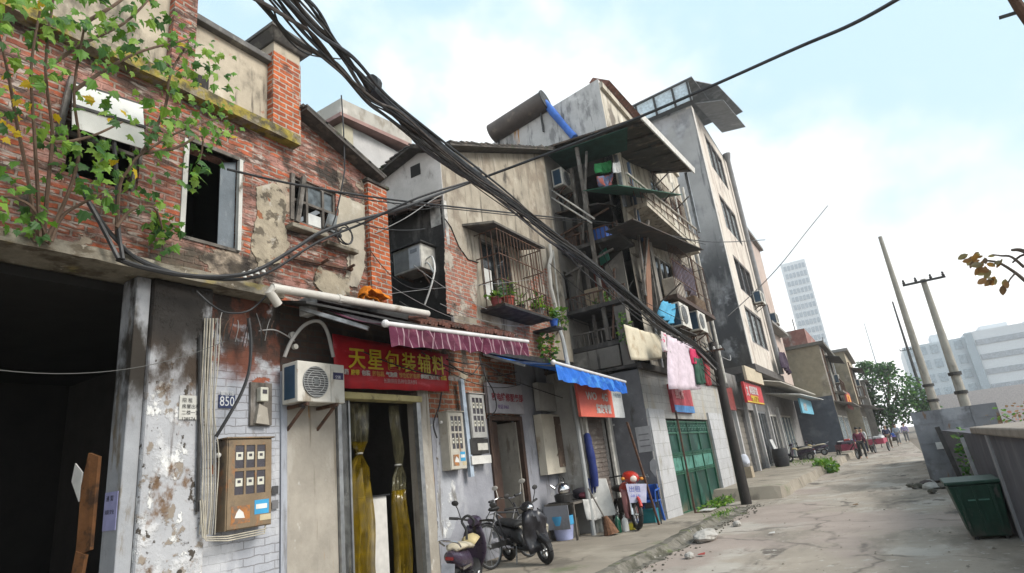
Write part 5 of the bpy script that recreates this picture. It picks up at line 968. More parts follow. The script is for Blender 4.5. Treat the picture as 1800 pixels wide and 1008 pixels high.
# gutter pipe and orange cloth
t = thing('gutter_pipe', 'long white plastic gutter pipe with elbow above the packaging shop', 'pipe', (-6.0, 6, 4.1))
P0, P1 = onX(478, 506, -5.95), onX(752, 552, -5.95)
b = MB(); b.cyl(P0, P1, .055, 10); b.build('pipe', wm('grimy_white_pvc', (.58,.55,.50), rough=.5, var=.12, layers=[((.33,.28,.22), (3,3,3), .56, .7)]), t, smooth=True)
b = MB(); b.tube([P0 + Vector((0,.03,0)), P0 + Vector((-.02,-.02,-.05)), onX(489, 536, -6.0)], .055, 10); b.build('elbow', MATS['grimy_white_pvc'], t, smooth=True)
b = MB(); b.cyl(P0.lerp(P1,.35), P0.lerp(P1,.37), .065, 10); b.build('coupling', MATS['grimy_white_pvc'], t)
b = MB(); P = [onX(x, y, -5.98) for x, y in [(635,525),(640,513),(655,517),(668,524),(682,532)]]; n = 10; rows = []
for i in range(13):
    p = smoothpath(P, 3)[i]; rows.append([p + Vector((.10*math.cos(a)+.02*math.sin(i*2), .02*math.sin(i), .07*math.sin(a)+.015*math.sin(i*1.7+a*2))) for a in [j*.7 for j in range(8)]])
b.sheet(rows); tag(b.build('orange_cloth', wm('orange_cloth', (.68,.20,.012), rough=.9, var=.3, scale=9, bump=.4), smooth=True, solid=.01), 'crumpled bright orange cloth draped over the white gutter pipe', 'cloth')
# pale blue conduit, white sign, panels
b = MB(); y0, y1, z0, z1 = RX(-6.3, (806, 666), (833, 838)); b.bar((-6.28, y0+.04, z1), (-6.28, y0+.10, z0), .1, .06); tag(b.build('conduit', pm('pale_blue_conduit', (.42,.50,.60), .5, var=.25)), 'pale blue white conduit running down between the two meter cabinets', 'conduit')
y0, y1, z0, z1 = RX(-6.28, (856, 672), (922, 728)); t = thing('shop_sign', 'dull white sign board with red characters above the narrow doorway', 'shop sign', (-6.28, y0, z0))
b = MB(); b.box(-6.36, -6.28, y0, y1, z0, z1); b.build('board', wm('dull_white_board', (.36,.35,.38), rough=.6, var=.15, layers=[((.24,.23,.24), 2, .52, .68)], bump=.05), t)
text('家电维修服务部', 'sign_text', pm('faded_red_letter', (.27,.045,.06), .6), t, (-6.275, y0+.10, z0+.25), .165, UY, UZ, .002, bold=.004); text('电话 8463', 'sign_text', pm('faded_purple_letter', (.2,.12,.28), .6), t, (-6.275, y0+.28, z0+.09), .095, UY, UZ, .002)
y0, y1, z0, z1 = RX(-6.2, (950, 728), (1006, 829)); b = MB(); b.box(-6.38, -6.2, y0, y1, z0, z1); t = thing('wall_cabinet', 'dirty white wall cabinet hanging open beside the narrow doorway', 'cabinet', (-6.3, y0, z0))
b.build('body', wm('stained_cream_panel', (.52,.48,.40), var=.12, layers=[((.30,.24,.17), (2,2,1.4), .52, .66), ((.12,.09,.07), (2.4,2.4,2), .62, .66)]), t); b = MB(); b.box(-6.197, -6.185, y0+.55, y1-.02, z0+.12, z1-.05); b.build('door', wm('brown_cabinet_inside', (.12,.085,.065), var=.4, layers=[((.30,.26,.2), 4, .58, .64)]), t)
y0, y1, z0, z1 = RX(-6.22, (944, 672), (1004, 724)); b = MB(); b.box(-6.34, -6.22, y0, y1, z0, z1); tag(b.build('blank_board', wm('grimy_grey_board', (.36,.35,.33), var=.2, layers=[((.20,.18,.16), (3,3,1), .53, .68)]), bevel=.006), 'blank grey sign board above the dirty white wall cabinet', 'sign board')
# phone shop sign and down pipe
SX = -5.60; q = [onX(1008, 672, SX), onX(1098, 676, SX), onX(1098, 736, SX), onX(1017, 736, SX)]
SX = -5.2; y0, y1, z0, z1 = 11.0, 13.35, 2.44, 3.14; t = thing('shop_sign', 'orange red phone shop sign with white WO 4G lettering under the blue awning', 'shop sign', (SX, y0, z0)); ys_ = y0 + (y1-y0)*.74
b = MB(); b.box(SX-.06, SX, y0, ys_, z0, z1); b.build('board', wm('orange_red_board', (.62,.13,.085), rough=.5, var=.1, layers=[((.55,.09,.07), 1.2, .5, .66)], bump=.02), t)
b = MB(); b.box(SX-.06, SX, ys_+.002, y1, z0, z1); b.build('white_board', pm('sign_panel_white', (.55,.57,.58), .5), t)
text('WO', 'sign_text', wht, t, (SX+.005, y0+.36, z0+.36), .22, UY, UZ, .002, bold=.006, sx=1.3); text('4G', 'sign_text', wht, t, (SX+.005, y0+1.15, z0+.35), .24, UY, UZ, .002, bold=.006, sx=1.1); text('指定专营', 'sign_text', wht, t, (SX+.005, y0+.78, z0+.10), .20, UY, UZ, .002, bold=.008)
text('手机维修', 'sign_text', pm('blue_grey_letter', (.13,.2,.28), .6), t, (SX+.005, ys_+.08, z1-.24), .12, UY, UZ, .001)
t = thing('down_pipe', 'grey and white down pipe running past the blue awning beside the phone sign', 'pipe', (-5.55, 11.6, 0))
b = MB(); P = [onX(x, y, X) for x, y, X in [(966,430,-6.3),(969,450,-6.3),(965,468,-6.28),(968,505,-6.28),(978,545,-6.28)]]; b.tube(P, .05, 8); b.build('upper_pipe', MATS['grimy_white_pvc'], t, smooth=True)
b = MB(); P = [onX(978,545,-6.28), onX(984,580,-6.2), onX(990,600,-6.0), onX(998,640,-5.62), (-5.6, 11.62, .15)]; b.tube(P, .05, 8); b.build('lower_pipe', wm('grey_pipe', (.33,.34,.34), var=.15), t, smooth=True)
b = MB(); P = [onX(x, y, -6.3) for x, y in [(972,440),(975,470),(985,560)]]; b.tube(P, .022, 6); b.build('thin_pipe', offw, t, smooth=True)
# ---- hanging things on the apartment block
def sheet_cloth(name, label, cat, corners, m, wav=.03, nx=14, nz=10, group=None, th=.008):
    q = [vec(p) for p in corners]; b = MB(); rows = []; nrm = (q[1]-q[0]).cross(q[3]-q[0]).normalized()
    for j in range(nz+1):
        rows.append([q[0].lerp(q[1], i/nx).lerp(q[3].lerp(q[2], i/nx), j/nz) + nrm*(wav*math.sin(i*1.3 + j*.25)*(.3+.7*j/nz) + .4*wav*math.sin(i*2.7+1)) + Vector((0,0,-.03*math.sin(math.pi*i/nx))) for i in range(nx+1)])
    b.sheet(rows); return tag(b.build(name, m, smooth=True, solid=.003), label, cat, group)
sheet_cloth('tarpaulin', 'cream tarpaulin sheet tied along the lowest balcony above the tiled wall', 'tarpaulin', [onX(1097,570,-4.45), onX(1166,590,-4.45), onX(1166,630,-4.45), onX(1112,633,-4.45)], wm('cream_tarp', (.56,.50,.38), var=.12, layers=[((.40,.32,.22), (2,2,2), .54, .68)]))
sheet_cloth('hanging_sheet', 'pale pink sheet hanging over the street in front of the gate', 'laundry', [onX(1174,590,-3.95), onX(1216,606,-3.95), onX(1236,684,-3.95), onX(1180,684,-3.95)], pm('pale_pink_cotton', (.60,.50,.56), .9), .06)
sheet_cloth('hanging_shirt', 'magenta and red shirt on the washing line beside the pale pink sheet', 'laundry', [onX(1213,612,-3.9), onX(1236,616,-3.9), onX(1240,640,-3.9), onX(1219,640,-3.9)], pm('magenta_cotton', (.50,.02,.09), .9), .05)
sheet_cloth('hanging_trousers', 'dark green trousers on the washing line under the magenta shirt', 'laundry', [onX(1221,628,-3.86), onX(1232,630,-3.86), onX(1240,672,-3.86), onX(1228,676,-3.86)], pm('dark_green_cotton', (.02,.07,.045), .9), .05)
sheet_cloth('hanging_towel', 'red and white towel at the right end of the washing line', 'laundry', [onX(1234,622,-3.88), onX(1243,626,-3.88), onX(1250,676,-3.88), onX(1243,678,-3.88)], pm('brick_red_cotton', (.33,.04,.05), .9), .04)
sheet_cloth('hanging_shirt', 'white and pink patterned shirt at the left end of the washing line', 'laundry', [onX(1163,582,-4.0), onX(1180,590,-4.0), onX(1184,618,-4.0), onX(1168,618,-4.0)], wm('pink_white_print', (.55,.50,.50), scale=14, var=.2, layers=[((.50,.10,.18), 9, .54, .62)]), .05)
b = MB(); b.tube(sag(onX(1160,578,-4.0), onX(1258,626,-3.8), .08), .012, 5); tag(b.build('washing_line', cable_m), 'thin black washing line carrying the pink sheet and shirts', 'line')
tb = sheet_cloth('blue_tarpaulin', 'crumpled blue tarpaulin beside the white air conditioner on the apartment block', 'tarpaulin', [onX(1166,528,-4.5), onX(1184,535,-4.5), onX(1184,572,-4.5), onX(1160,556,-4.5)], wm('sky_blue_tarp', (.08,.32,.50), var=.25), .09)
y0, y1, z0, z1 = RX(-4.35, (1176, 528), (1203, 570)); ac_outdoor('white air conditioner beside the blue tarpaulin on the apartment block', -4.35, 16.9, 17.85, 5.0, 5.72, .35, -4.9, badge=False)
ac_outdoor('grey white air conditioner right of the other one under the cage shelf', -4.35, 18.9, 19.85, 5.15, 5.8, .35, -4.9, badge=False)
ac_outdoor('small air conditioner high in the corner under the brown roof canopy', -6.1, 13.95, 14.75, 9.1, 9.65, .33, -6.46, badge=False)
ac_outdoor('air conditioner on the pinkish tower front below the third window', XT+.5, 32.6, 33.7, 8.5, 9.15, .4, XT, badge=False)
ac_outdoor('air conditioner on the joined pink house beyond the drain pipe', XT-.3+.55, 39.0, 40.0, 8.35, 9.05, .4, XT-.35, badge=False)
sheet_cloth('laundry', 'purple grey clothes drying behind the window cage of the apartment block', 'laundry', [(XD+.3, 18.2, 7.5), (XD+.3, 20.4, 7.6), (XD+.32, 20.4, 6.5), (XD+.32, 18.3, 6.6)], wm('purple_grey_cloth', (.13,.115,.16), var=.4, scale=5), .09)
sheet_cloth('laundry', 'dark purple coat hanging from the pipe of the pinkish tower', 'laundry', [(XT+.5, 34.2, 6.0), (XT+.5, 35.6, 6.1), (XT+.55, 36.2, 4.9), (XT+.55, 34.0, 5.1)], pm('dark_purple_cloth', (.05,.03,.055), .9), .12)
sheet_cloth('laundry', 'white cloth hanging under the brown canopy beside green netting', 'laundry', [onX(1078,286,-4.6), onX(1088,284,-4.6), onX(1092,302,-4.6), onX(1080,304,-4.6)], pm('white_cotton', (.6,.6,.58), .9), .04)
sheet_cloth('netting', 'bright green netting bundle under the brown roof canopy', 'netting', [onX(1046,288,-5.0), onX(1072,282,-5.0), onX(1074,302,-5.0), onX(1052,304,-5.0)], pm('bright_green_net', (.02,.22,.06), .8), .08)
sheet_cloth('laundry', 'blue and red clothes hung below the green netting', 'laundry', [onX(1050,310,-4.9), onX(1076,305,-4.9), onX(1074,325,-4.9), onX(1058,328,-4.9)], wm('blue_red_cloth', (.12,.15,.25), scale=4, layers=[((.3,.08,.06), 3, .5, .56)]), .08)
# signs beyond the gate
def sign(label, X, y0, y1, z0, z1, m, txts, extra=None):
    t = thing('shop_sign', label, 'shop sign', (X, y0, z0)); b = MB(); b.box(X-.1, X, y0, y1, z0, z1); b.build('board', m, t)
    if extra: e = extra; b = MB(); b.box(X+.002, X+.008, *e[:4]); b.build('band', e[4], t)
    for (s, m2, y, z, sz) in txts: text(s, 'sign_text', m2, t, (X+.012, y, z), sz, UY, UZ, .004, bold=.01)
    return t
sr = pm('sign_red', (.50,.025,.03), .5)
sign('red sign with a blue lower band on the white tiles above the green gate', GD+.1, 15.75, 17.6, 2.55, 3.3, pm('dusty_red_board', (.46,.05,.07), .6, var=.2), [('招待所', pm('faded_pink', (.55,.25,.25), .6), 16.0, 2.95, .26)], (15.75, 17.6, 2.55, 2.74, pm('band_blue', (.06,.22,.5), .5)))
sign('bright red shop sign with white and yellow characters beyond the dark pole', XS+.75, 25.4, 29.2, 3.12, 3.95, sr, [('文', wht, 25.6, 3.42, .46), ('具百货批发', wht, 26.3, 3.52, .36), ('零售烟酒副食', yel, 26.3, 3.2, .28)], (25.45, 29.15, 3.13, 3.18, yel))
sign('beige blank board above the bright red shop sign', XS+.9, 25.6, 29.4, 4.0, 4.6, wm('beige_board', (.50,.43,.32), var=.12), [])
sign('dark brick red signboard half hidden behind the dark pole', XS+.3, 22.9, 25.2, 2.85, 3.75, pm('dull_red_board', (.22,.035,.03), .6, var=.3), [])
sign('light blue shop sign with white swirl under the white sheet canopy', XS+1.25, 38.2, 44.0, 2.85, 3.7, pm('light_blue_board', (.16,.45,.60), .5), [('水族馆', wht, 39.2, 3.05, .5)])
t = sign('red and yellow sign on the second of the low houses', -2.4, 51.5, 57.5, 3.2, 4.5, pm('pinkish_red_board', (.52,.09,.10), .5), [], (52.2, 56.6, 3.5, 4.3, pm('orange_yellow', (.75,.34,.03), .5)))
text('超市', 'sign_text', sr, t, (-2.38, 53.2, 3.6), .7, UY, UZ, .005)
for lab, X, y, z in FAR_AC: ac_outdoor(lab, X, y, y+.95, z, z+.65, .35, X-.42, badge=False)
# roof end lump beside the alley, vertical aerial wire etc
b = MB(); b.tube([onX(600,168,-6.2), onX(604,230,-6.2), onX(606,300,-6.2), onX(598,345,-6.2), onX(590,380,-6.2), onX(583,402,-6.2)], .012, 6); tag(b.build('aerial_wire', cable_m), 'thin black wire hanging straight down past the brick gable window', 'wire')
b = MB(); c = onX(605, 412, -6.15); b.torus(c, .16, .012, 'X', 18, 5); b.torus(c + Vector((.01,.03,-.02)), .13, .012, 'X', 18, 5); b.ball(c + Vector((-.03,-.1,-.03)), .06, (.6,1.4,.8), 8); tag(b.build('cable_coil', cable_m), 'small coil of black cable on the sill of the weathered casement window', 'cable')
# ================================================================= cables
def cable(label, pts, r, m=cable_m, group=None, n=6, name='power_cable', sm=True):
    b = MB(); b.tube(smoothpath(pts, 6) if sm else pts, r, n); return tag(b.build(name, m, smooth=True), label, 'cable', group)
pole_p = onZ(1312, 884, .06)
main_px = [(486,-30,4.2), (545,40,4.7), (600,95,5.2), (650,150,5.9), (690,190,6.5), (760,245,7.6), (830,300,8.8), (895,350,10.0), (960,400,11.2), (1030,455,12.6), (1100,512,14.0), (1160,562,15.4), (1215,602,16.4), (1256,640,17.0)]
main = [at(*p) for p in main_px]
def strand(k, spread, r, ph, m):
    pts = []
    N = len(main)
    for i, p in enumerate(main):
        t = i/(N-1); s = spread * (.85 if t < .1 else (.62 if t < .3 else .62 + .12*math.sin(9*t+ph)))
        d = (main[min(i+1,N-1)] - main[max(i-1,0)]).normalized(); a = d.cross(Vector((0,0,1))).normalized(); u = a.cross(d)
        pts.append(p + a*s*math.cos(ph + t*3.5) + u*s*math.sin(ph + t*3.5) + Vector((0,0,-(.05 + .03*(k % 4))*math.sin(math.pi*((t*(3 + k % 3)+ph) % 1)))) + a*.025*math.sin(t*23+ph*3))
    e = pts[0] - pts[1]; return [pts[0] + e*7 + Vector((0,0,.5)), pts[0] + e*2.5] + pts
cabled = pm('dusty_black_cable', (.05,.048,.046), .75, var=.4); cabled2 = pm('brownish_cable', (.075,.06,.052), .8, var=.4)
for k in range(16):
    ph = k*2.0*math.pi/16*1.7; pale = k in (2,)
    cable('thick pale strand lying on top of the black cable bundle' if pale else 'black strand of the thick overhead cable bundle sweeping down to the pole', strand(k, .085 + .025*(k % 3), (.011, .016, .022)[k % 3] if not pale else .02, ph if not pale else 1.45, cable_m), (.0085, .012, .016)[k % 3] if not pale else .018, cableg if pale else (cable_m, cabled, cable_m, cabled2)[k % 4], None if pale else 'strands of the overhead cable bundle', name='cable_strand')
b = MB(); b.tube(smoothpath([p + Vector((0,0,-.02)) for p in main[3:]], 5), .055, 8); tag(b.build('cable_core', cable_m, smooth=True), 'thick black core cable inside the overhead bundle from mid span on', 'cable')
for i, pxx in enumerate([(655,148,6.0), (838,303,9.0), (1005,437,12.2)]):
    c = at(*pxx); d = (main[6]-main[5]).normalized(); b = MB(); b.cyl(c - d*.04, c + d*.04, .08, 12)
    tag(b.build('cable_tie', cable_m if i != 1 else cableg), ('black binding round the cable bundle where it first gathers above the grey roof storey', 'pale binding round the cable bundle where the long street cable crosses it', 'black binding round the cable bundle in front of the phone shop pipe')[i], 'cable tie')
cable('loose thin black strand drooping left of the cable bundle at the top', [at(480,15,4.3), at(500,62,4.6), at(540,95,5.0), at(598,104,5.4)], .006)
cable('loose strand drooping from the bundle in front of the pale gable', [at(690,195,6.8), at(735,255,8.0), at(790,295,8.7), at(818,312,9.0), at(840,310,9.2)], .018)
long_px = [(205,455,-6.05), (250,470,-6.02), (330,485,-5.98), (400,486,-5.95), (455,474,-5.9), (520,436,-5.85), (580,402,-5.8), (700,368,-5.7), (770,342,-5.65), (830,320,-5.6)]
long_pts = [onX(*p) for p in long_px] + [at(985,262,11.0), at(1110,212,10.8), at(1250,152,10.3), at(1400,85,9.6), at(1500,42,9.2), at(1600,-14,8.8), at(1760,-110,8.4), at(1960,-250,8.2)]
cable('long black cable from the garage canopy across the bundle to the top right sky', long_pts, .026)
cable('second black cable running along the first in front of the brick wall', [onX(*p) for p in [(215,440,-6.1), (300,478,-6.05), (400,492,-6.0), (470,480,-5.95), (560,425,-5.85), (640,392,-5.8)]] + [at(735,348,9.2), at(830,318,9.9)], .018)
cable('thin level cable crossing the street front from shutter window to tower', [onX(400,298,-6.2), onX(520,325,-6.1), onX(650,346,-6.0), onX(780,362,-5.8), at(950,380,13.5), at(1100,396,16.5), at(1240,425,20.5), at(1345,422,30)], .016)
cable('thin second level cable just under the first', [onX(560,330,-6.15), onX(650,352,-6.0), onX(780,366,-5.9), at(950,384,13.6), at(1120,402,17), at(1240,430,20.6)], .010)
cable('black cable rising to the right over the far pink house', [at(1280,556,24), at(1335,505,26), at(1375,462,27), at(1420,405,29), at(1455,362,31)], .017)
cable('thick black cable left of two dropping from window to canopy', [onX(130,300,-6.12), onX(150,345,-6.1), onX(180,400,-6.05), onX(208,455,-6.0)], .024)
cable('thick black cable right of two dropping behind the leaves to the canopy', [onX(200,240,-6.12), onX(206,330,-6.1), onX(208,400,-6.06), onX(216,456,-6.0)], .022)
cable('black cable curving along the canopy top behind the sapling', [onX(150,345,-6.12), onX(190,405,-6.1), onX(240,455,-6.04), onX(300,480,-6.0)], .02)
cable('thick black cable hanging in a curve past the small meter to the brown cabinet', [onX(437,560,-6.2), onX(441,600,-6.17), onX(438,650,-6.15), onX(424,692,-6.15), onX(400,735,-6.15), onX(380,768,-6.2)], .020)
cable('sagging cable under the garage canopy edge', [onX(345,512,-6.1), onX(370,535,-6.05), onX(400,550,-6.1), onX(440,545,-6.15), onX(478,510,-6.1)], .012)
cable('thin pale wire crossing in front of the dark garage', sag(onX(-10,650,-6.15), onX(395,600,-6.15), .16), .004, pm('dim_wire', (.10,.10,.095), .7), sm=False)
for i in range(9):
    x = 356 + i*3.2; j = rnd.uniform(-2, 2); X = -6.24 + .012*(i % 3)
    cable('beige wire of the loose vertical bunch between pillar and number plate', [onX(x+4+j, 560, X), onX(x+j, 640, X), onX(x-3-j, 720, X+.02), onX(x+j*1.5, 800, X), onX(x-1, 880, X+.02), onX(x-6+j, 940, X)], .006 + .003*(i % 2), (cableb, cableg, cableb)[i % 3], 'beige wires beside the pillar', name='loose_wire')
cable('dark conduit at the left of the beige wires beside the pillar', [onX(352,590,-6.24), onX(350,760,-6.24), onX(347,900,-6.24)], .02, dkmetal, sm=False)
for i in range(3): cable('beige wire turning along the bottom towards the brown cabinet', [onX(352+i*4, 880, -6.2), onX(356+i*3, 945+i*3, -6.2), onX(400, 943+i*4, -6.2), onX(465, 930+i*4, -6.2), onX(468, 915, -6.2)], .007, cableb, 'beige wires below the cabinet', name='loose_wire', sm=False)
for i in range(12):
    x = 385 + i*9 + rnd.uniform(-4,4); cable('thin tangled wire in the sooty brick above the number plate', [onX(x, 545+rnd.uniform(0,20), -6.3), onX(x+rnd.uniform(-9,9), 575, -6.22), onX(x+rnd.uniform(-14,14), 600+rnd.uniform(-8,12), -6.28)], .005, (cable_m, cableg, rust)[i % 3], 'tangled wires above the number plate', 5, 'loose_wire')
cable('tangled pale wire running right from the sooty brick to the pipe ends', [onX(455,582,-6.25), onX(480,580,-6.2), onX(500,588,-6.25), onX(518,600,-6.3)], .008, cableg)
cable('black cable drooping below the right end of the red sign', [onX(776,690,-6.25), onX(772,715,-6.2), onX(762,745,-6.2), onX(768,770,-6.25)], .014)
cable('black wire looping over the left edge of the white sign', [onX(842,625,-6.2), onX(852,660,-6.15), onX(868,690,-6.15), onX(872,720,-6.2), onX(856,735,-6.2)], .010)
cable('black wire running along the wall top above the meter cabinets', [onX(785,632,-6.2), onX(820,640,-6.2), onX(850,640,-6.15), onX(900,668,-6.1), onX(960,690,-6.1), onX(1005,705,-6.0)], .010)
cable('second black wire sagging below the first above the meter cabinets', [onX(790,640,-6.25), onX(826,660,-6.2), onX(848,640,-6.2), onX(856,690,-6.15), onX(860,740,-6.2)], .010)
cable('pale wire slanting across the alley in front of the boxy air conditioner', [onX(660,410,-6.3), onX(712,384,-6.2), onX(760,352,-6.1), onX(800,330,-6.0)], .008, cableg)
cable('thin pale wire level across the alley below the boxy air conditioner', [onX(660,520,-6.2), onX(760,508,-6.1), onX(880,498,-5.8), onX(930,492,-5.8)], .004, cableg)
cable('thin black wire draped over the balcony side of the apartment block', [onX(985,480,-6.3), onX(1002,510,-6.2), onX(998,545,-6.2), onX(992,580,-6.2)], .010)
for i in range(10):
    y0_ = rnd.uniform(4.9, 9.5); z0_ = rnd.uniform(3.2, 4.6) if i % 2 else rnd.uniform(4.4, 6.2); dy = rnd.uniform(1.2, 3.4); dz = rnd.uniform(-.5, .5); X = -6.28 if y0_ + dy < 6.6 or y0_ > 8.7 else -6.2
    cable('thin black service wire sagging loosely along the brick and plaster fronts', sag((X, y0_, z0_), (X+.03, y0_+dy, z0_+dz), rnd.uniform(.05,.3)), rnd.choice((.005,.007,.010)), rnd.choice((cable_m, cabled, cableg)), 'loose service wires on the fronts', 5, 'loose_wire', False)
for i in range(8):
    a_ = at(rnd.uniform(960,1060), rnd.uniform(420,560), rnd.uniform(14.5,15.5)); c_ = at(rnd.uniform(1100,1240), rnd.uniform(430,620), rnd.uniform(16.5,19))
    cable('thin black wire strung loosely across the balconies of the apartment block', sag(a_, c_, rnd.uniform(.1,.4)), .009, rnd.choice((cable_m, cabled)), 'loose wires across the balconies', 5, 'loose_wire', False)
for k in range(3):
    cable('black drop cable falling beside the overhead bundle near the pole', [main[8+k] , main[9+k] + Vector((0,.2,-.45-.1*k)), main[11] + Vector((0,.3,-.35)), main[13] + Vector((0,0,-.2-.2*k))], .012, cabled, 'drop cables near the pole')
# ================================================================= dark street pole
t = thing('street_pole', 'dark tarred wooden pole standing at the end of the pavement', 'pole', (pole_p.x, pole_p.y, 0)); top = onY(1254, 618, pole_p.y)
b = MB(); b.tube([(pole_p.x, pole_p.y, -.05), (pole_p.x, pole_p.y, 2), (top.x+.02, pole_p.y, top.z+.25)], [.14, .125, .11], 14); b.build('pole', wm('tarred_pole', (.028,.024,.022), rough=.75, var=.35, layers=[((.07,.06,.055), (6,6,1), .55, .68)], bump=.3), t, smooth=True)
b = MB(); b.bar((top.x-.35, pole_p.y-.12, top.z), (top.x+.3, pole_p.y-.12, top.z), .05); cr = b.build('cross_arm', rust, t)
for i in range(4):
    b = MB(); b.lathe([(0,0),(.03,0),(.045,.03),(.025,.05),(.04,.07),(0,.1)], (top.x-.3+i*.18, pole_p.y-.12, top.z+.025), 'Z', 10); b.build('insulator', MATS['porcelain'], cr)
for i in range(14):
    a = Vector((top.x + rnd.uniform(-.4,.4), pole_p.y + rnd.uniform(-.5,.2), top.z + rnd.uniform(-.35,.3))); c = a + Vector((rnd.uniform(-.3,.5), rnd.uniform(-.3,.6), rnd.uniform(-.3,.3)))
    cable('short tangled black wire at the head of the dark pole', [a, (a+c)/2 + Vector((.1,0,-.15)), c], .012, (cable_m, cableg)[i % 4 == 3], 'tangled wires at the pole head', 5, 'loose_wire')
b = MB(); b.bar(onX(1102,742,-4.62), (-4.62, 12.75, .15), .04); tag(b.build('iron_prop', rust), 'thin rusty iron prop standing at the right end of the blue awning', 'post')
b = MB(); b.bar((-4.62, 12.9, .15), (-4.75, 13.3, .85), .03); tag(b.build('iron_bar', blackp), 'short black bar leaning beside the red motorbike', 'bar')
b = MB(); b.bar((-4.55, 15.2, .08), (-4.55, 15.2, 2.55), .04); b.bar((-4.55,15.2,.1), (-4.3,15.3,.09), .03); tag(b.build('thin_post', rust), 'thin rusty post in front of the left side of the green gate', 'post')
# ================================================================= vehicles in front of the shops
def wheel(parent, c, r, rt, spokes=True):
    b = MB(); b.torus(c, r-rt, rt, 'X', 30, 8); ty = b.build('wheel', black, parent, smooth=True)
    b = MB(); b.torus(c, r-2*rt, rt*.45, 'X', 26, 6); b.cyl(vec(c)-Vector((.04,0,0)), vec(c)+Vector((.04,0,0)), .025, 8)
    for k in range(12 if spokes else 5):
        a = k*2*math.pi/(12 if spokes else 5); b.bar(c, vec(c) + Vector((0, (r-2*rt)*math.cos(a), (r-2*rt)*math.sin(a))), .006 if spokes else .03)
    b.build('rim', steel, ty); return ty
def scooter(label, loc, rz, bodym, seatm):
    """forward is +Y, ground at z = 0"""
    t = thing('scooter', label, 'scooter', (0,0,0))
    wheel(t, (0, .62, .22), .22, .05, False); wheel(t, (0, -.55, .22), .22, .055, False)
    def shell(rings, name, m, par=t):
        b = MB(); g = []
        for (y, z, wx, hz) in rings: g.append([(wx*math.cos(a)*(1 if abs(math.cos(a)) < .9 else .95), y, z + hz*math.sin(a)) for a in [j*2*math.pi/14 for j in range(15)]])
        b.sheet(g); b.bm.faces.new([b.bm.verts.new(vec(p)) for p in g[0][:-1]]); b.bm.faces.new([b.bm.verts.new(vec(p)) for p in g[-1][:-1]])
        bmesh.ops.remove_doubles(b.bm, verts=b.bm.verts[:], dist=1e-4); return b.build(name, m, par, smooth=True)
    rear = shell([(-.82,.62,.05,.04), (-.72,.58,.12,.09), (-.5,.52,.15,.13), (-.2,.48,.15,.15), (0,.40,.12,.13), (.08,.34,.09,.06)], 'body', bodym)
    shell([(-.1,.27,.13,.05), (.1,.25,.14,.04), (.38,.26,.13,.05), (.46,.32,.11,.08)], 'floorboard', black)
    b = MB(); g = [[(x*wf, .50 - .10*(k/5) - .05*(abs(x)/.2)**2, .28 + .12*k) for x in (-.2,-.12,0,.12,.2)] for k, wf in enumerate((.6,.85,1,.95,.8,.55))]; b.sheet(g); b.build('front_shield', bodym, t, smooth=True, solid=.02)
    shell([(.42,.30,.05,.03), (.62,.47,.07,.03), (.80,.36,.06,.03)], 'front_fender', bodym)
    b = MB(); b.cyl((0,.62,.22), (0,.36,.92), .03, 10); b.build('steering_column', dkmetal, t)
    shell([(.28,.95,.09,.06), (.38,.95,.13,.09), (.47,.93,.09,.07)], 'handlebar_cowl', bodym)
    b = MB(); b.tube(smoothpath([(-.34,.22,.99), (-.2,.30,.98), (0,.34,.95), (.2,.30,.98), (.34,.22,.99)], 4), .016, 8); hb = b.build('handlebar', dkmetal, t, smooth=True)
    for s in (-1, 1):
        b = MB(); b.cyl((s*.24,.27,.985), (s*.36,.20,.99), .022, 8); b.build('grip', black, hb)
        b = MB(); b.tube([(s*.2,.3,.98), (s*.27,.32,1.13), (s*.3,.3,1.18)], .008, 6); b.ball((s*.31,.3,1.21), .06, (1,.25,.7), 12); b.build('mirror', dkmetal, t, smooth=True)
    b = MB(); b.ball((0,.475,.93), .065, (1,.5,.8), 12); b.build('headlight', chrome, t, smooth=True)
    b = MB(); g = [[(x*w_, y, z - .04*(abs(x)/.13)**2) for x in (-.13,-.08,0,.08,.13)] for (y, z, w_) in ((-.72,.70,.5), (-.6,.73,.9), (-.35,.72,1), (-.1,.69,1), (.03,.66,.8))]; b.sheet(g); st = b.build('seat', seatm, t, smooth=True, solid=.05)
    b = MB(); b.box(-.05,.05,-.845,-.8,.56,.60); b.build('tail_light', pm('tail_lens', (.22,.015,.015), .2), t)
    b = MB(); b.box(-.09,.09,-.86,-.85,.40,.52); b.build('number_board', pm('dull_plate', (.35,.36,.40), .5, var=.3), t)
    b = MB(); b.box(.125,.14,-.55,-.2,.40,.44); b.box(-.14,-.125,-.55,-.2,.40,.44); b.build('side_trim', chrome, t)
    b = MB(); b.tube(smoothpath([(-.12,-.7,.72), (-.13,-.9,.80), (0,-.95,.82), (.13,-.9,.80), (.12,-.7,.72)], 3), .012, 6); b.build('grab_rail', chrome, t, smooth=True)
    b = MB(); b.bar((.12,-.05,.3), (.24,.02,.01), .02); b.build('kick_stand', steel, t)
    b = MB(); b.tube([(.13,-.1,.28), (.15,-.4,.28), (.15,-.8,.33)], [.03,.05,.045], 10); b.build('exhaust', chrome, t, smooth=True)
    t.location = loc; t.rotation_euler = (0, R(8), rz); return t
dkpurple = pm('dark_purple_paint', (.045,.03,.055), .3); cream_seat = pm('tan_cream_seat', (.50,.44,.33), .7, var=.25)
s1 = scooter('dark purple scooter with cream seats parked nearest outside the shop', (-5.18, 6.72, .15), R(20), dkpurple, cream_seat); s1.scale = (.88,.88,.86)
for i in range(1):
    b = MB(); b.tube(smoothpath([(0,-.02,.72),(-.02,.0,.86),(-.1,.02,.98),(-.02,.04,1.06),(.08,.05,1.0),(.06,.06,.92)], 4), .02, 8); ORG[s1.name] = Vector((0,0,0)); b.build('child_handle', black, s1, smooth=True)
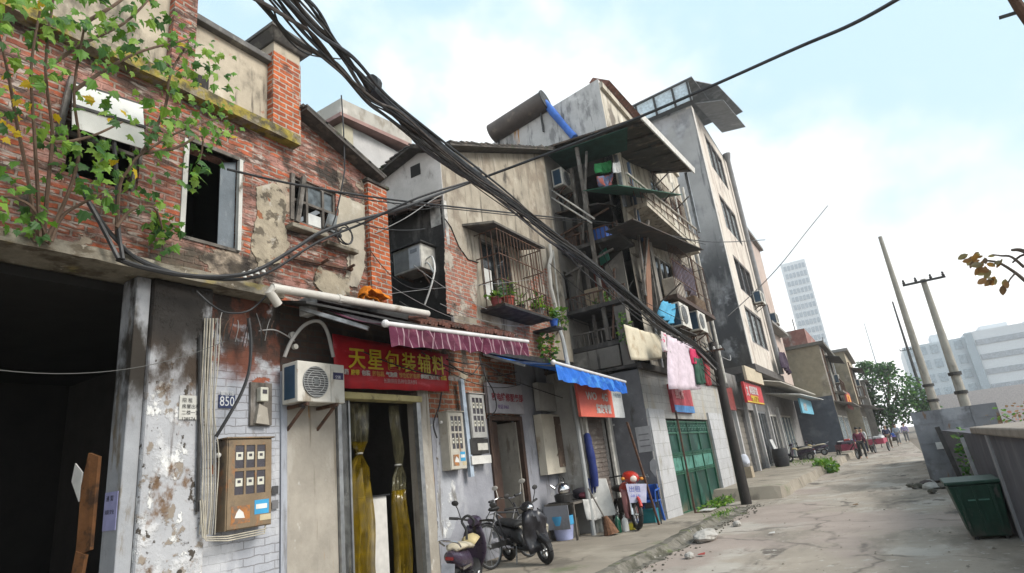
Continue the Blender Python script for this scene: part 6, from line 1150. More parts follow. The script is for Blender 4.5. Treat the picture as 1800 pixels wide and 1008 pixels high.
b = MB(); g = [[(x*w_, y, z - .05*(abs(x)/.13)**2) for x in (-.13,-.08,0,.08,.13)] for (y, z, w_) in ((.06,.66,.6), (.16,.74,.9), (.3,.76,.8), (.36,.72,.4))]; b.sheet(g); b.build('front_seat', pm('yellowed_seat', (.52,.42,.22), .7), s1, smooth=True, solid=.05)
scooter('black scooter standing in the dark garage, only its chrome glinting', (-7.5, 2.0, .06), R(160), blackp, black)
def bicycle(label, loc, rz, lean):
    t = thing('bicycle', label, 'bicycle', (0,0,0)); r = .33
    wheel(t, (0,.55,r), r, .02); wheel(t, (0,-.5,r), r, .02)
    fm = pm('dark_bike_frame', (.03,.03,.034), .35)
    b = MB(); hd, bbk, stt = (0,.38,.82), (0,-.03,.30), (0,-.18,.80)
    for a, c in ((hd, bbk), (bbk, stt), ((0,.40,.74), stt), (bbk, (0,-.5,r)), (stt, (0,-.5,r)), ((0,.37,.9), (0,.55,r))): b.cyl(a, c, .017, 8)
    b.build('frame', fm, t, smooth=True)
    b = MB(); b.tube(smoothpath([(-.28,.18,1.0), (-.24,.3,1.02), (0,.36,.98), (.24,.3,1.02), (.28,.18,1.0)], 4), .014, 8); b.build('handlebar', chrome, t, smooth=True)
    for s in (-1, 1):
        b = MB(); b.cyl((s*.28,.18,1.0), (s*.28,.06,.99), .02, 8); b.build('grip', black, t)
    for s in (-1, 1):
        b = MB(); b.tube([(s*.24,.28,1.02), (s*.27,.30,1.16)], .007, 6); b.ball((s*.30,.31,1.20), .065, (1.1,.3,.6), 12); b.build('mirror', pm('pale_mirror_back', (.5,.47,.42), .3), t, smooth=True)
    b = MB(); b.ball((0,-.2,.86), .1, (.75,1.25,.4), 12); b.build('saddle', black, t, smooth=True)
    b = MB()
    for s in (-1, 1): b.bar((s*.06,-.25,.68), (s*.06,-.75,.70), .012)
    for k in range(4): b.bar((-.07,-.35-.12*k,.695), (.07,-.35-.12*k,.695), .012)
    b.build('carrier', steel, t)
    b = MB(); b.torus((0,.55,r), r+.02, .02, 'X', 16, 6, .6, 2.5); b.build('front_fender', fm, t)
    b = MB(); b.torus((0,-.5,r), r+.02, .02, 'X', 16, 6, .6, 2.8); b.build('rear_fender', fm, t)
    b = MB(); b.box(.02,.03,-.5,-.02,.28,.36); b.torus((.03,-.03,.30), .09, .008, 'X', 16, 5); b.build('chain_guard', dkmetal, t)
    t.location = loc; t.rotation_euler = (0, lean, rz); return t
bicycle('black bicycle with pale mirrors leaning outside the narrow doorway', (-5.70, 8.68, .15), R(-4), R(-7))
s3 = scooter('black electric scooter with a black leather leg apron pointing at the street', (-5.45, 8.75, .15), R(-115), blackp, black); ORG[s3.name] = Vector((0,0,0)); s3.scale = (.9,.9,.9)
b = MB(); g = [[(x*w_ + .012*math.sin(k*2.3), .55 + .035*math.sin(k*1.1) - .07*(abs(x)/.25)**2 + .022*math.sin(x*30+k*1.3), .88 - .095*k + .02*math.sin(x*13)) for x in [-.25 + .05*j for j in range(11)]] for k, w_ in enumerate((.62,.85,.95,1,1.02,1.0,.96,.9))]; b.sheet(g); b.build('leg_apron', wm('black_leatherette', (.016,.015,.02), rough=.35, var=.3, bump=.3, spec=.6), s3, smooth=True, solid=.02)
def motorbike(label, loc, rz):
    t = thing('motorbike', label, 'motorbike', (0,0,0))
    wheel(t, (0,.65,.29), .29, .05, True); wheel(t, (0,-.6,.29), .29, .06, True)
    rp_ = pm('motorbike_red', (.50,.035,.02), .28)
    for s in (-1, 1):
        b = MB(); b.cyl((s*.09,.65,.29), (s*.08,.42,.95), .025, 8); b.build('fork', chrome, t)
    b = MB(); g = [[(wx*math.cos(a), y, z + hz*math.sin(a)) for a in [j*2*math.pi/14 for j in range(15)]] for (y, z, wx, hz) in ((.25,1.03,.09,.05), (.38,1.03,.18,.11), (.5,1.0,.16,.12), (.6,.97,.08,.07))]; b.sheet(g); b.build('headlight_cowl', rp_, t, smooth=True)
    b = MB(); b.ball((0,.57,.98), .09, (1,.5,.85), 12); b.build('headlight', pm('lamp_glass', (.75,.62,.55), .1), t, smooth=True)
    for s in (-1, 1):
        b = MB(); b.ball((s*.2,.5,.98), .045, (1,.8,.8), 10); b.build('indicator', pm('amber', (.6,.22,.02), .3), t, smooth=True)
    b = MB(); b.tube(smoothpath([(-.4,.2,1.0), (-.2,.36,1.04), (0,.4,1.02), (.2,.36,1.04), (.4,.2,1.0)], 4), .016, 8); b.build('handlebar', dkmetal, t, smooth=True)
    b = MB(); b.ball((0,.1,.78), .2, (.75,1.5,.7), 16); b.build('fuel_tank', rp_, t, smooth=True)
    b = MB(); b.ball((0,-.4,.78), .2, (.75,2.0,.4), 14); b.build('seat', black, t, smooth=True)
    b = MB(); b.box(-.12,.12,-.2,.3,.3,.6); b.build('engine', dkmetal, t, bevel=.03)
    b = MB(); b.torus((0,.65,.29), .34, .035, 'X', 14, 6, .5, 2.4); b.build('front_fender', rp_, t)
    b = MB(); b.bar((.15,-.1,.32), (.34,-.05,.02), .02); b.build('kick_stand', steel, t)
    b = MB(); b.slab([(-.22,.72,.88), (.22,.72,.88), (.17,.77,.52), (-.17,.77,.52)], (0,.012,0)); pl = b.build('leg_board', pm('lilac_white_board', (.46,.46,.60), .5, var=.2), t)
    text('出租', 'board_text', pm('board_blue', (.10,.12,.40), .6), pl, (.17, .753, .735), .125, (-1,0,0), (0,-.1,1), .001); text('维修', 'board_text', MATS['board_blue'], pl, (.15, .770, .59), .11, (-1,0,0), (0,-.1,1), .001)
    b = MB(); b.tube([(.2,-.2,.3), (.22,-.5,.32), (.22,-.95,.38)], [.03,.05,.05], 10); b.build('exhaust', chrome, t, smooth=True)
    t.location = loc; t.rotation_euler = (0, R(-6), rz); return t
motorbike('red motorbike with a lilac white board on its front by the phone shop', (-5.22, 12.5, .15), R(-140))
sheet_cloth('pink_cloth', 'dirty pink cloth hanging over the right side of the red motorbike', 'cloth', [(-5.1,12.15,.95), (-4.85,12.35,.9), (-4.85,12.4,.35), (-5.05,12.1,.38)], pm('dirty_pink', (.40,.18,.18), .9), .06)
# ---- pavement clutter
def basket(loc, label):
    t = thing('basket', label, 'basket', loc); x, y, z = loc; b = MB(); n = 20
    def ring(h, r): return [Vector((x + r*1.25*math.cos(2*math.pi*k/n), y + r*math.sin(2*math.pi*k/n), z + h)) for k in range(n+1)]
    for h, r in ((0,.17),(.1,.19),(.2,.205),(.3,.22),(.4,.235)): b.tube(ring(h, r), .012, 5)
    for k in range(n): b.tube([ring(0,.17)[k], ring(.4,.235)[k]], .010, 4)
    for k in range(0, n, 2): b.tube([ring(.41,.23)[k], Vector((x,y,z+.48)), ring(.41,.23)[(k+9) % n]], .010, 4)
    b.build('weave', wm('cream_wicker', (.52,.48,.38), var=.25), t); b = MB(); b.lathe([(.0,.005),(.16,.005),(.2,.38)], loc, 'Z', 16); b.build('inner_liner', wm('dim_liner', (.12,.105,.08), var=.3), t); return t
basket((-6.0, 9.95, .15), 'cream wire basket with domed lid beside the narrow doorway')
def tapered(loc, r0, r1, h, n=20, sq=None): return [(r0, 0), (r1, h), (r1+.012, h), (r1+.012, h-.02)]
x, y, z = -6.02, 11.15, .15; t = thing('bucket', 'translucent pale bucket with a bright blue rim under the table', 'bucket', (x,y,z))
b = MB(); b.lathe([(0,.005),(.17,.005),(.215,.30)], (x,y,z), 'Z', 24); b.build('tub', pm('milky_lilac_plastic', (.38,.42,.66), .4), t, smooth=True)
b = MB(); b.lathe([(.216,.30),(.235,.45),(.245,.45),(.245,.41),(.225,.28)], (x,y,z), 'Z', 24); b.build('rim', pm('sky_blue_plastic', (.08,.40,.72), .4), t, smooth=True)
x, y = -6.05, 11.62; b = MB(); b.lathe([(0,.0),(.12,.0),(.14,.36),(.13,.36),(.11,.02)], (x,y,.15), 'Z', 18); tag(b.build('pail', pm('beige_plastic', (.40,.36,.29), .5)), 'beige plastic pail standing right of the blue rimmed bucket', 'pail')
t = thing('table', 'low table covered by a hanging white cloth beside the phone shop', 'table', (-6.0, 11.6, .15))
b = MB(); b.box(-6.28, -5.62, 10.95, 12.2, .80, .84); b.build('tabletop', timber, t)
for (x, y) in ((-6.25,10.98), (-5.65,10.98), (-6.25,12.15), (-5.65,12.15)):
    b = MB(); b.box(x-.02, x+.02, y-.02, y+.02, .15, .80); b.build('leg', timber, t)
sheet_cloth('table_cloth', 'white oilcloth hanging from the street edge of the low table', 'tablecloth', [(-5.60,11.35,.86), (-5.60,12.15,.86), (-5.57,12.1,.42), (-5.57,11.4,.46)], pm('soiled_white_oilcloth', (.58,.57,.55), .5, var=.2), .03)
b = MB(); b.box(-6.3, -5.75, 10.93, 10.95, .36, .80); tag(b.build('wind_board', greyw), 'grey board closing the near end of the low table', 'board')
t = thing('stove', 'black coal stove with a dark tray under the steel kettle', 'stove', (-5.95, 11.2, .845)); b = MB(); b.lathe([(0,0),(.17,0),(.19,.14),(.14,.17),(0,.17)], (-5.95, 11.2, .845), 'Z', 18); b.build('body', dkmetal, t)
b = MB(); b.box(-6.2, -5.7, 10.98, 11.42, .842, .86); b.build('tray', dkmetal, t)
t = thing('kettle', 'shiny steel kettle standing on the black stove', 'kettle', (-5.95, 11.2, 1.02)); k = (-5.95, 11.2, 1.02)
b = MB(); b.lathe([(0,0),(.15,0),(.165,.05),(.155,.12),(.10,.18),(.06,.20),(.06,.215),(0,.22)], k, 'Z', 24); b.build('body', chrome, t, smooth=True)
b = MB(); b.tube(smoothpath([(k[0],k[1]-.12,k[2]+.16), (k[0],k[1]-.09,k[2]+.29), (k[0],k[1]+.09,k[2]+.29), (k[0],k[1]+.12,k[2]+.16)], 4), .01, 6); b.build('handle', black, t)
b = MB(); b.tube([(k[0]-.1,k[1]-.09,k[2]+.08), (k[0]-.18,k[1]-.16,k[2]+.17)], [.03,.018], 8); b.build('spout', chrome, t, smooth=True)
b = MB(); b.ball((k[0],k[1],k[2]+.235), .02, seg=8); b.build('lid_knob', black, t)
t = thing('white_board', 'white foam board standing upright behind the low table by the shutter', 'board', (-5.5, 12.2, .3)); b = MB(); b.slab([(-5.62,11.98,.45), (-5.3,12.2,.45), (-5.42,12.2,1.18), (-5.72,11.98,1.22)], (.0,.03,0)); b.build('panel', pm('foam_white', (.64,.63,.60), .7), t)
t = thing('stool_clutter', 'dark coat and blue rag heaped on the low table', 'clothes', (-5.85, 11.8, .845)); b = MB(); b.ball((-5.85,11.8,.95), .17, (1,1.2,.75), 16)
for v in b.bm.verts: v.co += Vector((.05*mnoise.noise(v.co*9), .05*mnoise.noise(v.co*8+Vector((3,0,0))), .04*mnoise.noise(v.co*7)))
b.build('coat', wm('dark_coat', (.022,.02,.028), var=.4), t, smooth=True); b = MB(); b.ball((-5.72,11.65,.92), .1, (1,1.1,.6), 12); b.build('rag', pm('maroon_rag', (.17,.04,.06), .9), t, smooth=True)
b = MB(); q = smoothpath([(-5.62,12.02,2.15), (-5.6,12.0,1.9), (-5.58,12.0,1.5), (-5.6,12.02,1.05)], 4); b.tube(q, [.05,.07,.08,.085,.08,.085,.09,.09,.08,.09,.085,.08,.07][:len(q)], 10); tag(b.build('umbrella', pm('navy_blue_cloth', (.015,.03,.16), .8), smooth=True), 'furled navy blue umbrella hanging on the phone shop door post', 'umbrella')
sheet_cloth('blue_bag', 'navy blue bag hanging on the corner of the low table', 'bag', [(-5.72,11.9,1.25), (-5.6,12.05,1.25), (-5.6,12.05,.95), (-5.74,11.9,.95)], MATS['navy_blue_cloth'], .05)
t = thing('broom', 'brown straw broom leaning against the low table', 'broom', (-5.3, 11.4, .15)); b = MB(); b.cyl((-5.25,11.5,.45), (-5.5,11.45,1.05), .014, 6); b.build('handle', timber, t)
b = MB(); b.tube([(-5.24,11.5,.5), (-5.2,11.5,.36), (-5.16,11.5,.16)], [.04,.09,.16], 12); b.build('head', wm('straw_brown', (.16,.08,.045), var=.4, scale=20, bump=.6), t)
def bottle(label, loc, r, h, m, cap):
    t = thing('bottle', label, 'bottle', loc); b = MB(); b.lathe([(0,0),(r,0),(r,h*.62),(r*.75,h*.75),(r*.3,h*.86),(r*.3,h*.94),(0,h*.94)], loc, 'Z', 14); b.build('body', m, t, smooth=True)
    b = MB(); b.lathe([(r*.34,h*.9),(r*.34,h),(0,h)], loc, 'Z', 12); b.build('cap', cap, t)
bottle('dark green bottle beside the straw broom on the pavement', (-5.12,11.78,.15), .06, .36, pm('bottle_green', (.01,.09,.05), .15), black)
bottle('white plastic bottle between the green bottle and the motorbike', (-5.05,11.98,.15), .07, .30, white, pm('cap_grey', (.3,.3,.3), .5))
b = MB(); b.box(-5.08,-4.92,12.05,12.3,.15,.27); tag(b.build('yellow_box', pm('yellow_pack', (.58,.48,.03), .5), bevel=.01), 'small bright yellow box on the ground by the motorbike wheel', 'box')
t = thing('plastic_chair', 'blue plastic armchair in front of the dark grey return wall', 'chair', (-4.95, 13.3, .14)); cx_, cy2, z0 = -4.98, 13.3, .14
for sx in (-1,1):
    for sy in (-1,1):
        b = MB(); b.bar((cx_+sx*.23, cy2+sy*.22, z0), (cx_+sx*.19, cy2+sy*.19, z0+.42), .05, .04); b.build('leg', bluep, t)
b = MB(); b.box(cx_-.23, cx_+.23, cy2-.23, cy2+.23, z0+.42, z0+.46); b.build('seat', bluep, t, bevel=.02)
b = MB(); g = [[(cx_ + .25*math.sin(a), cy2 + .02 + .24*math.cos(a), z0 + .46 + .08*k) for a in [(-1.2 + .24*j) for j in range(11)]] for k in range(5)]; b.sheet(g); b.build('backrest', bluep, t, smooth=True, solid=.02)
for s in (-1, 1):
    b = MB(); b.tube([(cx_+s*.25, cy2-.22, z0+.44), (cx_+s*.27, cy2-.2, z0+.66), (cx_+s*.26, cy2+.12, z0+.68)], .022, 6); b.build('armrest', bluep, t)
t = thing('crate', 'teal plastic crate under the blue armchair', 'crate', (-5.0,13.28,.14)); b = MB(); b.box(-5.16,-4.82,13.14,13.42,.14,.40); b.build('tub', pm('teal_plastic', (.02,.22,.25), .5), t, bevel=.015)
b = MB(); b.box(-5.175,-4.805,13.125,13.435,.40,.425); b.build('rim', pm('teal_plastic', (.02,.22,.25), .5), t)
p = onZ(1243, 900, .08); b = MB(); b.slab([(p.x-.15,p.y-.2,.13), (p.x+.15,p.y-.25,.13), (p.x+.2,p.y+.2,.13), (p.x-.1,p.y+.25,.13)], (0,0,.008)); tag(b.build('paper_scrap', white), 'scrap of white paper lying before the green gate', 'litter')
t, _ = notice('white poster on the dark grey return wall', -4.9, (1117, 755), (1150, 795), white) if False else (thing('poster', 'white poster with grey lines on the dark grey return wall', 'poster', (-5.2, 13.69, 1.5)), 0)
a, c = onY(1116, 752, 13.69), onY(1150, 793, 13.69); b = MB(); b.box(a.x, c.x, 13.682, 13.692, c.z, a.z); b.build('paper', pm('greyish_paper', (.40,.40,.41), .8), t)
for i in range(3):
    b = MB(); b.box(a.x+.06, c.x-.06, 13.680, 13.6815, c.z+.12+i*.13, c.z+.15+i*.13); b.build('text_line', pm('grey_ink', (.2,.2,.21), .8), t)
b = MB(); a = onY(1144, 822, 13.69); b.slab([(a.x, 13.685, a.z+.12), (a.x+.1, 13.685, a.z+.2), (a.x+.18, 13.685, a.z+.1), (a.x+.08, 13.685, a.z-.22), (a.x-.02, 13.685, a.z-.05)], (0,-.005,0)); tag(b.build('torn_paper', pm('greyish_paper', (.40,.40,.41), .8)), 'torn white paper remnant below the poster on the dark return wall', 'paper')
# dim goods stacked inside the garage
for i, (x, y, z, sx, sy, sz, c, lab) in enumerate(((-7.6, 1.2, .05, .5, .6, .55, (.10,.075,.05), 'dim brown carton on the garage floor, bottom of its stack'), (-7.6, 1.22, .61, .45, .5, .4, (.05,.06,.11), 'dim blue carton on top of the brown carton in the garage'), (-8.6, 2.4, .05, .8, .5, 1.4, (.05,.045,.04), 'tall dim cupboard deep inside the garage'), (-7.1, 2.62, .05, .35, .3, .5, (.12,.12,.115), 'dim grey box at the right inside the garage'))):
    t = thing('carton', lab, 'box', (x, y, z)); b = MB(); b.box(x-sx/2, x+sx/2, y-sy/2, y+sy/2, z, z+sz); b.build('box', wm('garage_goods_%s' % 'abcd'[i], c, var=.4), t, bevel=.01)
    b = MB(); b.box(x+sx/2+.001, x+sx/2+.006, y-sy*.3, y+sy*.3, z+sz*.4, z+sz*.75); b.build('label', pm('pale_label', (.32,.32,.34), .6), t)
# odds and ends on the far forecourt
def barrel(label, x, y, r, h, m, z=.36):
    t = thing('barrel', label, 'barrel', (x, y, z)); b = MB(); b.lathe([(0,0),(r*.88,0),(r,h*.3),(r,h*.75),(r*.92,h),(r*.8,h),(r*.8,h-.06),(0,h-.06)], (x,y,z), 'Z', 18); b.build('tub', m, t, smooth=True)
    b = MB(); b.torus((x,y,z+h*.5), r+.005, .012, 'Z', 18, 5); b.build('hoop', dkmetal, t)
barrel('black plastic barrel standing before the glass shop doors on the far forecourt', -4.7, 30.4, .34, .8, pm('black_plastic', (.02,.02,.024), .5))
barrel('dark grey barrel farther along the far forecourt near the light blue sign', -4.5, 36.8, .3, .7, pm('dark_grey_plastic', (.06,.06,.065), .5))
t = thing('standing_sign', 'white standing board leaning at the glass doors of the far shop row', 'sign board', (-4.95, 32.2, .36)); b = MB(); b.slab([(-4.95,31.8,.36),(-4.95,32.6,.36),(-5.25,32.6,1.6),(-5.25,31.8,1.6)], (.03,0,0)); b.build('board', pm('dull_white_sheet', (.55,.55,.54), .6), t)
t = thing('laundry_bag', 'white and blue bag on a low box beside the pale yellow door past the gate', 'bag', (-4.9, 23.6, .36)); b = MB(); b.ball((-4.9,23.6,.95), .2, (1,1,1.2), 12)
for v in b.bm.verts: v.co += Vector((.05*mnoise.noise(v.co*6), .05*mnoise.noise(v.co*6+Vector((4,0,0))), .06*mnoise.noise(v.co*5)))
b.build('bag', wm('pale_blue_bag', (.5,.52,.58), var=.2), t, smooth=True); b = MB(); b.box(-5.1,-4.7,23.4,23.85,.36,.74); b.build('box', wm('pale_carton_box', (.40,.33,.24), var=.2), t)
sc3 = dup(s1, (-4.3, 40.5, .36), R(100), 'dark scooter parked under the light blue sign at the far end of the shop row', .9)
sc4 = dup(s1, (-4.4, 34.6, .36), R(75), 'dark scooter parked by the glass doors between the two barrels', .9)
b = MB()
for i in range(130):
    x, y = rnd.uniform(-3.4, 1.0), 5 + 24*rnd.random()**1.6; a = rnd.uniform(0, 6.28); s = rnd.uniform(.006, .02); z = .02 + .02*mnoise.noise((x*.4, y*.3, 0)) + .006
    b.hexa([(x+s*math.cos(a+k*1.57)*(1+.4*(k % 2)), y+s*math.sin(a+k*1.57), z-.004) for k in range(4)], [(x+.7*s*math.cos(a+k*1.57), y+.7*s*math.sin(a+k*1.57), z+s*rnd.uniform(.15,.5)) for k in range(4)])
tag(b.build('road_grit', [pave_m]), kind='stuff', label='small grit and chips scattered over the concrete road', cat='grit')
for (x, y, m, lab) in ((-2.2, 11.5, white, 'small white paper scrap on the road left of centre'), (-1.1, 15.2, wm('dry_brown_leaf', (.2,.12,.06)), 'brown dead leaf on the road in the middle distance'), (-2.9, 9.6, redp, 'small red packet lying in the road near the kerb')):
    b = MB(); b.slab([(x-.05,y-.04,.045),(x+.06,y-.05,.05),(x+.04,y+.06,.06),(x-.05,y+.04,.045)], (0,0,.006)); tag(b.build('litter', m), lab, 'litter')
# glimpses inside the garage mouth
b = MB(); b.slab([(-6.82,2.93,1.25), (-6.64,2.97,1.3), (-6.64,2.97,2.15), (-6.76,2.93,2.2), (-6.82,2.92,1.9)], (0,-.03,0)); b.slab([(-6.9,2.88,.5), (-6.78,2.93,.5), (-6.68,2.95,1.26), (-6.8,2.92,1.3)], (0,-.03,0)); tag(b.build('brown_cardboard', wm('brown_cardboard', (.15,.065,.024), var=.45, layers=[((.06,.03,.015), 5, .5, .62)])), 'torn brown cardboard hanging inside the right edge of the dark garage', 'cardboard')
b = MB(); b.slab([(-6.98,2.88,1.95), (-6.84,2.9,1.75), (-6.82,2.9,2.02), (-6.94,2.88,2.12)], (0,-.012,0)); tag(b.build('white_paper', white), 'crumpled white paper caught in the brown cardboard inside the garage', 'paper')
# inside the packaging shop
t = thing('counter', 'white counter inside the packaging shop doorway', 'counter', (-7.1, 6.8, .15)); b = MB(); b.box(-7.3,-6.7,6.50,6.95,.16,1.42); b.build('body', pm('counter_white', (.62,.60,.57), .5), t); b = MB(); b.box(-7.35,-6.66,6.46,6.99,1.422,1.44); b.build('top', blackp, t)
t = thing('shelf_rack', 'pale shelf rack with packets at the left inside the shop doorway', 'shelf', (-6.9, 5.95, .15))
for z in (.2,.6,1.0,1.38):
    b = MB(); b.box(-7.2,-6.72,5.82,6.12,z,z+.025); b.build('shelf', offw, t)
for x in (-7.2,-6.74):
    b = MB(); b.box(x,x+.025,6.1,6.125,.16,1.4); b.build('upright', offw, t); b = MB(); b.box(x,x+.025,5.82,5.845,.16,1.4); b.build('upright', offw, t)
pk = [pm('packet_orange', (.5,.14,.03), .5), pm('packet_blue', (.05,.15,.35), .5), pm('packet_cream', (.5,.45,.35), .6), pm('packet_red', (.4,.05,.05), .5)]; lab = ['orange','blue','cream','red']
for i, z in enumerate((.625,1.025)):
    for k in range(3):
        m = (i*2+k) % 4; b = MB(); b.box(-6.98+.02*k,-6.76,5.84+k*.09,5.91+k*.09,z,z+.2+.03*((k+i) % 3)); tag(b.build('packet', pk[m], bevel=.005), '%s packet on the %s board of the pale shelf rack' % (lab[m], ('middle', 'upper')[i]), 'packet')
curt = pm('yellow_plastic_film', (.27,.18,.008), .2, alpha=.62, spec=.8, var=.4); curc = pm('clear_plastic_film', (.42,.38,.22), .08, alpha=.2, spec=1.0, var=.5)
def film(label, y, x, pinch, wide=.2, low=2.05):
    t = thing('strip_curtain', label, 'curtain', (x, y, .2)); b = MB(); rows = []
    for k in range(15):
        z = .18 + k*.185; w_ = wide - (wide*.84 if abs(z-pinch) < .12 else 0) - .03*max(0, z-1.6); w_ = max(.035, w_*(1 if z < pinch else .75 + .2*(z-pinch)))
        rows.append([(x + .05*math.sin(j*2.2+k*.3+pinch*9), y + w_*(j/5-1) + .02*math.sin(k*.9+pinch*20), z) for j in range(11)])
    kc = max(3, int((low-.18)/.185)); b.sheet(rows[:kc+1]); b.build('film', curt, t, smooth=True, solid=.004); b = MB(); b.sheet(rows[kc:]); b.build('clear_film', curc, t, smooth=True, solid=.004)
    b = MB(); b.torus((x, y-.0, pinch), .045, .012, 'Z', 12, 5); b.build('tie', white, t); return t
film('yellow film strip curtain tied up, left of the white counter', 6.36, -6.62, 2.05, .25, 2.3); film('yellow film strip curtain tied up, right of the white counter', 7.2, -6.66, 1.85, .15, 1.5)
# ================================================================= people (one skinned surface each, clothes as children)
def skin_mesh(name, verts, edges, radii, root=0, sub=2):
    me = bpy.data.meshes.new(name + '_src'); me.from_pydata([vec(v) for v in verts], edges, []); ob = bpy.data.objects.new(name + '_src', me); COL.objects.link(ob)
    sk = ob.modifiers.new('skin', 'SKIN'); sk.use_smooth_shade = True
    for i, r in enumerate(radii):
        d = me.skin_vertices[0].data[i]; d.radius = (r, r) if not isinstance(r, tuple) else r; d.use_root = (i == root)
    s = ob.modifiers.new('sub', 'SUBSURF'); s.levels = sub; s.render_levels = sub
    bpy.context.view_layer.update(); dg = bpy.context.evaluated_depsgraph_get(); out = bpy.data.meshes.new_from_object(ob.evaluated_get(dg)); bpy.data.objects.remove(ob)
    for p in out.polygons: p.use_smooth = True
    return out
def person(label, loc, rz, shirt, trousers, hair=(.015,.013,.012), pose='stand', group=None, h=1.66, hat=None):
    t = thing('person', label, 'person', loc)
    k = h/1.7
    J = dict(pel=(0,0,.95), chest=(0,.02,1.25), neck=(0,.0,1.45), hb=(0,.01,1.53), ht=(0,.02,1.63),
             sl=(-.19,0,1.38), el=(-.24,.0,1.12), wl=(-.25,.08,.88), hl=(-.25,.1,.80), sr=(.19,0,1.38), er=(.24,0,1.12), wr=(.25,.08,.88), hr=(.25,.1,.80),
             pl=(-.1,0,.90), kl=(-.11,.03,.50), al=(-.11,0,.09), tl=(-.12,.14,.04), pr=(.1,0,.90), kr=(.11,.03,.50), ar=(.11,0,.09), tr=(.12,.14,.04))
    if pose == 'walk': J.update(kl=(-.11,.2,.52), al=(-.11,.22,.10), tl=(-.12,.36,.05), kr=(.11,-.02,.50), ar=(.11,-.26,.14), tr=(.12,-.15,.05), wl=(-.25,-.1,.90), hl=(-.25,-.12,.82), wr=(.25,.2,.92), hr=(.25,.24,.85))
    if pose == 'sit':
        for n in ('pel','chest','neck','hb','ht','sl','el','wl','hl','sr','er','wr','hr','pl','pr'): x, y, z = J[n]; J[n] = (x, y, z-.40)
        J.update(kl=(-.13,.42,.50), al=(-.13,.40,.09), tl=(-.13,.54,.04), kr=(.13,.42,.50), ar=(.13,.40,.09), tr=(.13,.54,.04), wl=(-.2,.3,.72), hl=(-.18,.38,.72), wr=(.2,.3,.72), hr=(.18,.38,.72), el=(-.25,.08,.74), er=(.25,.08,.74))
    names = list(J); V = [vec(J[n])*k for n in names]; ix = {n: i for i, n in enumerate(names)}
    E = [('pel','chest'),('chest','neck'),('neck','hb'),('hb','ht'),('chest','sl'),('sl','el'),('el','wl'),('wl','hl'),('chest','sr'),('sr','er'),('er','wr'),('wr','hr'),('pel','pl'),('pl','kl'),('kl','al'),('al','tl'),('pel','pr'),('pr','kr'),('kr','ar'),('ar','tr')]
    rad = dict(pel=(.15,.11), chest=(.16,.11), neck=.055, hb=(.075,.09), ht=(.078,.092), sl=.055, el=.043, wl=.032, hl=.035, sr=.055, er=.043, wr=.032, hr=.035, pl=.085, kl=.058, al=.042, tl=.035, pr=.085, kr=.058, ar=.042, tr=.035)
    def mk(ns, grow):
        ns = [n for n in names if n in ns]; im = {n: i for i, n in enumerate(ns)}
        ed = [(im[a], im[b]) for a, b in E if a in im and b in im]
        rr = [tuple(q*k+grow for q in rad[n]) if isinstance(rad[n], tuple) else rad[n]*k+grow for n in ns]
        return [V[ix[n]] for n in ns], ed, rr, im
    def link(me, name, m, par):
        ob = bpy.data.objects.new(name, me); COL.objects.link(ob); me.materials.append(m); ob.parent = par; ORG[ob.name] = ORG[t.name]; return ob
    skin = pm('skin', (.42,.25,.17), .6)
    v, e, r, im = mk(names, 0); body = link(skin_mesh('body', v, e, r, im['pel']), 'body', skin, t)
    v, e, r, im = mk(('pel','chest','sl','el','sr','er','wl','wr'), .014); link(skin_mesh('shirt', v, e, r, im['pel']), 'shirt', shirt, t)
    v, e, r, im = mk(('pel','pl','kl','al','pr','kr','ar'), .016); link(skin_mesh('trousers', v, e, r, im['pel']), 'trousers', trousers, t)
    hc = vec(J['ht'])*k
    b = MB(); b.ball((0,0,0), .105*k, (.86,1.02,.78), 16)
    for vt in list(b.bm.verts):
        if vt.co.z < -.02*k and vt.co.y > -.02: vt.co.z = -.02*k
    for vt in b.bm.verts: vt.co += hc + vec(loc) + Vector((0,-.012,.035))
    b.build('hair', hat or pm('dark_hair', hair, .6), t, smooth=True)
    b = MB(); o = hc + vec(loc)
    b.ball(o + Vector((0,.092*k,-.045)), .016, (.8,1.1,1.2), 8)
    for s in (-1,1): b.ball(o + Vector((s*.088*k,0,-.04)), .02, (.4,.8,1.2), 8)
    b.build('nose_and_ears', skin, t, smooth=True)
    b = MB()
    for s in (-1,1): b.ball(o + Vector((s*.032,.084*k,-.015)), .010, (1.2,.5,.8), 8)
    b.ball(o + Vector((0,.082*k,-.085)), .012, (2,.5,.5), 8); b.build('eyes_and_mouth', pm('face_dark', (.08,.03,.03), .6), t)
    t.rotation_euler = (0,0,rz); return t
def cl(n, c): return pm(n, c, .85, var=.2)
# meshes are built in place around the thing, so no location is baked twice
person('person with dark hair in black sitting behind the white shop counter', (-7.55, 6.75, .55), R(-80), cl('black_jacket', (.02,.02,.025)), cl('dark_trousers', (.03,.03,.035)), pose='sit')
person('person in a dark red jacket walking in the road beside the cargo tricycle', (-1.75, 38.0, .03), R(190), cl('dark_red_jacket', (.13,.02,.05)), cl('near_black_trousers', (.02,.022,.025)), pose='walk')
person('person in a white shirt and dark trousers standing by the far shop', (-1.9, 46.8, .03), R(150), cl('white_shirt', (.6,.6,.6)), cl('navy_trousers', (.03,.035,.07)))
person('person in a navy jacket with a white cap further up the street', (-.55, 52.0, .03), R(200), cl('navy_jacket', (.03,.035,.08)), cl('brown_trousers', (.10,.07,.05)), hat=white)
person('person in pale blue at the end of the street', (.1, 60.0, .03), R(170), cl('pale_blue_shirt', (.40,.46,.55)), cl('grey_trousers', (.2,.2,.21)), pose='walk')
person('person in a lilac coat farthest along the street', (.75, 64.0, .03), R(180), cl('lilac_coat', (.35,.30,.5)), cl('grey_trousers', (.2,.2,.21)))
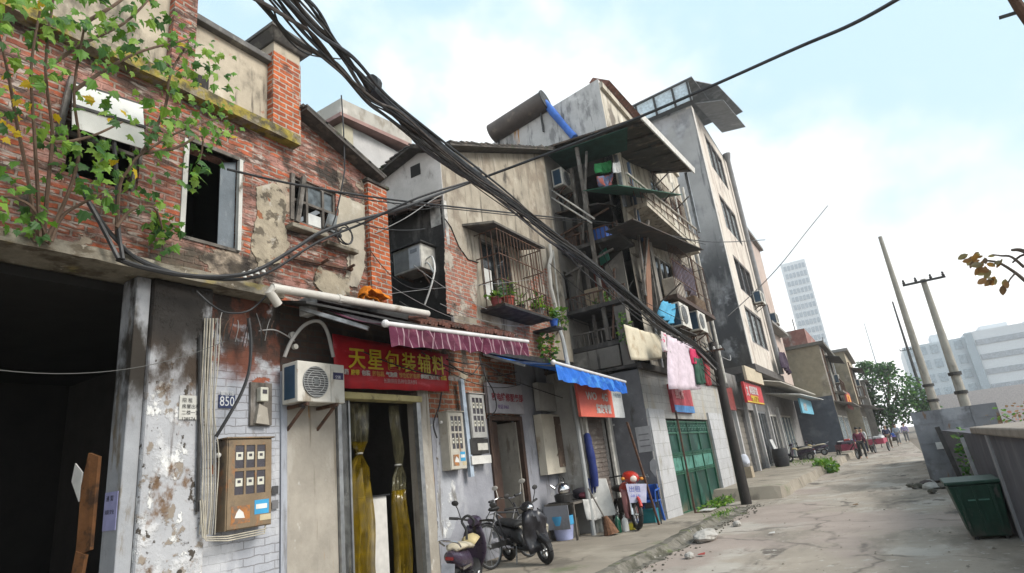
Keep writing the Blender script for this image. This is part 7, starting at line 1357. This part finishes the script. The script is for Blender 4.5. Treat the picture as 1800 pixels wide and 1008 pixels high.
def tricycle(label, loc, rz, boxm, load):
    t = thing('cargo_tricycle', label, 'tricycle', (0,0,0))
    for c in ((0,.95,.3), (-.5,-.55,.3), (.5,-.55,.3)): wheel(t, c, .3, .04)
    b = MB(); b.box(-.45,.45,-1.1,.05,.5,.55); b.box(-.45,-.42,-1.1,.05,.55,.85); b.box(.42,.45,-1.1,.05,.55,.85); b.box(-.42,.42,-1.1,-1.07,.55,.85); b.box(-.42,.42,.02,.05,.55,.85); b.build('cargo_box', boxm, t)
    b = MB(); b.cyl((0,.95,.3), (0,.72,1.0), .025, 8); b.cyl((0,.75,.8), (0,.0,.5), .025, 8); b.build('frame', dkmetal, t)
    b = MB(); b.tube([(-.3,.55,1.05), (0,.72,1.02), (.3,.55,1.05)], .016, 6); b.build('handlebar', dkmetal, t)
    b = MB(); b.ball((0,.2,.85), .12, (.8,1.2,.4), 10); b.build('saddle', black, t)
    b = MB(); b.box(-.38,.38,-1.0,-.05,.56,1.0); b.build('load', load, t, bevel=.06)
    t.location = loc; t.rotation_euler = (0,0,rz); return t
tricycle('dark red cargo tricycle parked in the road by the far red sign', (-2.35, 39.2, .03), R(200), pm('maroon_paint', (.20,.02,.05), .4), cl('dark_load', (.05,.04,.06)))
tricycle('pinkish red cargo tricycle with white sacks further up the street', (-1.2, 46.5, .03), R(170), pm('pink_red_paint', (.42,.07,.12), .4), cl('white_sack', (.6,.6,.6)))
def stall(label, loc, m, n):
    t = thing('street_stall', label, 'stall', loc); x, y, z = loc
    b = MB(); b.box(x-.6,x+.6,y-.5,y+.5,z+.7,z+.76); b.build('tabletop', m, t)
    for sx in (-1,1):
        for sy in (-1,1): b = MB(); b.box(x+sx*.55-.02,x+sx*.55+.02,y+sy*.45-.02,y+sy*.45+.02,z,z+.7); b.build('leg', dkmetal, t)
    for i in range(n): b = MB(); b.box(x-.55+i*.38,x-.25+i*.38,y-.4,y+.4,z+.77,z+1.0+.08*(i % 2)); b.build('goods', (white, redp, bluep)[i % 3], t, bevel=.03)
stall('street stall with white and red goods before the dark blue wall house', (-2.6, 43.0, .03), white, 3)
stall('low street stall with white boxes far up the street', (-.6, 56.0, .03), pm('violet_cloth', (.2,.16,.5), .8), 3)
# ================================================================= plants
def leaf_mesh(kind):
    """lobed leaf outline in the xy plane, stalk at the origin, pointing +y, one unit long"""
    if kind == 'lobed': pts = [(0,0),(.16,.05),(.42,-.02),(.34,.20),(.50,.42),(.28,.42),(.26,.62),(.14,.66),(0,1.0),(-.14,.66),(-.26,.62),(-.28,.42),(-.50,.42),(-.34,.20),(-.42,-.02),(-.16,.05)]
    elif kind == 'long': pts = [(0,0),(.07,.25),(.08,.5),(.05,.8),(0,1.0),(-.05,.8),(-.08,.5),(-.07,.25)]
    else: pts = [(0,0),(.22,.2),(.30,.5),(.18,.8),(0,1.0),(-.18,.8),(-.30,.5),(-.22,.2)]
    return pts
def add_leaf(bm, pts, pos, size, dirv, nrm, mi, curl=.15):
    """one leaf folded along its midrib"""
    d = dirv.normalized(); s = d.cross(nrm); s = s.normalized() if s.length > 1e-4 else d.orthogonal().normalized(); n = s.cross(d)
    tip = max(range(len(pts)), key=lambda i: pts[i][1]); wv = rnd.uniform(.6, 1.5)
    vs = [bm.verts.new(pos + s*(x*size) + d*(y*size) + n*(-curl*size*(y*y)*wv - 1.3*curl*size*abs(x))) for x, y in pts]
    for idx in (list(range(0, tip+1)), list(range(tip, len(pts))) + [0]):
        try: f = bm.faces.new([vs[i] for i in idx]); f.material_index = mi
        except ValueError: pass
def leafmat(name, c, tr=.35):
    if name in MATS: return MATS[name]
    m = bpy.data.materials.new(name); m.use_nodes = True; nt = m.node_tree; L = nt.links.new; b = nt.nodes['Principled BSDF']
    g = _node(nt, 'ShaderNodeNewGeometry'); n = _node(nt, 'ShaderNodeTexNoise'); n.inputs['Scale'].default_value = 5; L(g.outputs['Position'], n.inputs['Vector'])
    r = _node(nt, 'ShaderNodeMapRange'); L(n.outputs['Fac'], r.inputs[0]); r.inputs[1].default_value = .3; r.inputs[2].default_value = .7; r.inputs[3].default_value = .6; r.inputs[4].default_value = 1.4
    v = _node(nt, 'ShaderNodeVectorMath', operation='SCALE'); v.inputs[0].default_value = c; L(r.outputs[0], v.inputs['Scale']); L(v.outputs[0], b.inputs['Base Color']); b.inputs['Roughness'].default_value = .5; b.inputs['Specular IOR Level'].default_value = .3
    t = _node(nt, 'ShaderNodeBsdfTranslucent'); t.inputs[0].default_value = (c[0]*1.6, c[1]*1.6, c[2]*.8, 1); mx = _node(nt, 'ShaderNodeMixShader'); mx.inputs[0].default_value = tr
    L(b.outputs[0], mx.inputs[1]); L(t.outputs[0], mx.inputs[2]); L(mx.outputs[0], nt.nodes['Material Output'].inputs['Surface']); MATS[name] = m; return m
LG = [leafmat('leaf_green', (.095,.215,.03)), leafmat('leaf_bright', (.17,.29,.04)), leafmat('leaf_dark', (.04,.11,.025)), leafmat('leaf_yellow', (.50,.36,.02))]
bark = wm('sapling_bark', (.13,.085,.06), var=.3, scale=14)
sp_ = thing('sapling', 'leafy sapling with lobed green and yellow leaves growing on the garage canopy', 'tree', (-6.1, 2.3, 4.1))
def XB(px, py): return -6.1 + .9*max(0, min(1, (420-py)/420))
stems = [[(62,425),(52,330),(30,220),(10,110),(-20,0)], [(70,425),(66,330),(60,230),(55,120),(70,20)], [(76,425),(84,330),(92,230),(80,120),(95,-10)], [(80,425),(120,340),(140,260),(130,160),(150,40)], [(90,425),(110,380),(150,355),(200,330)], [(86,430),(60,370),(30,350),(0,345)],
         [(205,420),(210,330),(225,300),(250,270),(330,225),(400,205)], [(130,160),(190,120),(250,90),(330,70)], [(60,230),(100,250),(160,240),(215,215)], [(250,270),(290,190),(300,130),(340,60)], [(80,120),(150,75),(220,40),(270,-10)], [(205,400),(230,370),(270,365),(285,400)], [(250,270),(310,260),(355,240),(350,290)], [(150,40),(200,10),(240,-20)]]
for st in stems:
    P = smoothpath([onX(x, y, XB(x, y) + rnd.uniform(-.05,.05)) for x, y in st], 4); n = len(P)
    b = MB(); b.tube(P, [.015*(1-.7*i/n)+.004 for i in range(n)], 6); b.build('stem', bark, sp_, smooth=True)
clus = [(20,20,45,16),(70,15,40,14),(120,25,45,16),(35,70,40,10),(110,60,45,14),(165,45,40,12),(215,20,35,9),(180,95,35,6),(250,100,35,10),(270,25,25,8),(300,55,35,12),(330,90,40,14),(290,140,38,10),(345,130,32,12),(370,90,25,7),(395,150,20,6),(150,120,40,5),(110,135,30,4),(175,165,30,4),(165,190,20,3),(250,180,34,9),(300,215,42,14),(340,205,40,12),(385,200,34,10),(285,235,35,9),(320,245,30,8),(350,290,22,7),(345,310,20,6),(20,165,30,8),(10,185,25,6),(68,205,24,6),(120,245,30,9),(150,250,25,8),(130,290,30,9),(175,300,35,9),(215,280,26,7),(150,330,22,6),(240,295,30,7),(280,385,34,12),(265,345,26,7),(285,415,20,6),(170,345,24,6),(40,385,30,9),(20,320,24,7),(60,395,24,6),(25,365,20,5),(12,225,12,3),(205,200,25,5),(225,60,30,8),(405,215,20,6),(370,230,30,7),(60,110,25,5),(195,250,25,5)]
fb = MB(); LP = leaf_mesh('lobed')
for (x, y, r_, n) in clus:
    c0 = onX(x, y, XB(x, y) + rnd.uniform(-.12,.2)); yel_ = (x, y) in ((12,225), (20,165))
    for i in range(int(n*1.75)):
        p = c0 + Vector((rnd.gauss(0,.07), rnd.gauss(0, r_*.0042), rnd.gauss(0, r_*.0042)))
        d = Vector((rnd.gauss(.15,.4), rnd.gauss(0,.65), -abs(rnd.gauss(.75,.4)))); nn = Vector((1.0, rnd.gauss(0,.55), rnd.gauss(.35,.5))).normalized()
        mi = 3 if (yel_ or rnd.random() < .03) else rnd.choice((0,0,0,1,1,2,2)); add_leaf(fb.bm, LP, p, rnd.choice((.5,.8,1,1,1.25))*rnd.uniform(.07,.12), d, nn, mi, rnd.uniform(.1,.55))
fb.build('foliage', LG, sp_, fix=False)
# grass tufts on ledges (uncountable growth)
def tuft(label, base, n, h, spread, mats=None, kind='long', name='weeds'):
    b = MB(); pts = leaf_mesh(kind)
    for i in range(n):
        a = rnd.uniform(0, 6.28); p = vec(base) + Vector((rnd.gauss(0,spread[0]), rnd.gauss(0,spread[1]), rnd.uniform(0,.02))); d = Vector((math.cos(a)*.6, math.sin(a)*.6, rnd.uniform(.5,1.2)))
        add_leaf(b.bm, pts, p, rnd.uniform(.5,1.1)*h, d, Vector((math.sin(a),-math.cos(a),.4)), rnd.randrange(3), .3)
    return tag(b.build(name, mats or LG[:3], fix=False), label, 'plant')
def bush(name, label, c, r, n, size, cat='plant', stem_to=None, kind='oval', mats=None):
    t = thing(name, label, cat, stem_to or c); b = MB(); pts = leaf_mesh(kind)
    for i in range(n):
        v = Vector((rnd.gauss(0,1), rnd.gauss(0,1), rnd.gauss(0,1))).normalized()*rnd.uniform(.3,1)**.6
        p = vec(c) + Vector((v.x*r[0], v.y*r[1], v.z*r[2])); d = Vector((v.x+rnd.gauss(0,.5), v.y+rnd.gauss(0,.5), v.z*.6+rnd.gauss(0,.4)))
        add_leaf(b.bm, pts, p, rnd.uniform(.6,1.2)*size, d, Vector((rnd.gauss(0,1),rnd.gauss(0,1),1)), rnd.randrange(3), .2)
    b.build('foliage', mats or LG[:3], t, fix=False)
    if stem_to:
        for k in range(3):
            b = MB(); b.tube([vec(stem_to), vec(stem_to).lerp(vec(c), .5) + Vector((rnd.gauss(0,.05), rnd.gauss(0,.05), 0)), vec(c) + Vector((rnd.gauss(0,r[0]*.4), rnd.gauss(0,r[1]*.4), 0))], .008, 5); b.build('stem', bark, t)
    return t
def pot(label, c, r, h, m, c2, rr, n, size, kind='oval'):
    t = thing('potted_plant', label, 'potted plant', c); b = MB(); b.lathe([(0,0),(r*.72,0),(r,h),(r*1.1,h),(r*1.1,h*.86),(r*.95,h*.84)], c, 'Z', 18); b.build('pot', m, t, smooth=True)
    b = MB(); pts = leaf_mesh(kind)
    for i in range(n):
        p = vec(c) + Vector((rnd.gauss(0,r*.6), rnd.gauss(0,r*.6), h + abs(rnd.gauss(0,c2)))); a = rnd.uniform(0,6.28); add_leaf(b.bm, pts, p, rnd.uniform(.6,1.2)*size, Vector((math.cos(a), math.sin(a), rnd.uniform(-.2,.9))), Vector((rnd.gauss(0,1),rnd.gauss(0,1),1)), rnd.randrange(3), .4)
    b.build('foliage', LG[:3], t, fix=False); return t
zt_ = 4.712; terr = pm('terracotta_red', (.36,.06,.035), .6); XC = XA + .32
pot('red pot with a bright green leafy plant on the window cage tray', (XC+.1, 9.98, zt_), .13, .24, terr, .14, .2, 90, .17, 'long')
pot('dark red pot at the left end of the window cage tray', (XC, 9.68, zt_), .12, .20, pm('dark_red_pot', (.20,.03,.03), .6), .08, .1, 40, .12)
pot('grey pot with a small shrub at the right end of the window cage tray', (XC+.1, 11.25, zt_), .12, .2, pm('grey_pot', (.2,.2,.2), .7), .15, .15, 80, .12)
pot('small black pot in the middle of the window cage tray', (XC+.05, 10.55, zt_), .1, .18, black, .1, .1, 40, .13, 'long')
pot('blue pot with trailing leaves below the right side of the window cage', (XA+.5, 11.75, 4.55), .1, .18, bluep, .15, .15, 60, .12)
b = MB(); b.box(XA, XA+.62, 11.6, 11.95, 4.50, 4.55); tag(b.build('plant_shelf', dkmetal), 'small dark shelf on the wall right of the window cage', 'shelf')
bush('climbing_plant', 'trailing green climber on the wall below the right end of the window cage', (XA+.25, 11.8, 4.1), (.18,.28,.45), 170, .12, stem_to=(XA+.1, 11.8, 3.5))
bush('climbing_plant', 'small climber beside the white down pipe near the recess balcony', (XA+.22, 12.7, 5.0), (.14,.22,.28), 80, .12, stem_to=(XA+.05, 12.7, 4.6))
bush('climbing_plant', 'leafy pot plant on the dark recess slab', (-5.5, 13.9, 5.5), (.2,.15,.18), 70, .13, stem_to=(-5.5, 13.9, 5.36))
bush('climbing_plant', 'thin vine growing on the lowest recess balcony beside the pilaster', (-4.95, 13.62, 4.6), (.16,.1,.4), 90, .10, stem_to=(-4.95, 13.66, 3.8))
bush('weed_clump', 'green weeds growing on the brick ledge by the shutter window', onX(290, 395, -6.15), (.08,.12,.12), 30, .1)
p = onZ(1452, 826, .15); bush('weed_clump', 'bushy green weeds at the broken edge of the far forecourt', (p.x, p.y, .28), (.45,.9,.24), 260, .22)
p = onZ(1235, 880, .1); bush('weed_clump', 'low weeds along the foot of the green gate', (-4.45, 17.2, .13), (.25,1.8,.08), 240, .11)
p = onZ(1340, 850, .3); tag(tuft('moss and short grass on the kerb near the dark pole', (-3.75, 14.6, .08), 160, .10, (.12,.5), name='kerb_grass'), kind='stuff')
tag(tuft('yellow green grass strip on the far forecourt', (-4.0, 33.5, .37), 220, .14, (.6,2.2), name='forecourt_grass'), kind='stuff')
# far street tree
tr = thing('street_tree', 'bushy green tree at the end of the row of low houses', 'tree', (-.2, 78, 0))
b = MB(); b.tube([(-.2,78,0), (-.1,78,2.2), (.3,78,4.5)], [.28,.2,.12], 10); b.build('trunk', bark, tr, smooth=True)
for a, c in (((-.1,78,2.4),(-1.4,78.5,5)), ((0,78,3),(1.6,77.6,5.4)), ((.1,78,3.5),(.2,79.4,6.4)), ((.2,78,4),(1.0,77,7))):
    b = MB(); b.tube([a, c], [.12,.05], 6); b.build('limb', bark, tr)
b = MB(); pts = leaf_mesh('oval')
for (cx0, cy0, cz0, r_) in ((-1.9,78,5.0,1.4), (-.4,78,7.0,1.5), (1.7,77.6,5.6,1.7), (.2,78,4.2,1.9), (-1.0,78.4,8.2,.9), (.9,78,7.6,1.0), (3.0,78,4.2,1.3), (-2.6,78,3.3,1.2), (1.6,77,3.0,1.5), (-.8,77,2.6,1.3), (3.6,78,2.8,1.0)):
    for i in range(420):
        v = Vector((rnd.gauss(0,1), rnd.gauss(0,1), rnd.gauss(0,1))).normalized()*(rnd.uniform(.2,1)**.5)*r_*rnd.uniform(.8,1.15)
        p = Vector((cx0, cy0, cz0)) + v; add_leaf(b.bm, pts, p, rnd.uniform(.22,.5), Vector((v.x+rnd.gauss(0,.6), v.y+rnd.gauss(0,.6), -.3+rnd.gauss(0,.5))), Vector((rnd.gauss(0,1),rnd.gauss(0,1),1)), rnd.choice((0,0,1,2,2)), .2)
b.build('crown', [leafmat('tree_green', (.05,.14,.035)), leafmat('tree_bright', (.09,.20,.05)), leafmat('tree_dark', (.025,.075,.03))], tr, fix=False)
# ================================================================= right side of the street
fence_m = wm('blue_grey_panel', (.20,.205,.22), rough=.6, var=.18, scale=2, layers=[((.12,.12,.13), (1.6,1.6,.9), .50, .64), ((.30,.31,.33), 1.4, .55, .66), ((.19,.11,.06), (4,4,1.2), .60, .68), ((.09,.08,.07), (1.5,1.5,1), .45, .6, .8, .1)])
pr = [(.66, 19.3), (.72, 21.4), (.78, 24.0), (.88, 27.5), (1.0, 31.5)]
fn = thing('panel_fence', 'blue grey sheet panel fence along the right edge of the road', 'fence', (.6, 24, 0))
for i in range(4):
    (xa, ya), (xb, yb) = pr[i], pr[i+1]; b = MB(); b.slab([(xa, ya, .05), (xb, yb, .05), (xb, yb, 1.78), (xa, ya, 1.80)], (.05,0,0)); b.build('panel', fence_m, fn)
    b = MB(); b.bar((xa+.06, ya, 0), (xa+.06, ya, 1.86), .07); b.build('post', dkmetal, fn)
b = MB(); b.slab([(.46, 19.15, .1), (2.3, 19.15, .1), (2.3, 19.15, 1.82), (.46, 19.15, 1.82)], (0,.05,0)); b.build('panel', fence_m, fn)
for zz in (.5, 1.0, 1.5):
    b = MB(); b.box(.46, 2.3, 19.138, 19.147, zz, zz+.012); b.build('seam', fence_m, fn)
for xx in (.46, 1.1, 1.75):
    b = MB(); b.box(xx, xx+.035, 19.125, 19.146, .05, 1.82); b.build('post', fence_m, fn)
b = MB(); b.slab([(.8, 19.13, .85), (1.1, 19.13, .85), (1.1, 19.13, 1.02), (.8, 19.13, 1.02)], (0,-.006,0)); b.build('white_notice', white, fn)
lw = thing('low_wall', 'dark grey low wall with pale stone coping at the right edge', 'wall', (1.1, 9.5, 0))
dkw = wm('dark_slate_wall', (.085,.085,.10), rough=.85, var=.2, scale=3, layers=[((.14,.135,.15), (2,2,.6), .53, .68), ((.045,.045,.05), (3,3,1), .55, .7)])
b = MB(); b.box(1.0, 1.6, 6.4, 18.9, 0, 1.30); b.build('wall', dkw, lw); b = MB(); b.box(.96, 1.66, 6.3, 11.5, 1.302, 1.40); b.build('coping', wm('pale_brown_coping', (.27,.235,.20), var=.2, layers=[((.22,.19,.16), 4, .53, .68)]), lw, bevel=.02)
b = MB(); b.box(.975, 1.0, 9.9, 10.1, 0, 1.3); b.build('corner_strip', wm('grey_strip', (.27,.27,.28)), lw)
gb = thing('dumpster', 'dark green street dumpster standing against the dark low wall', 'dumpster', (.7, 10.6, 0))
gm_ = wm('bin_green', (.008,.042,.026), rough=.55, var=.3, layers=[((.02,.075,.05), (6,6,2), .54, .66), ((.07,.072,.062), (7,7,2.5), .60, .68), ((.07,.06,.05), (3,3,2), .42, .58, .28, .05)])
bx0, bx1, by0, by1 = .40, .97, 10.1, 10.95
b = MB(); b.hexa([(bx0+.1,by0+.1,.05),(bx1-.04,by0+.1,.05),(bx1-.04,by1-.1,.05),(bx0+.1,by1-.1,.05)], [(bx0,by0,.70),(bx1,by0,.70),(bx1,by1,.70),(bx0,by1,.70)]); b.build('body', gm_, gb, bevel=.02)
b = MB(); b.box(bx0-.03, bx1+.02, by0-.03, by1+.03, .705, .75); b.build('rim', gm_, gb, bevel=.012)
b = MB(); b.box(bx0+.18, bx1-.16, by0+.028, by0+.036, .50, .58); pl = b.build('label_plate', pm('bin_label', (.05,.16,.12), .5), gb)
for (x, y) in ((bx0+.15,by0+.15), (bx1-.1,by0+.15), (bx0+.15,by1-.15), (bx1-.1,by1-.15)):
    b = MB(); b.cyl((x-.02,y,.045), (x+.02,y,.045), .045, 12); b.build('castor', black, gb)
for i in range(3):
    y = by0 + .0; b = MB(); b.slab([(bx0+.1+i*.17, y+.05, .12), (bx0+.13+i*.17, y+.05, .12), (bx0+.10+i*.185, y-.004, .69), (bx0+.07+i*.185, y-.004, .69)], (0,-.012,0)); b.build('rib', gm_, gb)
b = MB(); b.bar((.78, 12.6, 0), (.62, 12.6, 1.45), .07); tag(b.build('sign_post', dkmetal), 'dark metal post leaning between the fence and the dumpster', 'post')
b = MB(); b.bar((.92, 11.9, 0), (.86, 11.9, 1.25), .05); tag(b.build('pale_post', steel), 'thin pale steel post beside the dumpster', 'post')
bush('shrub', 'dark climbing shrub on the post by the panel fence', (.98, 13.4, .8), (.16,.4,.6), 200, .09, stem_to=(.98,13.4,.05), mats=[LG[2], LG[0], LG[2]])
bush('shrub', 'reddish flowering shrub behind the low wall', (2.9, 16.5, 1.5), (1.2,1.2,.26), 260, .09, stem_to=(2.6,16,.1), mats=[leafmat('pink_flower', (.55,.26,.25), .2), LG[0], leafmat('dry_leaf', (.28,.17,.09), .2)])
t = thing('rubble_heap', 'heap of dark rubble and rags at the foot of the panel fence', 'rubble', (.35, 18.6, 0))
for i in range(10):
    b = MB(); b.ball((0,0,0), 1, seg=8); c = Vector((.35+rnd.gauss(0,.22), 18.4+rnd.gauss(0,.8), .07)); s = rnd.uniform(.08,.2)
    for v in b.bm.verts: n = 1+.3*mnoise.noise(v.co*1.5+c); v.co = Vector((v.co.x*s*n, v.co.y*s*1.3*n, v.co.z*s*.55*n)) + c
    b.build('lump', (kerb_m, wm('dark_rag', (.06,.045,.045), var=.4), pale_rock)[i % 3], t)
# concrete power poles
def cpole(label, X, Y, ztop, r0, r1, arm=None, name='utility_pole', m=None):
    t = thing(name, label, 'utility pole', (X, Y, 0)); b = MB(); b.tube([(X,Y,-.1), (X,Y,ztop*.5), (X,Y,ztop)], [r0, (r0+r1)/2, r1], 14); b.build('shaft', m or wm('pole_concrete', (.33,.31,.27), var=.15, scale=4, layers=[((.18,.165,.14), (3,3,1), .54, .7)]), t, smooth=True)
    for (z, w_) in (arm or []):
        b = MB(); b.bar((X-w_, Y-.12, z), (X+w_, Y-.12, z), .08); a = b.build('cross_arm', dkmetal, t)
        for k in (-.92,-.35,.35,.92): b = MB(); b.lathe([(0,0),(.04,0),(.06,.06),(.03,.1),(.05,.14),(0,.2)], (X+k*w_, Y-.12, z+.04), 'Z', 8); b.build('insulator', dkmetal, a)
    for z in (2.4, 3.1):
        b = MB(); b.lathe([(r0+.01,0),(r0+.02,0),(r0+.02,.12),(r0+.01,.12)], (X,Y,z), 'Z', 14); b.build('band', dkmetal, t)
    return t
q0 = onY(1705, 730, 28); cpole('concrete pole with a cross arm behind the panel fence, nearer of the two', 2.46, 28, 6.95, .20, .10, [(6.85, .72)])
cpole('taller tapering concrete pole left of the one with the cross arm', 1.85, 34, 10.7, .22, .09)
cpole('thin dark mast half hidden behind the taller concrete pole', 3.55, 80, 15.2, .22, .08, [(9.5, .8)], m=dkmetal)
cpole('faint thin mast beyond the green street tree', .2, 92, 15.2, .12, .05, m=MATS['hazy_grey_window'])
# bare branch reaching in at the right, and a pole head at the top right corner
br = thing('bare_tree', 'bare small tree with a few dry brown leaves reaching in from the right edge', 'tree', at(1830, 470, 5.2))
bk = wm('branch_bark', (.10,.08,.065), var=.3)
for st, r_ in (([(1850,520),(1810,500),(1785,480),(1755,462),(1728,458)], .016), ([(1850,470),(1800,442),(1778,440)], .02), ([(1800,470),(1778,452),(1760,450),(1745,448)], .011), ([(1785,480),(1775,492),(1772,500)], .007), ([(1840,452),(1800,448),(1780,462)], .012)):
    P = [at(x, y, 5.6 + .1*math.sin(x)) for x, y in st]; b = MB(); P = smoothpath(P, 4); b.tube(P, [r_*(1-.6*i/len(P)) for i in range(len(P))], 6); b.build('twig', bk, br, smooth=True)
tp = at(1850,500,5.6); b = MB(); b.tube([(tp.x+.25,tp.y-.15,0), (tp.x+.2,tp.y-.1,1.2), tp + Vector((.05,0,-.1)), tp + Vector((.1,0,.6)), tp + Vector((.3,.2,1.3))], [.09,.075,.05,.035,.015], 8); b.build('trunk', bk, br, smooth=True)
b = MB(); b.tube([tp + Vector((.06,0,.1)), at(1850,500,5.6), at(1850,520,5.6 + .1*math.sin(1850))], .017, 6); b.build('twig', bk, br)
b = MB(); pts = leaf_mesh('oval')
for (x, y, n) in ((1712,455,7), (1728,462,9), (1735,478,7), (1745,490,5), (1722,448,5), (1755,455,5), (1768,498,3)):
    for i in range(n): add_leaf(b.bm, pts, at(x+rnd.gauss(0,5), y+rnd.gauss(0,5), 5.6+rnd.gauss(0,.05)), rnd.uniform(.04,.08), Vector((rnd.gauss(-.6,.5), rnd.gauss(0,.5), rnd.gauss(-.4,.5))), Vector((rnd.gauss(0,.5),-1,rnd.gauss(0,.6))), rnd.randrange(3), .4)
b.build('dry_leaves', [leafmat('dry_orange', (.22,.12,.05)), leafmat('dry_brown', (.13,.08,.05)), leafmat('dry_olive', (.20,.17,.11))], br, fix=False)
t = thing('lamp_arm', 'dark end of a lamp arm at the very top right corner', 'lamp post', at(1795, 20, 6)); b = MB(); lp = at(1860,70,6); b.tube([at(1775,-12,6), at(1792,14,6), at(1812,40,6), lp], [.03,.035,.04,.04], 8); b.build('arm', rust, t)
b = MB(); b.tube([(lp.x,lp.y,0), (lp.x,lp.y,2.5), (lp.x,lp.y,lp.z+.3)], [.09,.075,.06], 12); b.build('post', rust, t, smooth=True)
b = MB(); b.bar(at(1756,32,6), at(1795,20,6), .02); b.build('stay', dkmetal, t)
